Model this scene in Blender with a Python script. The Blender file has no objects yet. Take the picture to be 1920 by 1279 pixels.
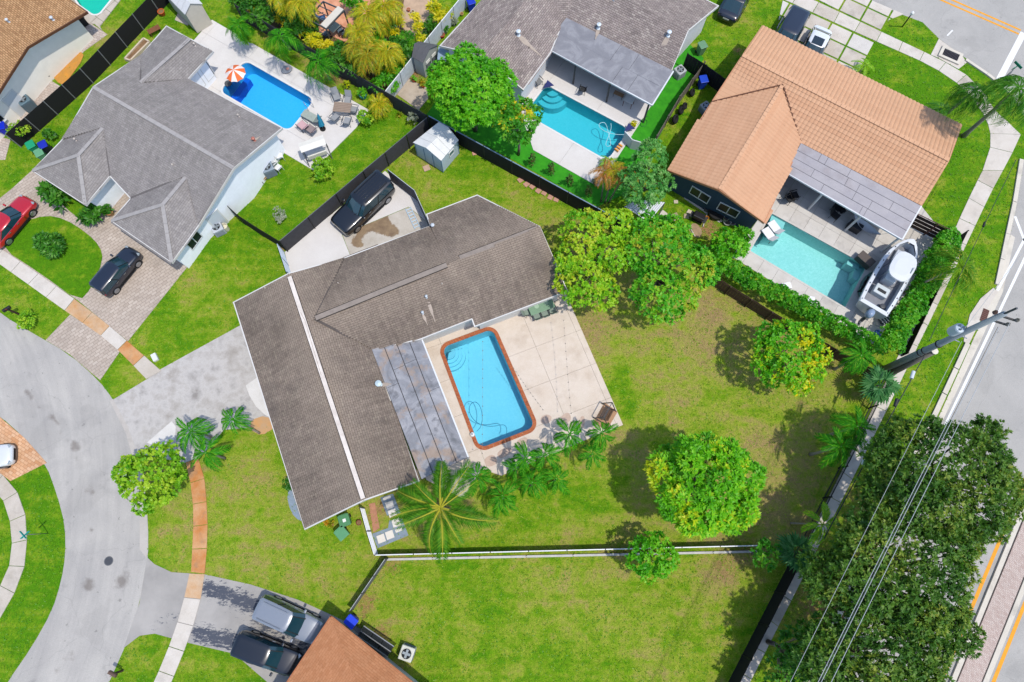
import bpy, bmesh, math, random
import numpy as np
from mathutils import Vector, Matrix
from mathutils.geometry import delaunay_2d_cdt
random.seed(5); RNG = np.random.default_rng(5)
S = bpy.context.scene; COL = S.collection
R = math.radians
# ---------------- camera, light, exposure ----------------
HCAM = 46.0; TILT = math.atan(360/1280); FPX = 1280.0
cam = bpy.data.cameras.new('camera'); cam.sensor_width = 36; cam.lens = 24; cam.clip_end = 3000
camo = bpy.data.objects.new('camera', cam); COL.objects.link(camo)
camo.location = (0, 0, HCAM); camo.rotation_euler = (TILT, 0, 0); S.camera = camo
SUN_EL = 68.0; SUN_DIR = Vector((0.82, -0.57))          # horizontal direction towards the sun
w = bpy.data.worlds.new('World'); S.world = w; w.use_nodes = True
nt = w.node_tree; bg = nt.nodes['Background']; sky = nt.nodes.new('ShaderNodeTexSky')
sky.sky_type = 'NISHITA'; sky.sun_disc = False; sky.sun_elevation = R(SUN_EL)
sky.sun_rotation = math.atan2(SUN_DIR.x, SUN_DIR.y)
nt.links.new(sky.outputs[0], bg.inputs[0]); bg.inputs[1].default_value = 0.15
sun = bpy.data.lights.new('sun', 'SUN'); sun.energy = 2.25; sun.angle = R(0.9); sun.color = (1, .945, .85)
suno = bpy.data.objects.new('sun', sun); COL.objects.link(suno)
sv = Vector((SUN_DIR.x*math.cos(R(SUN_EL)), SUN_DIR.y*math.cos(R(SUN_EL)), math.sin(R(SUN_EL))))
suno.rotation_euler = sv.to_track_quat('Z', 'Y').to_euler()
S.view_settings.view_transform = 'Standard'; S.view_settings.look = 'None'
S.view_settings.exposure = 0.97; S.view_settings.gamma = 1.0
S.cycles.max_bounces = 6; S.cycles.transparent_max_bounces = 12
S.cycles.caustics_reflective = False; S.cycles.caustics_refractive = False

# ---------------- measuring: photo pixel -> world at a given height ----------------
_ct, _st = math.cos(TILT), math.sin(TILT)
def ray(px, py):
    x = (px-960)/FPX; y = -(py-639.5)/FPX
    return Vector((x, y*_ct+_st, y*_st-_ct))
def P(px, py, z=0.0):
    d = ray(px, py); t = (z-HCAM)/d.z
    return Vector((d.x*t, d.y*t, z))
def P2(px, py, z=0.0):
    p = P(px, py, z); return (p.x, p.y)
def plane_hit(px, py, p0, n):
    d = ray(px, py); o = Vector((0, 0, HCAM)); t = (p0-o).dot(n)/d.dot(n); return o+d*t

# ---------------- materials ----------------
KA = 0.60
def lin(h, k=KA):
    h = h.lstrip('#'); c = [int(h[i:i+2], 16)/255 for i in (0, 2, 4)]
    return tuple((v/12.92 if v <= .04045 else ((v+.055)/1.055)**2.4)*k for v in c)
MATS = {}
class NT:
    def __init__(s, name):
        s.m = bpy.data.materials.new(name); s.m.use_nodes = True; s.t = s.m.node_tree
        s.t.nodes.clear(); s.out = s.n('ShaderNodeOutputMaterial'); s.b = s.n('ShaderNodeBsdfPrincipled')
        s.l(s.b.outputs[0], s.out.inputs[0]); s.geo = s.n('ShaderNodeNewGeometry')
    def n(s, t, **k):
        x = s.t.nodes.new(t)
        for a, v in k.items(): setattr(x, a, v)
        return x
    def l(s, a, b): s.t.links.new(a, b)
    def noise(s, scale, detail=4, rough=.55, vec=None, dist=0.0):
        x = s.n('ShaderNodeTexNoise'); x.inputs['Scale'].default_value = scale; x.inputs['Detail'].default_value = detail
        x.inputs['Roughness'].default_value = rough; x.inputs['Distortion'].default_value = dist
        s.l(vec if vec is not None else s.geo.outputs['Position'], x.inputs['Vector']); return x.outputs['Fac']
    def ramp(s, fac, stops):
        x = s.n('ShaderNodeValToRGB'); e = x.color_ramp.elements
        while len(e) < len(stops): e.new(.5)
        for el, (p, c) in zip(e, stops):
            el.position = p; el.color = (*c, 1) if len(c) == 3 else c
        s.l(fac, x.inputs[0]); return x.outputs[0]
    def mix(s, fac, a, b, mode='MIX'):
        x = s.n('ShaderNodeMix', data_type='RGBA', blend_type=mode)
        for i, v in ((0, fac), (6, a), (7, b)):
            if hasattr(v, 'is_linked'): s.l(v, x.inputs[i])
            else: x.inputs[i].default_value = v if i == 0 else (*v[:3], 1)
        return x.outputs[2]
    def math(s, op, a, b=0.0, c=None, clamp=False):
        x = s.n('ShaderNodeMath', operation=op, use_clamp=clamp)
        for i, v in enumerate((a, b) if c is None else (a, b, c)):
            if hasattr(v, 'is_linked'): s.l(v, x.inputs[i])
            else: x.inputs[i].default_value = v
        return x.outputs[0]
    def bump(s, h, dist=.02, strength=1.0):
        x = s.n('ShaderNodeBump'); x.inputs['Distance'].default_value = dist; x.inputs['Strength'].default_value = strength
        s.l(h, x.inputs['Height']); s.l(x.outputs[0], s.b.inputs['Normal'])
    def col(s, c):
        if hasattr(c, 'is_linked'): s.l(c, s.b.inputs['Base Color'])
        else: s.b.inputs['Base Color'].default_value = (*c, 1)
    def set(s, **k):
        for a, v in k.items(): s.b.inputs[a.replace('_', ' ')].default_value = v
        return s
    def blot(s, lo, hi, scale, detail=5, vec=None):     # 0..1 mask from noise
        return s.ramp(s.noise(scale, detail, .6, vec), [(lo, (0, 0, 0)), (hi, (1, 1, 1))])
def mat(hexc, rough=.8, var=.12, scale=3.0, hex2=None, metal=0.0, bump=0.0, spec=.3, coat=0.0, k=KA, name=None, fine=0.0):
    key = (hexc, rough, var, scale, hex2, metal, bump, spec, coat, k, fine)
    if key in MATS: return MATS[key]
    t = NT(name or 'paint_'+hexc.strip('#')); a = lin(hexc, k)
    t.set(Roughness=rough, Metallic=metal); t.b.inputs['Specular IOR Level'].default_value = spec
    if coat: t.set(Coat_Weight=coat, Coat_Roughness=.05)
    if var or hex2:
        lo = tuple(v*(1-var) for v in a); hi = tuple(min(v*(1+var), .95) for v in (lin(hex2, k) if hex2 else a))
        f = t.noise(scale, 6, .65)
        c = t.ramp(f, [(.33, lo), (.67, hi)])
        if fine:
            g = t.noise(26, 3, .7); c = t.mix(fine, c, t.ramp(g, [(.3, tuple(v*.55 for v in a)), (.7, tuple(min(1, v*1.35) for v in a))]))
        t.col(c)
        if bump: t.bump(t.noise(scale*9, 4), bump)
    else: t.col(a)
    MATS[key] = t.m; return t.m
def m_grass():
    t = NT('lawn_grass'); at = t.n('ShaderNodeAttribute', attribute_name='dry')
    dry = at.outputs['Fac']; at2 = t.n('ShaderNodeAttribute', attribute_name='bare'); bare = at2.outputs['Fac']
    n1 = t.noise(.42, 7, .7, dist=.7); n2 = t.noise(1.6, 6, .7, dist=.6); n3 = t.noise(12, 5, .8)
    v = t.math('ADD', dry, t.math('MULTIPLY', t.math('SUBTRACT', n1, .5), 1.25))
    v = t.math('ADD', v, t.math('MULTIPLY', t.math('SUBTRACT', n2, .5), 1.0))
    mp = t.n('ShaderNodeMapping'); mp.inputs['Rotation'].default_value = (0, 0, R(-62)); mp.inputs['Scale'].default_value = (.12, 1.1, 1); t.l(t.geo.outputs['Position'], mp.inputs['Vector'])
    v = t.math('ADD', v, t.math('MULTIPLY', t.math('SUBTRACT', t.noise(1.3, 4, .6, vec=mp.outputs[0]), .5), .7))
    c = t.ramp(v, [(0.0, lin('#5c980e', .62)), (.2, lin('#7fa81c', .62)), (.4, lin('#a0b23c', .62)), (.6, lin('#b0a95c', .62)), (.85, lin('#b0986a', .64))])
    bn = t.math('ADD', bare, t.math('MULTIPLY', t.math('SUBTRACT', t.noise(2.4, 6, .75), .5), .9))
    bm = t.ramp(bn, [(.30, (0, 0, 0)), (.55, (1, 1, 1))])
    c = t.mix(bm, c, lin('#b08a62'))
    fine = t.ramp(n3, [(.28, (.58, .62, .5)), (.52, (.97, .97, .97)), (.75, (1.28, 1.24, 1.1))])
    c = t.mix(1.0, c, fine, 'MULTIPLY')
    n4 = t.noise(4.5, 4, .8, dist=1.2)
    c = t.mix(1.0, c, t.ramp(n4, [(.3, (.72, .77, .72)), (.62, (1.12, 1.09, 1.03))]), 'MULTIPLY')
    t.col(c); t.set(Roughness=.9); t.b.inputs['Specular IOR Level'].default_value = .1
    t.bump(t.math('ADD', n3, n4), .12, .8); return t.m
def m_asphalt(name, h, h2, rough=.85, lanes=None):
    t = NT(name); n = t.noise(.35, 6, .6, dist=.5); c = t.ramp(n, [(.3, lin(h)), (.7, lin(h2))])
    g = t.noise(38, 2, .8); c = t.mix(1.0, c, t.ramp(g, [(.3, (.8, .8, .8)), (.7, (1.15, 1.15, 1.15))]), 'MULTIPLY')
    s = t.blot(.62, .74, 1.1, 6); c = t.mix(t.math('MULTIPLY', s, .22), c, lin('#5c5a58'))
    cr = t.n('ShaderNodeTexVoronoi', feature='DISTANCE_TO_EDGE'); cr.inputs['Scale'].default_value = .16
    wv = t.n('ShaderNodeVectorMath', operation='ADD'); nn = t.n('ShaderNodeTexNoise'); nn.inputs['Scale'].default_value = .8
    t.l(t.geo.outputs['Position'], nn.inputs['Vector']); t.l(t.geo.outputs['Position'], wv.inputs[0]); t.l(nn.outputs['Color'], wv.inputs[1])
    t.l(wv.outputs[0], cr.inputs['Vector'])
    cm = t.ramp(cr.outputs[0], [(.0, (1, 1, 1)), (.004, (0, 0, 0))]); c = t.mix(t.math('MULTIPLY', cm, .2), c, lin('#6a6865'))
    pt_ = t.blot(.55, .58, .22, 3); c = t.mix(t.math('MULTIPLY', pt_, .12), c, lin('#6f6c68')); dr_ = t.blot(.68, .71, 2.6, 3); c = t.mix(t.math('MULTIPLY', dr_, .45), c, lin('#5f5b56'))
    if lanes:
        at = t.n('ShaderNodeAttribute', attribute_name='stain'); s2 = t.math('ADD', at.outputs['Fac'], t.math('MULTIPLY', t.math('SUBTRACT', t.noise(3, 6, .7), .5), .5))
        c = t.mix(t.math('MULTIPLY', t.ramp(s2, [(.16, (0, 0, 0)), (.40, (1, 1, 1))]), .85), c, lin('#857d76'))
        ro = P(-700, 1050); mp = t.n('ShaderNodeVectorMath', operation='DISTANCE'); mp.inputs[1].default_value = tuple(ro); t.l(t.geo.outputs['Position'], mp.inputs[0])
        cb = t.n('ShaderNodeCombineXYZ'); t.l(mp.outputs['Value'], cb.inputs[0]); sx = t.n('ShaderNodeSeparateXYZ'); t.l(t.geo.outputs['Position'], sx.inputs[0]); t.l(t.math('MULTIPLY', sx.outputs[1], .06), cb.inputs[1])
        c = t.mix(1.0, c, t.ramp(t.noise(1.3, 5, .65, vec=cb.outputs[0]), [(.3, (.86, .86, .87)), (.7, (1.1, 1.1, 1.09))]), 'MULTIPLY')
    t.col(c); t.set(Roughness=rough); t.bump(g, .01, .5); return t.m
def m_concrete(name, h, h2, stain=None, amt=.35, sc=.9, dark='#6f6a64', damt=.3):
    t = NT(name); n = t.noise(.8, 6, .65); c = t.ramp(n, [(.3, lin(h)), (.7, lin(h2))])
    d = t.blot(.52, .7, sc, 7); c = t.mix(t.math('MULTIPLY', d, damt), c, lin(dark))
    if stain:
        at = t.n('ShaderNodeAttribute', attribute_name='rust')
        s = t.math('ADD', at.outputs['Fac'], t.math('MULTIPLY', t.math('SUBTRACT', t.noise(1.4, 6, .7), .5), 1.1))
        c = t.mix(t.math('MULTIPLY', t.ramp(s, [(.3, (0, 0, 0)), (.75, (1, 1, 1))]), amt), c, lin(stain))
    g = t.noise(30, 3, .7); c = t.mix(1.0, c, t.ramp(g, [(.3, (.86, .86, .86)), (.7, (1.08, 1.08, 1.08))]), 'MULTIPLY')
    t.col(c); t.set(Roughness=.85); t.b.inputs['Specular IOR Level'].default_value = .2; t.bump(g, .008, .4); return t.m
def m_brick(name, cols, mortar, bw, bh, ang=0.0, uv=False, msize=.012, stain=0.0, streak=0.0, bump=.012, blot=0.25, freq=.5, off=.5, weather='#4a4540', ridge=None, sfreq=(1.5, .35)):
    t = NT(name)
    mp = t.n('ShaderNodeMapping'); mp.inputs['Rotation'].default_value = (0, 0, ang)
    if uv:
        u = t.n('ShaderNodeUVMap'); u.uv_map = 'UVMap'; t.l(u.outputs[0], mp.inputs['Vector'])
    else: t.l(t.geo.outputs['Position'], mp.inputs['Vector'])
    br = t.n('ShaderNodeTexBrick', offset=off); br.inputs['Scale'].default_value = 1
    br.inputs['Brick Width'].default_value = bw; br.inputs['Row Height'].default_value = bh; br.inputs['Mortar Size'].default_value = msize
    br.inputs['Color1'].default_value = (0, 0, 0, 1); br.inputs['Color2'].default_value = (1, 1, 1, 1); br.inputs['Mortar'].default_value = (0, 0, 0, 1)
    t.l(mp.outputs[0], br.inputs['Vector'])
    k = len(cols); c = t.ramp(br.outputs['Color'], [((i+.0)/(k-1), lin(h)) for i, h in enumerate(cols)])
    n = t.noise(freq, 6, .62, dist=.5); c = t.mix(1.0, c, t.ramp(n, [(.28, (1-blot,)*3), (.72, (1+blot,)*3)]), 'MULTIPLY')
    if streak:
        sm = t.n('ShaderNodeMapping'); sm.inputs['Scale'].default_value = (*sfreq, 1); t.l(mp.outputs[0], sm.inputs['Vector'])
        ns = t.noise(1.6, 6, .7, vec=sm.outputs[0]); c = t.mix(1.0, c, t.ramp(ns, [(.3, (1-streak,)*3), (.7, (1+streak,)*3)]), 'MULTIPLY')
        sp = t.noise(9, 4, .8); c = t.mix(1.0, c, t.ramp(sp, [(.3, (1-streak*.8,)*3), (.7, (1+streak*.8,)*3)]), 'MULTIPLY')
    if stain: c = t.mix(t.math('MULTIPLY', t.blot(.55, .75, .5, 6), stain), c, lin(weather))
    if ridge:
        sz = t.n('ShaderNodeSeparateXYZ'); t.l(t.geo.outputs['Position'], sz.inputs[0]); hz = t.math('ADD', sz.outputs[2], t.math('MULTIPLY', t.math('SUBTRACT', t.noise(1.2, 5), .5), 1.2))
        c = t.mix(t.math('MULTIPLY', t.ramp(t.math('MULTIPLY', hz, .2), [(.64, (0, 0, 0)), (.84, (1, 1, 1))]), .5), c, lin(ridge))
    c = t.mix(br.outputs['Fac'], c, lin(mortar)); t.col(c); t.set(Roughness=.9); t.b.inputs['Specular IOR Level'].default_value = .15
    t.bump(t.math('SUBTRACT', t.noise(20, 3), br.outputs['Fac']), bump, .6); return t.m
def m_leaf(name, hexs, rough=.5, trans=.35, k=.5, spec=.3):
    t = NT(name); at = t.n('ShaderNodeAttribute', attribute_name='tone')
    n = len(hexs); c = t.ramp(at.outputs['Fac'], [(i/(n-1), lin(h, k)) for i, h in enumerate(hexs)])
    t.col(c); t.set(Roughness=rough); t.b.inputs['Specular IOR Level'].default_value = spec
    tr = t.n('ShaderNodeBsdfTranslucent'); mx = t.n('ShaderNodeMixShader'); mx.inputs[0].default_value = trans
    t.l(t.mix(1.0, c, (1.35, 1.5, .7), 'MULTIPLY'), tr.inputs[0]); t.l(t.b.outputs[0], mx.inputs[1]); t.l(tr.outputs[0], mx.inputs[2]); t.l(mx.outputs[0], t.out.inputs[0])
    return t.m
def m_water(name, tint, rip=.35, gl=.06):
    t = NT(name); tr = t.n('ShaderNodeBsdfTransparent'); tr.inputs[0].default_value = (*lin(tint, 1), 1)
    g = t.n('ShaderNodeBsdfGlossy'); g.inputs['Roughness'].default_value = .04; f = t.n('ShaderNodeFresnel'); f.inputs[0].default_value = 1.33
    b = t.n('ShaderNodeBump'); b.inputs['Distance'].default_value = .05; b.inputs['Strength'].default_value = rip
    t.l(t.noise(3.2, 4, .6, dist=.8), b.inputs['Height']); t.l(b.outputs[0], g.inputs['Normal']); t.l(b.outputs[0], f.inputs['Normal'])
    mx = t.n('ShaderNodeMixShader'); t.l(f.outputs[0], mx.inputs[0]); t.l(tr.outputs[0], mx.inputs[1]); t.l(g.outputs[0], mx.inputs[2]); t.l(mx.outputs[0], t.out.inputs[0])
    t.t.nodes.remove(t.b); return t.m
def m_basin(name, h, h2, caustic=.25, sc=1.6):
    t = NT(name); v = t.n('ShaderNodeTexVoronoi', feature='SMOOTH_F1'); v.inputs['Scale'].default_value = sc*1.6; v.inputs['Randomness'].default_value = 1
    wv = t.n('ShaderNodeVectorMath', operation='ADD'); nn = t.n('ShaderNodeTexNoise'); nn.inputs['Scale'].default_value = 1.3
    t.l(t.geo.outputs['Position'], nn.inputs['Vector']); t.l(t.geo.outputs['Position'], wv.inputs[0]); t.l(nn.outputs['Color'], wv.inputs[1]); t.l(wv.outputs[0], v.inputs['Vector'])
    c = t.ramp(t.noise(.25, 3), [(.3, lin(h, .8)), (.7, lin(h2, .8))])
    c = t.mix(t.math('MULTIPLY', t.ramp(t.noise(7, 4, .7, dist=1.0), [(.4, (0, 0, 0)), (.7, (1, 1, 1))]), caustic), c, lin('#e8fbff', .85)); t.col(c); t.set(Roughness=.7); return t.m  # pale ripples: sunlight caustics painted into the basin colour

# ---------------- mesh builder ----------------
def tag(o, label=None, cat=None, group=None, kind=None):
    for k, v in (('label', label), ('category', cat), ('group', group), ('kind', kind)):
        if v: o[k] = v
    return o
def wloc(o):
    v = Vector((0, 0, 0))
    while o is not None: v += o.location; o = o.parent
    return v
class MB:
    def __init__(s): s.v = []; s.f = []; s.uv = None
    def add(s, vs, fs):
        b = len(s.v); s.v += [tuple(v) for v in vs]; s.f += [tuple(i+b for i in f) for f in fs]; return s
    def box(s, c, d, rz=0.0, M=None):
        c = Vector(c); hx, hy, hz = d[0]/2, d[1]/2, d[2]/2
        vs = [Vector((x, y, z)) for z in (-hz, hz) for x, y in ((-hx, -hy), (hx, -hy), (hx, hy), (-hx, hy))]
        rm = Matrix.Rotation(rz, 3, 'Z')
        vs = [rm @ v + c for v in vs]
        if M: vs = [M @ v for v in vs]
        return s.add(vs, [(3, 2, 1, 0), (4, 5, 6, 7), (0, 1, 5, 4), (1, 2, 6, 5), (2, 3, 7, 6), (3, 0, 4, 7)])
    def beam(s, p, q, w, h, up=(0, 0, 1)):
        p = Vector(p); q = Vector(q); d = (q-p).normalized(); u = Vector(up)
        if abs(d.dot(u)) > .98: u = Vector((1, 0, 0))
        x = d.cross(u).normalized()*w/2; y = x.cross(d).normalized()*h/2
        vs = [p-x-y, p+x-y, p+x+y, p-x+y, q-x-y, q+x-y, q+x+y, q-x+y]
        return s.add(vs, [(3, 2, 1, 0), (4, 5, 6, 7), (0, 1, 5, 4), (1, 2, 6, 5), (2, 3, 7, 6), (3, 0, 4, 7)])
    def tube(s, pts, r, n=8, caps=True):
        pts = [Vector(p) for p in pts]; rs = r if isinstance(r, (list, tuple)) else [r]*len(pts); vs = []; fs = []
        for i, p in enumerate(pts):
            d = (pts[min(i+1, len(pts)-1)]-pts[max(i-1, 0)]).normalized()
            u = Vector((0, 0, 1)) if abs(d.z) < .9 else Vector((1, 0, 0))
            x = d.cross(u).normalized(); y = x.cross(d)
            for k in range(n):
                a = 2*math.pi*k/n; vs.append(p+(x*math.cos(a)+y*math.sin(a))*rs[i])
        for i in range(len(pts)-1):
            for k in range(n):
                a, b = i*n+k, i*n+(k+1) % n; fs.append((a, b, b+n, a+n))
        if caps: fs.append(tuple(range(n))[::-1]); fs.append(tuple(range((len(pts)-1)*n, len(pts)*n)))
        return s.add(vs, fs)
    def lathe(s, prof, c=(0, 0, 0), n=16, sx=1.0, sy=1.0):
        vs = []; fs = []; c = Vector(c)
        for r, z in prof:
            for k in range(n):
                a = 2*math.pi*k/n; vs.append(c+Vector((r*sx*math.cos(a), r*sy*math.sin(a), z)))
        for i in range(len(prof)-1):
            for k in range(n):
                a, b = i*n+k, i*n+(k+1) % n; fs.append((a, b, b+n, a+n))
        fs.append(tuple(range(n))[::-1]); fs.append(tuple(range((len(prof)-1)*n, len(prof)*n)))
        return s.add(vs, fs)
    def prism(s, poly, z0, z1):
        n = len(poly); vs = [(p[0], p[1], z0) for p in poly]+[(p[0], p[1], z1) for p in poly]
        return s.add(vs, [tuple(range(n))[::-1], tuple(range(n, 2*n))]+[(i, (i+1) % n, (i+1) % n+n, i+n) for i in range(n)])
    def build(s, name, m, parent=None, world=False, smooth=False, origin=True, bevel=0, sub=0):
        me = bpy.data.meshes.new(name); vs = np.array([tuple(v) for v in s.v], dtype=float).reshape(-1, 3)
        loc = Vector((0, 0, 0))
        if world:
            if parent is not None: vs = vs-np.array(wloc(parent))
            elif origin and len(vs):
                loc = Vector(((vs[:, 0].min()+vs[:, 0].max())/2, (vs[:, 1].min()+vs[:, 1].max())/2, vs[:, 2].min())); vs = vs-np.array(loc)
        me.from_pydata(vs.tolist(), [], s.f); me.materials.append(m)
        if smooth: me.polygons.foreach_set('use_smooth', [True]*len(me.polygons))
        o = bpy.data.objects.new(name, me); COL.objects.link(o); o.parent = parent; o.location = loc
        if bevel:
            b = o.modifiers.new('bevel', 'BEVEL'); b.width = bevel; b.segments = 2; b.limit_method = 'ANGLE'
        if sub:
            b = o.modifiers.new('sub', 'SUBSURF'); b.levels = sub; b.render_levels = sub
        return o
def empty(name, loc, rz=0.0, label=None, cat=None, group=None, kind=None):
    o = bpy.data.objects.new(name, None); COL.objects.link(o); o.location = loc; o.rotation_euler = (0, 0, rz)
    return tag(o, label, cat, group, kind)
KIDS = {}
def copy_tree(o, parent=None):
    c = o.copy(); COL.objects.link(c); c.parent = parent
    for ch in [x for x in o.children]: copy_tree(ch, c)
    return c
# polygons
def pin(p, poly):
    x, y = p[0], p[1]; c = False; n = len(poly); j = n-1
    for i in range(n):
        xi, yi = poly[i][0], poly[i][1]; xj, yj = poly[j][0], poly[j][1]
        if (yi > y) != (yj > y) and x < (xj-xi)*(y-yi)/(yj-yi)+xi: c = not c
        j = i
    return c
def region(inc, exc=(), extra=()):
    """triangles of the intersection of all 'inc' polygons minus the 'exc' ones"""
    vs = []; es = []
    for poly in list(inc)+list(exc):
        b = len(vs); n = len(poly); vs += [Vector((p[0], p[1])) for p in poly]; es += [(b+i, b+(i+1) % n) for i in range(n)]
    vs += [Vector((p[0], p[1])) for p in extra]
    ov, oe, of, *_ = delaunay_2d_cdt(vs, es, [], 0, 1e-5)
    out = []
    for f in of:
        c = ((ov[f[0]]+ov[f[1]]+ov[f[2]])/3)
        if all(pin(c, p) for p in inc) and not any(pin(c, p) for p in exc): out.append(tuple(f))
    return ov, out
def slab_mesh(mb, inc, exc, z0, z1):
    ov, fs = region(inc, exc)
    if not fs: return False
    used = sorted({i for f in fs for i in f}); mp = {i: k for k, i in enumerate(used)}; n = len(used)
    vs = [(ov[i].x, ov[i].y, z1) for i in used]+[(ov[i].x, ov[i].y, z0) for i in used]
    T = [tuple(mp[i] for i in f) for f in fs]; E = {}
    for f in T:
        for a, b in ((f[0], f[1]), (f[1], f[2]), (f[2], f[0])): E[(a, b)] = 1
    F = list(T)
    for a, b in E:
        if (b, a) not in E: F.append((b, a, a+n, b+n))
    mb.add(vs, F); return True
def pxpoly(pts, z=0.0): return [P2(x, y, z) for x, y in pts]
def smooth_px(pts, it=2, closed=True):
    for _ in range(it):
        q = []; n = len(pts)
        for i in range(n if closed else n-1):
            a = pts[i]; b = pts[(i+1) % n]
            q += [(a[0]*.75+b[0]*.25, a[1]*.75+b[1]*.25), (a[0]*.25+b[0]*.75, a[1]*.25+b[1]*.75)]
        if not closed: q = [pts[0]]+q+[pts[-1]]
        pts = q
    return pts
def rounded(poly, r, n=6):
    out = []; N = len(poly)
    for i in range(N):
        p = Vector(poly[i][:2]); a = (Vector(poly[i-1][:2])-p).normalized(); b = (Vector(poly[(i+1) % N][:2])-p).normalized()
        th = a.angle(b)/2; d = r/math.tan(th); c = p+(a+b).normalized()*(r/math.sin(th)); s0 = p+a*d; s1 = p+b*d
        a0 = math.atan2(*(s0-c).yx); a1 = math.atan2(*(s1-c).yx); da = (a1-a0+math.pi) % (2*math.pi)-math.pi
        out += [(c.x+r*math.cos(a0+da*k/n), c.y+r*math.sin(a0+da*k/n)) for k in range(n+1)]
    return out
def offset(poly, d):      # inward for positive d
    N = len(poly); A = sum(poly[i][0]*poly[(i+1) % N][1]-poly[(i+1) % N][0]*poly[i][1] for i in range(N)); sg = 1 if A > 0 else -1; out = []
    for i in range(N):
        p0, p, p1 = (Vector(poly[(i+k) % N][:2]) for k in (-1, 0, 1)); e0 = (p-p0).normalized(); e1 = (p1-p).normalized()
        n0 = Vector((-e0.y, e0.x))*sg; n1 = Vector((-e1.y, e1.x))*sg; m = n0+n1
        if m.length < 1e-4: m = n0
        m.normalize(); k = d/max(.35, m.dot(n0)); out.append((p.x+m.x*k, p.y+m.y*k))
    return out
PAVED = []
def struct_slab(name, px, z0, z1, m, exc=(), parent=None, sm=0, kind='structure', world=None):
    poly = world if world else pxpoly(smooth_px(px, sm) if sm else px)
    if name != 'garden_bed': PAVED.append(poly)
    mb = MB(); slab_mesh(mb, [poly], exc, z0, z1); o = mb.build(name, m, parent, world=True)
    if parent is None: o['kind'] = kind
    return o
def cells(name, outline, o_px, d_px, cw, ch, joint, z0, z1, m, parent, exc=(), jit=0.0, mats=None):
    """grid of slabs (each its own object) clipped to an outline; grid origin and direction given as photo pixels"""
    o = Vector(P2(*o_px)); d = (Vector(P2(*d_px))-o).normalized(); e = Vector((-d.y, d.x))
    PAVED.append(outline)
    us = [(Vector(p)-o).dot(d) for p in outline]; vs = [(Vector(p)-o).dot(e) for p in outline]
    for i in range(math.floor(min(us)/cw), math.ceil(max(us)/cw)):
        for j in range(math.floor(min(vs)/ch), math.ceil(max(vs)/ch)):
            q = [o+d*(i*cw+a)+e*(j*ch+b) for a, b in ((joint/2, joint/2), (cw-joint/2, joint/2), (cw-joint/2, ch-joint/2), (joint/2, ch-joint/2))]
            mb = MB(); zz = z1+random.uniform(-jit, jit)
            if slab_mesh(mb, [[(p.x, p.y) for p in q], outline], exc, z0, zz):
                mb.build('slab', random.choice(mats) if mats else m, parent, world=True)
# ================= THE SETTING =================
GRASS = m_grass()
ROAD = m_asphalt('road_asphalt_pale', '#b9bbbd', '#c9c8c6'); ROAD2 = m_asphalt('road_asphalt_grey', '#aaa7a2', '#bab6b0'); ROADL = m_asphalt('road_asphalt_curved', '#aeaaa5', '#beb9b2', lanes=True)
CONC = m_concrete('sidewalk_concrete', '#d3c9bc', '#e2dad0', damt=.22); CONC2 = m_concrete('sidewalk_concrete_grey', '#c2b7a8', '#d6ccc0', damt=.35)
RUST = m_concrete('sidewalk_rusty', '#d8aa7c', '#c97c36', dark='#a08468', damt=.7, sc=1.3); RUST2 = m_concrete('sidewalk_half_rusty', '#d9c0a4', '#cf9a62', damt=.2)
WHITEDECK = m_concrete('deck_white', '#dfdad6', '#e8e4e0', dark='#b9b2aa', damt=.18, sc=.5)
PINKDECK = m_concrete('deck_cream', '#dccbb9', '#e8dacb', dark='#b5a08c', damt=.38, sc=.6)
STONE = m_concrete('deck_stone', '#d2ccc4', '#e0dbd4', dark='#a39c94', damt=.3)
PAVER = m_brick('pavers', ['#b5a698', '#c4b5a7', '#bdaea0', '#cabcae'], '#a09284', .40, .22, R(-38), blot=.14, msize=.014)
PAVER2 = m_brick('pavers_pink', ['#c4b3a8', '#d3c6bb', '#b9aaa0'], '#a0928a', .3, .2, R(20), blot=.1)
ORPAVE = m_brick('pavers_orange', ['#d9a67c', '#e3b893', '#cc9468'], '#b98a66', .3, .2, R(30), blot=.15)
SOIL = mat('#7a5c42', .95, .3, 1.5, '#a4825c', bump=.02, fine=.4); WHITEP = mat('#f1f1ef', .5, .03)
TURF = mat('#2f9a10', .9, .18, 2.0, '#3fa816', k=.55, fine=.3)

# pools: outline (world) and their place, needed first so the ground can be cut open
def rect_px(pts, r): return rounded(pxpoly(pts), r)
POOL = {
 'main': rect_px([(829, 652), (923, 617), (1003, 801), (900, 841)], .5),
 'blue': rect_px([(460, 114), (590, 188), (542, 247), (413, 172)], .55),
 'cyan': rect_px([(1024, 160), (1180, 243), (1139, 302), (984, 214)], .6),
 'turq': rect_px([(1447, 401), (1625, 499), (1584, 577), (1406, 471)], .08),
 'teal': rect_px([(120, -34), (150, 10), (182, 33), (232, -30)], .5)}
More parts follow.
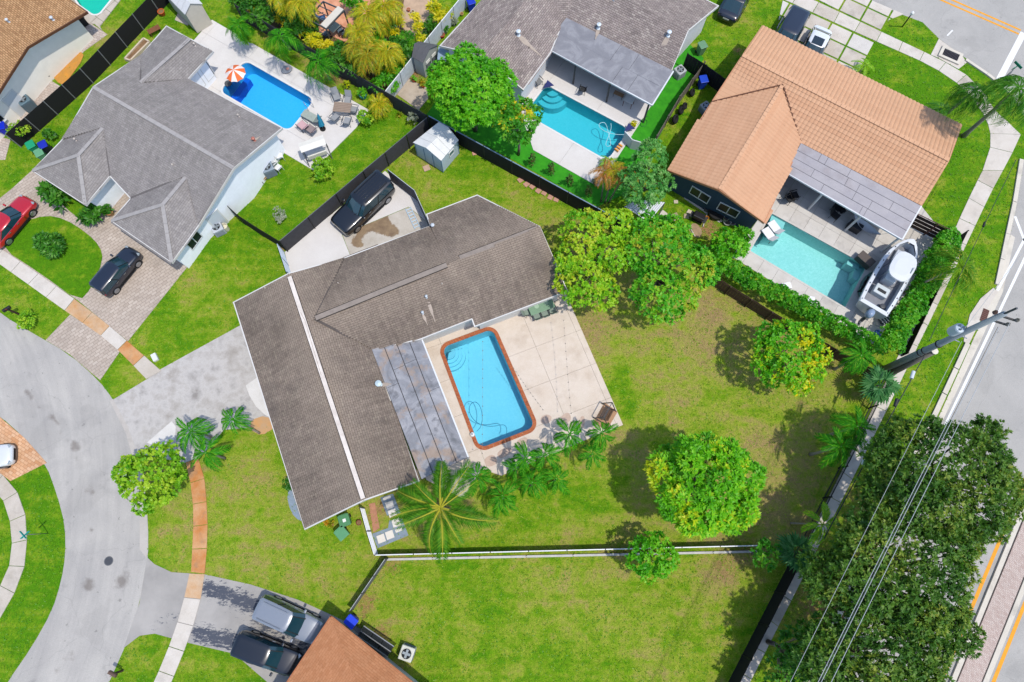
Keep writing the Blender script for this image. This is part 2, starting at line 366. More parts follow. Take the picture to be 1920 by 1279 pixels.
# ---- ground sheet with per-vertex dryness (worn lawn, lush lawn), reaching the horizon
def build_ground():
    regions = [([(740, 290), (1110, 400), (1340, 520), (1640, 670), (1480, 1030), (700, 1040), (665, 940), (1060, 540), (900, 350), (790, 400)], .48),
               ([(700, 1050), (1475, 1060), (1340, 1340), (600, 1340), (650, 1170)], .36),
               ([(278, 870), (500, 790), (580, 990), (700, 1040), (640, 1170), (280, 1060)], .43),
               ([(250, 640), (440, 390), (535, 500), (440, 610), (300, 700)], .2),
               ([(1500, 40), (1800, 60), (1900, 330), (1780, 440), (1680, 400)], .06),
               ([(1800, 430), (1920, 300), (1800, 640), (1650, 900), (1600, 1200), (1600, 760)], .12),
               ([(190, 600), (560, 240), (760, 240), (520, 440)], .10), ([(0, 850), (130, 850), (130, 1279), (0, 1279)], .05)]
    regions = [(pxpoly(p), v) for p, v in regions]
    blobs = [(1090, 620, 60, .3, .28), (1150, 720, 40, -.15, 0), (1165, 700, 22, -.45, 0), (1180, 760, 22, -.4, 0), (1000, 950, 90, -.2, 0), (1110, 930, 50, -.28, 0), (1140, 690, 20, .1, .35), (880, 320, 50, -.2, 0), (1290, 700, 60, .1, .1),
             (1350, 560, 35, .2, .35), (1430, 620, 35, .2, .3), (1500, 640, 30, .1, .3), (1330, 600, 60, .2, 0), (1450, 900, 80, .2, .06), (1590, 720, 30, .2, .3), (1340, 800, 100, -.08, 0), (1400, 960, 60, .15, .12),
             (1360, 1060, 45, .25, .42), (1340, 1090, 30, .2, .3), (1160, 1060, 60, .15, .2), (1010, 1070, 60, .2, .22), (735, 1060, 25, .1, .5), (690, 1130, 25, .15, .55), (720, 1185, 22, .1, .5), (680, 1150, 16, 0, .5), (900, 1200, 150, -.12, 0), (1100, 1240, 120, -.12, 0), (1200, 1210, 35, .15, .2), (1050, 1150, 50, .15, .05),
             (250, 690, 30, .3, .05), (640, 960, 20, 0, .35), (720, 950, 30, .2, .5), (700, 975, 22, .1, .5), (480, 950, 60, .05, 0), (360, 520, 28, .28, 0), (345, 560, 25, .2, 0), (490, 445, 24, .1, 0), (1390, 20, 25, .3, .4), (1410, 50, 20, .2, .35), (1385, 95, 18, 0, .6), (1260, 240, 20, .1, .35),
             (1280, 180, 16, .1, .3), (580, 120, 12, .3, .4), (560, 105, 14, .3, .4), (230, 60, 30, .3, 0), (190, 80, 30, .3, .05), (660, 1120, 24, 0, .2), (830, 300, 24, .1, .25), (770, 300, 24, .15, .25), (1640, 640, 20, 0, .5), (1620, 760, 18, .2, .4), (1505, 1000, 30, .2, .45), (1330, 430, 34, .1, .6), (1300, 400, 26, 0, .3), (1280, 350, 20, 0, .25),
             (640, 110, 70, .3, .9), (740, 130, 70, .2, .9), (700, 60, 60, .2, .9), (800, 40, 40, .2, .8), (540, 40, 70, .1, .8), (1660, 1000, 140, .1, .5), (1600, 1150, 140, .1, .6), (1740, 1150, 100, .1, .4), (1215, 400, 30, 0, .3), (690, 340, 30, .25, .2), (600, 400, 20, .1, .25)]
    bl = [(P(x, y), r/27.0, d, b) for x, y, r, d, b in blobs]
    xs = np.arange(-46, 50.01, .62); ys = np.arange(-20, 58.01, .62)
    pts = [(x+RNG.uniform(-.05, .05), y+RNG.uniform(-.05, .05)) for x in xs for y in ys]
    far = [(-900, -900), (900, -900), (900, 900), (-900, 900)]
    ov, fs = region([far], list(POOL.values()), extra=pts)
    arr = np.array([(v.x, v.y) for v in ov]); global DRYF
    DRYF = lambda arr: dryness(arr, regions, bl)
    dry, bare = DRYF(arr)
    me = bpy.data.meshes.new('ground'); me.from_pydata([(x, y, 0) for x, y in arr], [], fs); me.materials.append(GRASS)
    for nm, a in (('dry', dry), ('bare', bare)):
        at = me.attributes.new(nm, 'FLOAT', 'POINT'); at.data.foreach_set('value', a.astype(np.float32))
    o = bpy.data.objects.new('ground', me); COL.objects.link(o); o['kind'] = 'structure'
def dryness(arr, regions, bl):
    dry = np.full(len(arr), .18); bare = np.zeros(len(arr))
    for poly, v in regions:
        ins = np.array([pin(a, poly) for a in arr]); dist = np.full(len(arr), 1e9)
        for i in range(len(poly)):
            a = np.array(poly[i]); b = np.array(poly[(i+1) % len(poly)]); d = b-a; t = np.clip(((arr-a)@d)/(d@d), 0, 1); dist = np.minimum(dist, np.hypot(*(arr-a-t[:, None]*d).T))
        wgt = 1/(1+np.exp(-np.clip(np.where(ins, dist, -dist)/.8, -30, 30))); dry = dry*(1-wgt)+v*wgt
    # soften region borders
    for p, r, d, b in bl:
        g = np.exp(-((arr[:, 0]-p.x)**2+(arr[:, 1]-p.y)**2)/(r*r)); dry += d*g; bare = np.maximum(bare, b*g)
    return dry, bare
build_ground()
def lawn(px, z=.02, sm=2, dry=.1):
    poly = pxpoly(smooth_px(px, sm)); mb = MB(); slab_mesh(mb, [poly], [], -.02, z); o = mb.build('lawn', GRASS, None, world=True); o['kind'] = 'structure'
    at = o.data.attributes.new('dry', 'FLOAT', 'POINT'); at.data.foreach_set('value', [dry]*len(o.data.vertices)); return o
# ---- roads
LRP = ([(-200, 430), (0, 588), (60, 624), (130, 664), (185, 713), (213, 750), (240, 800), (258, 850), (270, 900), (278, 980), (278, 1050), (262, 1130), (240, 1200), (205, 1279), (150, 1400), (-60, 1400), (14, 1279),
    (60, 1213), (98, 1145), (115, 1090), (123, 1040), (122, 985), (108, 930), (86, 870), (45, 820), (0, 780), (-200, 640)])
def stained_road():
    poly = pxpoly(smooth_px(LRP, 1)); PAVED.append(poly); xs = [v[0] for v in poly]; ys = [v[1] for v in poly]; ex = [(x, y) for x in np.arange(-42, max(xs), .35) for y in np.arange(-25, max(ys), .35) if pin((x, y), poly)]
    ov, fs = region([poly], [], ex); me = bpy.data.meshes.new('road'); me.from_pydata([(v.x, v.y, .008) for v in ov], [], fs); me.materials.append(ROADL)
    arr = np.array([(v.x, v.y) for v in ov]); val = np.zeros(len(arr))
    for x, y, r, a in ((142, 838, 9, .55), (138, 830, 6, .5), (147, 862, 6, .3), (170, 920, 10, .4), (52, 736, 7, .45), (60, 745, 6, .35), (72, 762, 5, .3), (97, 782, 7, .5), (107, 795, 5, .4), (115, 808, 6, .3), (170, 997, 5, .5), (172, 1015, 4, .35), (173, 1040, 5, .3), (166, 1097, 10, .62), (228, 1090, 10, .62), (236, 1074, 7, .5), (222, 1100, 6, .4), (168, 1120, 6, .2), (130, 1230, 14, .25), (110, 1258, 12, .25)):
        p = P(x, y); val = np.maximum(val, a*np.exp(-((arr[:, 0]-p.x)**2+(arr[:, 1]-p.y)**2)/(r/25)**2))
    at = me.attributes.new('stain', 'FLOAT', 'POINT'); at.data.foreach_set('value', val.astype(np.float32)); o = bpy.data.objects.new('road', me); COL.objects.link(o); o['kind'] = 'structure'
stained_road()
struct_slab('road', [(1570, -80), (1636, 2), (1690, 27), (1730, 42), (1760, 72), (1803, 104), (1850, 137), (1880, 160), (1905, 184), (1925, 215), (1928, 262), (1916, 320), (1905, 380), (1893, 440), (1873, 545), (1828, 640), (1757, 787),
    (1640, 1035), (1525, 1279), (1400, 1540), (2300, 1540), (2600, 400), (2600, -80)], -.05, .008, ROAD2)
def px_strip(name, a, b, wpx, z0, z1, m, parent=None, kind='structure'):
    p = Vector(P2(*a)); q = Vector(P2(*b)); d = (q-p).normalized(); e = Vector((-d.y, d.x))*wpx/27/2
    mb = MB(); mb.prism([p-e, p+e, q+e, q-e][::-1], z0, z1); o = mb.build(name, m, parent, world=True)
    if parent is None: o['kind'] = kind
    return o
YEL = mat('#f0a31c', .7, .12, 4); LINEW = mat('#f3f3f1', .7, .06, 4)
px_strip('lane_marking', (1700, -28), (1910, 64), 4.2, .008, .014, YEL); px_strip('lane_marking', (1703, -36), (1914, 57), 4.2, .008, .014, YEL)
px_strip('stop_line', (1919, 62), (1872, 152), 13, .008, .014, LINEW)
px_strip('lane_marking', (1903, 406), (1921, 452), 5, .008, .014, LINEW); px_strip('lane_marking', (1921, 448), (1870, 545), 5, .008, .014, LINEW)
px_strip('lane_marking', (1935, 455), (1500, 1370), 5, .008, .014, LINEW)
px_strip('lane_marking', (2005, 700), (1726, 1370), 6, .008, .014, YEL); px_strip('lane_marking', (2070, 760), (1822, 1380), 6, .008, .014, YEL)
px_strip('lane_marking', (1786, 57), (1776, 67), 3, .008, .014, LINEW)
CURB = m_concrete('curb_concrete', '#d8cfc0', '#e6decf', damt=.3)
MEDB = m_brick('median_brick', ['#c9b3a8', '#d6c5bb', '#bfa79d'], '#b5a49b', .2, .1, R(60), blot=.08)
md = struct_slab('median', [(2030, 700), (2070, 700), (1748, 1500), (1702, 1500)], 0, .13, MEDB)
for a, b in (((2021, 700), (1693, 1500)), ((2078, 700), (1756, 1500))): px_strip('kerb', a, b, 8, 0, .15, CURB, md)
def curb_line(pts, wpx=6, h=.13, n_each=1):
    root = empty('kerb', (0, 0, 0), kind='structure')
    for (a, b) in zip(pts[:-1], pts[1:]):
        L = math.dist(a, b); n = max(1, round(L/60))
        for k in range(n):
            t0, t1 = k/n, (k+1)/n
            p = (a[0]+(b[0]-a[0])*t0, a[1]+(b[1]-a[1])*t0); q = (a[0]+(b[0]-a[0])*(t1-.01), a[1]+(b[1]-a[1])*(t1-.01))
            px_strip('kerb_stone', p, q, wpx, 0, h, CURB, root)
    return root
curb_line([(1914, 300), (1901, 380), (1888, 440), (1868, 535)], 8); curb_line([(1813, 645), (1747, 787), (1625, 1040), (1512, 1279), (1440, 1430)], 9)
curb_line([(1810, 113), (1850, 140), (1880, 163), (1903, 186), (1921, 216)], 6)
struct_slab('gutter', [(1895, 440), (1903, 445), (1880, 548), (1836, 645), (1766, 792), (1640, 1060), (1632, 1052), (1752, 800), (1821, 645), (1866, 548)], 0, .012, CURB)
struct_slab('pavement', [(1862, 540), (1870, 548), (1838, 600), (1815, 648), (1806, 640), (1818, 590), (1838, 560)], 0, .05, CONC)
# ---- sidewalks of separate slabs
def resample(pts, n):
    pts = [Vector(p) for p in pts]; L = [0]
    for a, b in zip(pts[:-1], pts[1:]): L.append(L[-1]+(b-a).length)
    out = []; k = 0
    for i in range(n+1):
        s = L[-1]*i/n
        while k < len(pts)-2 and L[k+1] < s: k += 1
        out.append(pts[k].lerp(pts[k+1], min(1, (s-L[k])/max(1e-6, L[k+1]-L[k]))))
    return out
def slab_path(name, left, right, n, z=.035, matf=None):
    a = resample(pxpoly(smooth_px(left, 2, False)), n); rp = resample(pxpoly(smooth_px(right, 2, False)), 240); b = []; k0 = 0
    for i, q in enumerate(a):
        k = 0 if i == 0 else (240 if i == n else min(range(k0, min(241, k0+60)), key=lambda j: (rp[j]-q).length)); k0 = k; b.append(rp[k])
    root = empty(name, (0, 0, 0), kind='structure')
    for i in range(n):
        g = min(.2, .02/max(.1, (a[i+1]-a[i]).length)); q = [a[i].lerp(a[i+1], g), a[i].lerp(a[i+1], 1-g), b[i].lerp(b[i+1], 1-g), b[i].lerp(b[i+1], g)]
        A = sum(q[k].x*q[(k+1) % 4].y-q[(k+1) % 4].x*q[k].y for k in range(4))
        if A < 0: q = q[::-1]
        PAVED.append([(v.x, v.y) for v in q]); mb = MB(); mb.prism(q, -.05, z+random.uniform(-.006, .006)); mb.build('slab', matf(i) if matf else random.choice([CONC, CONC, CONC2]), root, world=True)
    return root
slab_path('sidewalk', [(-60, 425), (0, 465), (147, 564), (240, 640), (303, 696)], [(-60, 455), (0, 495), (132, 590), (207, 640), (275, 711)], 11, .05, lambda i: RUST2 if i in (6, 7) else (RUST if i in (9,) else (CONC2 if i == 10 else CONC)))
slab_path('sidewalk', [(349, 867), (360, 915), (364, 960), (362, 1010), (359, 1073)], [(372, 860), (384, 890), (389, 960), (390, 1010), (384, 1076)], 5, .05, lambda i: RUST)
slab_path('sidewalk', [(356, 1075), (342, 1140), (322, 1202), (290, 1279), (255, 1350)], [(384, 1076), (375, 1135), (352, 1205), (322, 1279), (290, 1350)], 6, .05, lambda i: RUST2 if i == 0 else CONC)
slab_path('sidewalk', [(-30, 868), (0, 886), (20, 902), (38, 930), (49, 965), (52, 1000), (48, 1060), (36, 1098), (0, 1160)], [(-30, 905), (0, 925), (8, 940), (17, 965), (24, 1000), (22, 1050), (10, 1086), (-14, 1120), (-30, 1140)], 7, .05, lambda i: CONC2)
struct_slab('gutter', [(262, 1030), (277, 1050), (277, 985), (268, 890), (255, 840), (238, 790), (212, 748), (206, 752), (236, 812), (252, 870), (262, 960)], 0, .014, m_concrete('gutter_concrete', '#bdb6ae', '#c9c2ba', damt=.25))
# north-east sidewalk: straight, then bending round the corner, then running down the verge
slab_path('sidewalk', [(1420, -48), (1525, 0), (1652, 60), (1742, 102), (1797, 130), (1827, 152), (1850, 180), (1866, 210), (1882, 240), (1897, 222), (1914, 240), (1914, 256), (1896, 290), (1880, 320)],
          [(1405, -30), (1478, 3), (1640, 77), (1740, 120), (1790, 152), (1817, 175), (1840, 207), (1852, 230), (1857, 250), (1857, 262), (1857, 272), (1856, 280), (1852, 300), (1842, 320)], 16, .03)
slab_path('sidewalk', [(1880, 320), (1862, 352), (1820, 440), (1767, 553), (1725, 640), (1652, 790), (1567, 960), (1440, 1212), (1330, 1430)],
          [(1842, 320), (1822, 360), (1790, 428), (1745, 545), (1697, 640), (1627, 785), (1540, 960), (1415, 1210), (1306, 1430)], 26, .03)
struct_slab('pavement', [(1760, 73), (1804, 105), (1812, 118), (1797, 130), (1757, 108), (1745, 103)], -.02, .028, CONC)
# ---- verge and islands of grass on the paved lot, then the pavings
def merge_exc(*k): return [POOL[i] for i in k]
ISL = [(5, 467), (20, 445), (45, 416), (87, 404), (122, 411), (162, 436), (188, 462), (194, 488), (172, 540), (149, 566), (75, 512)]
struct_slab('driveway', [(62, 318), (25, 352), (-60, 420), (-60, 430), (0, 465), (147, 564), (240, 640), (352, 500), (330, 480), (215, 405), (250, 368), (210, 335), (160, 380)], -.05, .022, PAVER)
struct_slab('driveway', [(132, 590), (207, 640), (275, 712), (225, 657), (190, 712), (185, 713), (88, 640)][:1]+[(207, 640), (226, 658), (188, 713), (130, 664), (86, 638)], -.05, .03, PAVER)
lawn(ISL, .05, 1, .02); lawn([(80, 343), (112, 346), (150, 375), (172, 384), (193, 398), (172, 424), (140, 405), (105, 372)], .04, 1, .1)
DRV = m_concrete('driveway_worn_concrete', '#aaa39b', '#dedad6', dark='#6f675f', damt=.72, sc=.8)
struct_slab('driveway', [(276, 711), (302, 692), (462, 604), (530, 780), (495, 800), (420, 806), (375, 858), (345, 868), (258, 850), (240, 800), (213, 749)], -.05, .02, DRV)
WPATCH = m_concrete('fresh_concrete', '#dfdad4', '#e8e4df', damt=.15)
struct_slab('pavement', [(461, 723), (482, 708), (512, 786), (497, 778), (480, 762), (468, 742)], .0, .026, WPATCH)
struct_slab('pavement', [(276, 830), (322, 790), (330, 800), (328, 824), (300, 840)], .0, .026, WPATCH, sm=0)
struct_slab('garden_bed', [(470, 788), (500, 778), (518, 800), (490, 818), (470, 806)], 0, .034, mat('#d8b48c', .9, .2, 2, '#c4935e'), sm=1)
def m_worn_asphalt():
    t = NT('worn_sealed_asphalt'); n = t.noise(.5, 6, .6); c = t.ramp(n, [(.3, lin('#9a9691')), (.7, lin('#b4afa9'))])
    mp = t.n('ShaderNodeMapping'); mp.inputs['Rotation'].default_value = (0, 0, R(17)); mp.inputs['Scale'].default_value = (.5, 1.3, 1); t.l(t.geo.outputs['Position'], mp.inputs['Vector'])
    at = t.n('ShaderNodeAttribute', attribute_name='seal'); s = t.math('ADD', at.outputs['Fac'], t.math('MULTIPLY', t.math('SUBTRACT', t.noise(3.4, 9, .82, vec=mp.outputs[0]), .5), 2.0))
    c = t.mix(t.ramp(s, [(.44, (0, 0, 0)), (.5, (1, 1, 1))]), c, lin('#474c59')); t.col(c); t.set(Roughness=.8); t.bump(t.noise(30, 2), .01); return t.m
WASP = m_worn_asphalt()
def seal_drive():
    poly = pxpoly([(276, 1045), (290, 1058), (322, 1073), (384, 1077), (470, 1096), (560, 1125), (680, 1180), (560, 1330), (440, 1226), (352, 1205), (290, 1188), (262, 1192), (232, 1215), (262, 1130)]); PAVED.append(poly)
    xs = [v[0] for v in poly]; ys = [v[1] for v in poly]; ex = [(x, y) for x in np.arange(min(xs), max(xs), .25) for y in np.arange(min(ys), max(ys), .25) if pin((x, y), poly)]
    ov, fs = region([poly], [], ex); me = bpy.data.meshes.new('driveway'); me.from_pydata([(v.x, v.y, .016) for v in ov], [], fs); me.materials.append(WASP)
    tr = [(P(392, 1103), P(560, 1168), .85, .62), (P(374, 1188), P(560, 1238), .85, .62), (P(500, 1170), P(640, 1230), 1.8, .5), (P(290, 1172), P(335, 1150), .6, .36), (P(420, 1140), P(480, 1160), .6, .3)]
    val = []
    for v in ov:
        b = .05
        for p, q, r, a in tr:
            d = (q-p).xy; t = max(0, min(1, ((v-p.xy).dot(d))/d.length_squared)); b = max(b, a*math.exp(-(((v-p.xy)-d*t).length/r)**2))
        val.append(b)
    at = me.attributes.new('seal', 'FLOAT', 'POINT'); at.data.foreach_set('value', val); o = bpy.data.objects.new('driveway', me); COL.objects.link(o); o['kind'] = 'structure'
seal_drive()
struct_slab('driveway', [(-120, 700), (0, 782), (47, 822), (88, 868), (20, 902), (0, 887), (-120, 800)], -.05, .024, ORPAVE)
# slab driveway at the top right, grass showing in the joints
dv = empty('driveway', (0, 0, 0), kind='structure')
cells('slab', pxpoly([(1470, -10), (1455, 60), (1420, 80), (1600, 160), (1612, 128), (1640, 80), (1478, 5)]), (1640, 80), (1478, 5), 1.85, 1.5, .15, -.03, .035, CONC, dv, mats=[CONC, CONC, STONE, CONC2])
cells('slab', pxpoly([(1530, -2), (1650, 57), (1666, 38), (1694, 27), (1636, 2), (1570, -80), (1480, -60)]), (1652, 58), (1525, -2), 1.85, 1.5, .15, -.03, .035, CONC, dv, mats=[CONC, CONC, CONC2])
# pool decks
def deck(key, outline, o, d, cw, ch, m, z=.06, joint=.03, mats=None):
    root = empty('pool_deck', (0, 0, 0), kind='structure')
    cells('slab', pxpoly(outline), o, d, cw, ch, joint, -.03, z, m, root, exc=[POOL[key]] if key else [], mats=mats, jit=.002)
deck('main', [(690, 650), (885, 580), (897, 600), (1056, 540), (1168, 797), (1096, 826), (1010, 862), (940, 892), (905, 880), (868, 935), (800, 900)], (900, 841), (1003, 801), 3.05, 2.6, PINKDECK, joint=.014)
deck('blue', [(350, 95), (366, 74), (398, 38), (480, 86), (692, 207), (668, 240), (588, 320), (500, 268), (340, 150)], (413, 172), (542, 247), 4.2, 3.6, WHITEDECK, joint=.012)
deck('cyan', [(960, 165), (1032, 80), (1262, 130), (1222, 197), (1180, 262), (1122, 351), (1000, 282)], (984, 214), (1139, 302), 4.5, 3.0, WHITEDECK, joint=.012)
deck('turq', [(1440, 385), (1372, 482), (1640, 648), (1766, 436), (1725, 385), (1700, 350), (1470, 290)], (1406, 471), (1584, 577), 1.2, 1.2, STONE, joint=.014, mats=[STONE, STONE, m_concrete('deck_stone_b', '#cdc7bf', '#d9d3cc', damt=.35)])
deck('teal', [(100, -60), (100, 0), (150, 42), (178, 46), (202, 66), (192, 58), (188, 50), (250, -30)], (150, 10), (182, 33), 1.0, 1.0, CONC2)
struct_slab('patio', [(100, 150), (160, 95), (202, 65), (150, 30), (60, 100)], 0, .03, PAVER2); struct_slab('patio', [(90, 148), (118, 165), (60, 232), (20, 255), (-40, 235), (-40, 210)], 0, .03, PAVER2)
struct_slab('patio', [(-30, 250), (20, 262), (10, 300), (-30, 300)], 0, .026, PAVER2)
struct_slab('garden_bed', [(98, 142), (150, 95), (160, 107), (125, 155), (113, 160)], .03, .05, mat('#dba455', .95, .25, 2.5, '#c98c3a', bump=.02), sm=1)
# concrete pad behind the brown-roofed house, old part stained by mud
struct_slab('patio', [(534, 473), (722, 321), (782, 372), (812, 432), (650, 510), (545, 515)], -.03, .03, WHITEDECK, exc=[pxpoly([(641, 440), (766, 388), (812, 425), (665, 500)])])
def z6(*p): return [(480+x/4, 320+y/4) for x, y in p]
def m_muddy():
    t = NT('old_concrete_muddy'); c = t.ramp(t.noise(.9, 6, .65), [(.3, lin('#b9b0a2')), (.7, lin('#d4cdc2'))])
    at = t.n('ShaderNodeAttribute', attribute_name='mud'); f = t.math('ADD', at.outputs['Fac'], t.math('MULTIPLY', t.math('SUBTRACT', t.noise(2.2, 8, .75, dist=.8), .5), 1.3))
    m = t.ramp(t.noise(1.6, 6, .7), [(.3, lin('#77604a')), (.7, lin('#a08868'))]); c = t.mix(t.ramp(f, [(.42, (0, 0, 0)), (.62, (1, 1, 1))]), c, m)
    g = t.noise(28, 3, .7); c = t.mix(1.0, c, t.ramp(g, [(.3, (.88,)*3), (.7, (1.07,)*3)]), 'MULTIPLY'); t.col(c); t.set(Roughness=.8); return t.m
def muddy_pad():
    poly = pxpoly([(642, 440), (766, 389), (811, 425), (665, 499)]); blob = pxpoly(smooth_px(z6((700, 530), (760, 470), (780, 410), (860, 365), (930, 335), (992, 320), (1000, 370), (1060, 420), (1086, 450), (1080, 485), (1000, 508), (930, 480), (860, 452), (812, 490), (800, 540), (822, 572), (760, 588), (720, 566)), 1))
    xs = [v[0] for v in poly]; ys = [v[1] for v in poly]; ex = [(x, y) for x in np.arange(min(xs), max(xs), .12) for y in np.arange(min(ys), max(ys), .12) if pin((x, y), poly)]
    ov, fs = region([poly], [], ex); me = bpy.data.meshes.new('patio'); me.from_pydata([(v.x, v.y, .026) for v in ov], [], fs); me.materials.append(m_muddy()); PAVED.append(poly)
    val = [sum(pin((v.x+a, v.y+b), blob) for a in (-.15, 0, .15) for b in (-.15, 0, .15))/9*.85 for v in ov]
    at = me.attributes.new('mud', 'FLOAT', 'POINT'); at.data.foreach_set('value', val); o = bpy.data.objects.new('patio', me); COL.objects.link(o); o['kind'] = 'structure'
muddy_pad()
struct_slab('gravel_strip', [(522, 465), (528, 473), (625, 400), (622, 392)], 0, .03, mat('#b39a58', .95, .3, 6, '#8f7a3c'))
# turf lots round the cyan pool and soil in the tropical garden
struct_slab('artificial_turf', [(800, 215), (962, 300), (1120, 388), (1180, 360), (1240, 250), (1270, 190), (1320, 110), (1290, 80), (1200, 60), (980, 110), (860, 130)], -.02, .022, TURF, exc=[POOL['cyan']])
struct_slab('garden_bed', [(455, 18), (720, 160), (800, 20), (870, -40), (420, -60)], -.02, .012, m_concrete('garden_soil', '#54422f', '#7c6344', damt=.4))
struct_slab('patio', [(585, 15), (640, -40), (760, -60), (700, 40), (655, 82), (600, 60)], 0, .04, mat('#d88f6c', .85, .12, 2, '#e3a583')); struct_slab('patio', [(760, -20), (830, -30), (800, 60), (770, 70), (752, 48)], 0, .03, mat('#c4a78c', .9, .15, 2))
struct_slab('patio', [(745, 178), (765, 148), (800, 165), (803, 185), (785, 207)], .022, .04, m_concrete('old_slab', '#b8a793', '#cdbfae', damt=.4))
struct_slab('patio', [(365, 30), (352, 48), (328, 38), (334, 24)], 0, .03, CONC2)

# ---- pools
BAS = {'main': ('#b2e0ea', '#9ed8e6', .22), 'blue': ('#62cef4', '#6cd6f8', .14), 'cyan': ('#6fd2dc', '#7ad8e0', .15), 'turq': ('#a8d8d6', '#b4e0dc', .5), 'teal': ('#35c9c0', '#42d2c8', .05)}
TINT = {'main': '#bfeaf5', 'blue': '#a8e4fb', 'cyan': '#a8e8f0', 'turq': '#d2f0f0', 'teal': '#a8efe8'}
LBL = {'main': ('rounded swimming pool with red brick coping beside the brown shingle house', .075), 'blue': ('deep blue swimming pool in the plain white deck', .07), 'cyan': ('cyan swimming pool with arched steps in front of the grey patio roof', .07),
       'turq': ('square-cornered turquoise pool between hedge and boat', .07), 'teal': ('teal pool cut off by the top edge of the photo', .07)}
POOLO = {}
for k, poly in POOL.items():
    c = np.mean(np.array(poly), axis=0); lab, zt = LBL[k]
    root = empty('swimming_pool', (c[0], c[1], 0), label=lab, cat='pool'); POOLO[k] = root
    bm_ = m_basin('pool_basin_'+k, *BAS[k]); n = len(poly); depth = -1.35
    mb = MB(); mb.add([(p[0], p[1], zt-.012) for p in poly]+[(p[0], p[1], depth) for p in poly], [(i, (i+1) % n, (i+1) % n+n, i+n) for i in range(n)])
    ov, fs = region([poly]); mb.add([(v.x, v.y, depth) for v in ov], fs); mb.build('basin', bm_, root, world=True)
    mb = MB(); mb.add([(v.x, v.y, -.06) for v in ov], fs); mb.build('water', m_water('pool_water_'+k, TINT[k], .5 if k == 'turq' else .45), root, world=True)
    if k == 'main':
        BRK = m_brick('coping_red_brick', ['#b5623c', '#c8764c', '#a9573a'], '#a46a4c', .2, .1, R(25), blot=.12)
        inner, outer = offset(poly, .0), offset(poly, -.26)
        for i in range(n):
            a, b, c2, d = inner[i], inner[(i+1) % n], outer[(i+1) % n], outer[i]; L = math.dist(a, b); m = max(1, round(L/.42))
            for j in range(m):
                g = .02; f = lambda p, q, t: (p[0]+(q[0]-p[0])*t, p[1]+(q[1]-p[1])*t); t0, t1 = (j+g)/m, (j+1-g)/m
                q = [f(a, b, t0), f(a, b, t1), f(d, c2, t1), f(d, c2, t0)]
                A = sum(q[s][0]*q[(s+1) % 4][1]-q[(s+1) % 4][0]*q[s][1] for s in range(4))
                MB().prism(q if A > 0 else q[::-1], .0, .10).build('coping_stone', BRK, root, world=True)
    else:
        mb = MB(); slab_mesh(mb, [offset(poly, -.13)], [offset(poly, .01)], .02, .075); mb.build('coping', mat('#e9e7e4', .6, .04) if k != 'turq' else STONE, root, world=True)
def steps(key, px, radii, a0, a1, m=None):
    c = P(*px, -.4)
    for i, r in enumerate(radii):
        z = -.95+.26*(len(radii)-1-i) if False else -1.0+.28*(len(radii)-i)
        pts = [(c.x, c.y)]+[(c.x+r*math.cos(R(a0+(a1-a0)*t/12)), c.y+r*math.sin(R(a0+(a1-a0)*t/12))) for t in range(13)]
        A = sum(pts[s][0]*pts[(s+1) % 14][1]-pts[(s+1) % 14][0]*pts[s][1] for s in range(14))
        mb = MB(); slab_mesh(mb, [pts, POOL[key]], [], -1.34+i*.001, -.22-.24*i); mb.build('step', m or mat('#b2e2ee', .6, .03, k=.8), POOLO[key], world=True)
steps('main', (842, 663), [.45, .68, .9, 1.12], -100, 30)
steps('cyan', (1036, 172), [.55, .95, 1.35], -150, 40, mat('#8fdbe4', .6, .05, k=.7))
def z8(x, y): return (1440+x/4, 320+y/4)
for q, zt in ((([z8(600, 670), z8(690, 712), z8(675, 745), z8(590, 700)]), -.35), (([z8(655, 725), z8(725, 735), z8(670, 830), z8(632, 800)]), -.45), (([z8(30, 330), z8(130, 388), z8(80, 520), z8(-30, 500)]), -.16)):
    mb = MB(); poly = pxpoly(q, zt); slab_mesh(mb, [poly], [], -1.33, zt); mb.build('step', mat('#b7dfe0', .6, .05, k=.8), POOLO['turq'], world=True)
mb = MB(); poly = pxpoly([(448, 128), (474, 143), (452, 170), (428, 158)], -.5); 
mb = MB(); pp = pxpoly([(461, 145), (470, 150), (441, 190), (432, 184)], -.7); slab_mesh(mb, [pp], [], -1.34, -.7); mb.build('step', mat('#0a6fd0', .7, .03, k=.8), POOLO['blue'], world=True)
# ================= HOUSES =================
SH_BROWN = m_brick('shingle_brown', ['#7c6f65', '#887a6e', '#83766b', '#8f8274'], '#645950', .32, .145, uv=True, msize=.009, streak=.26, blot=.24, stain=.5, weather='#5c5551', freq=.45, bump=.02, ridge='#ab9a8a', sfreq=(2.6, .3))
SH_GREY = m_brick('shingle_grey', ['#8f8987', '#99938f', '#938d8a', '#a09a96'], '#78726f', .34, .145, uv=True, msize=.008, streak=.17, blot=.13, stain=.22, bump=.02, sfreq=(2.2, .4))
SH_TAUPE = m_brick('shingle_taupe', ['#8a7e7a', '#a89a93', '#968985', '#b5a9a0'], '#615955', .32, .145, uv=True, msize=.012, streak=.13, blot=.14, stain=.25, weather='#69605e', bump=.02)
SH_TAN = m_brick('shingle_tan', ['#b98d63', '#d1a679', '#c2986e', '#a97f58'], '#7d5b3c', .3, .15, uv=True, msize=.02, streak=.14, blot=.06, bump=.03)
SH_RUST = m_brick('shingle_rust', ['#c4855c', '#cc8f66', '#c88a61', '#bf8159'], '#a86c46', .3, .145, uv=True, msize=.006, streak=.08, blot=.06, bump=.02)
TILE = m_brick('roof_tile_terracotta', ['#d6a683', '#d9aa87', '#d3a27f', '#d7a885'], '#c29774', 60.0, .30, uv=True, msize=.012, streak=.03, blot=.04, bump=.004)
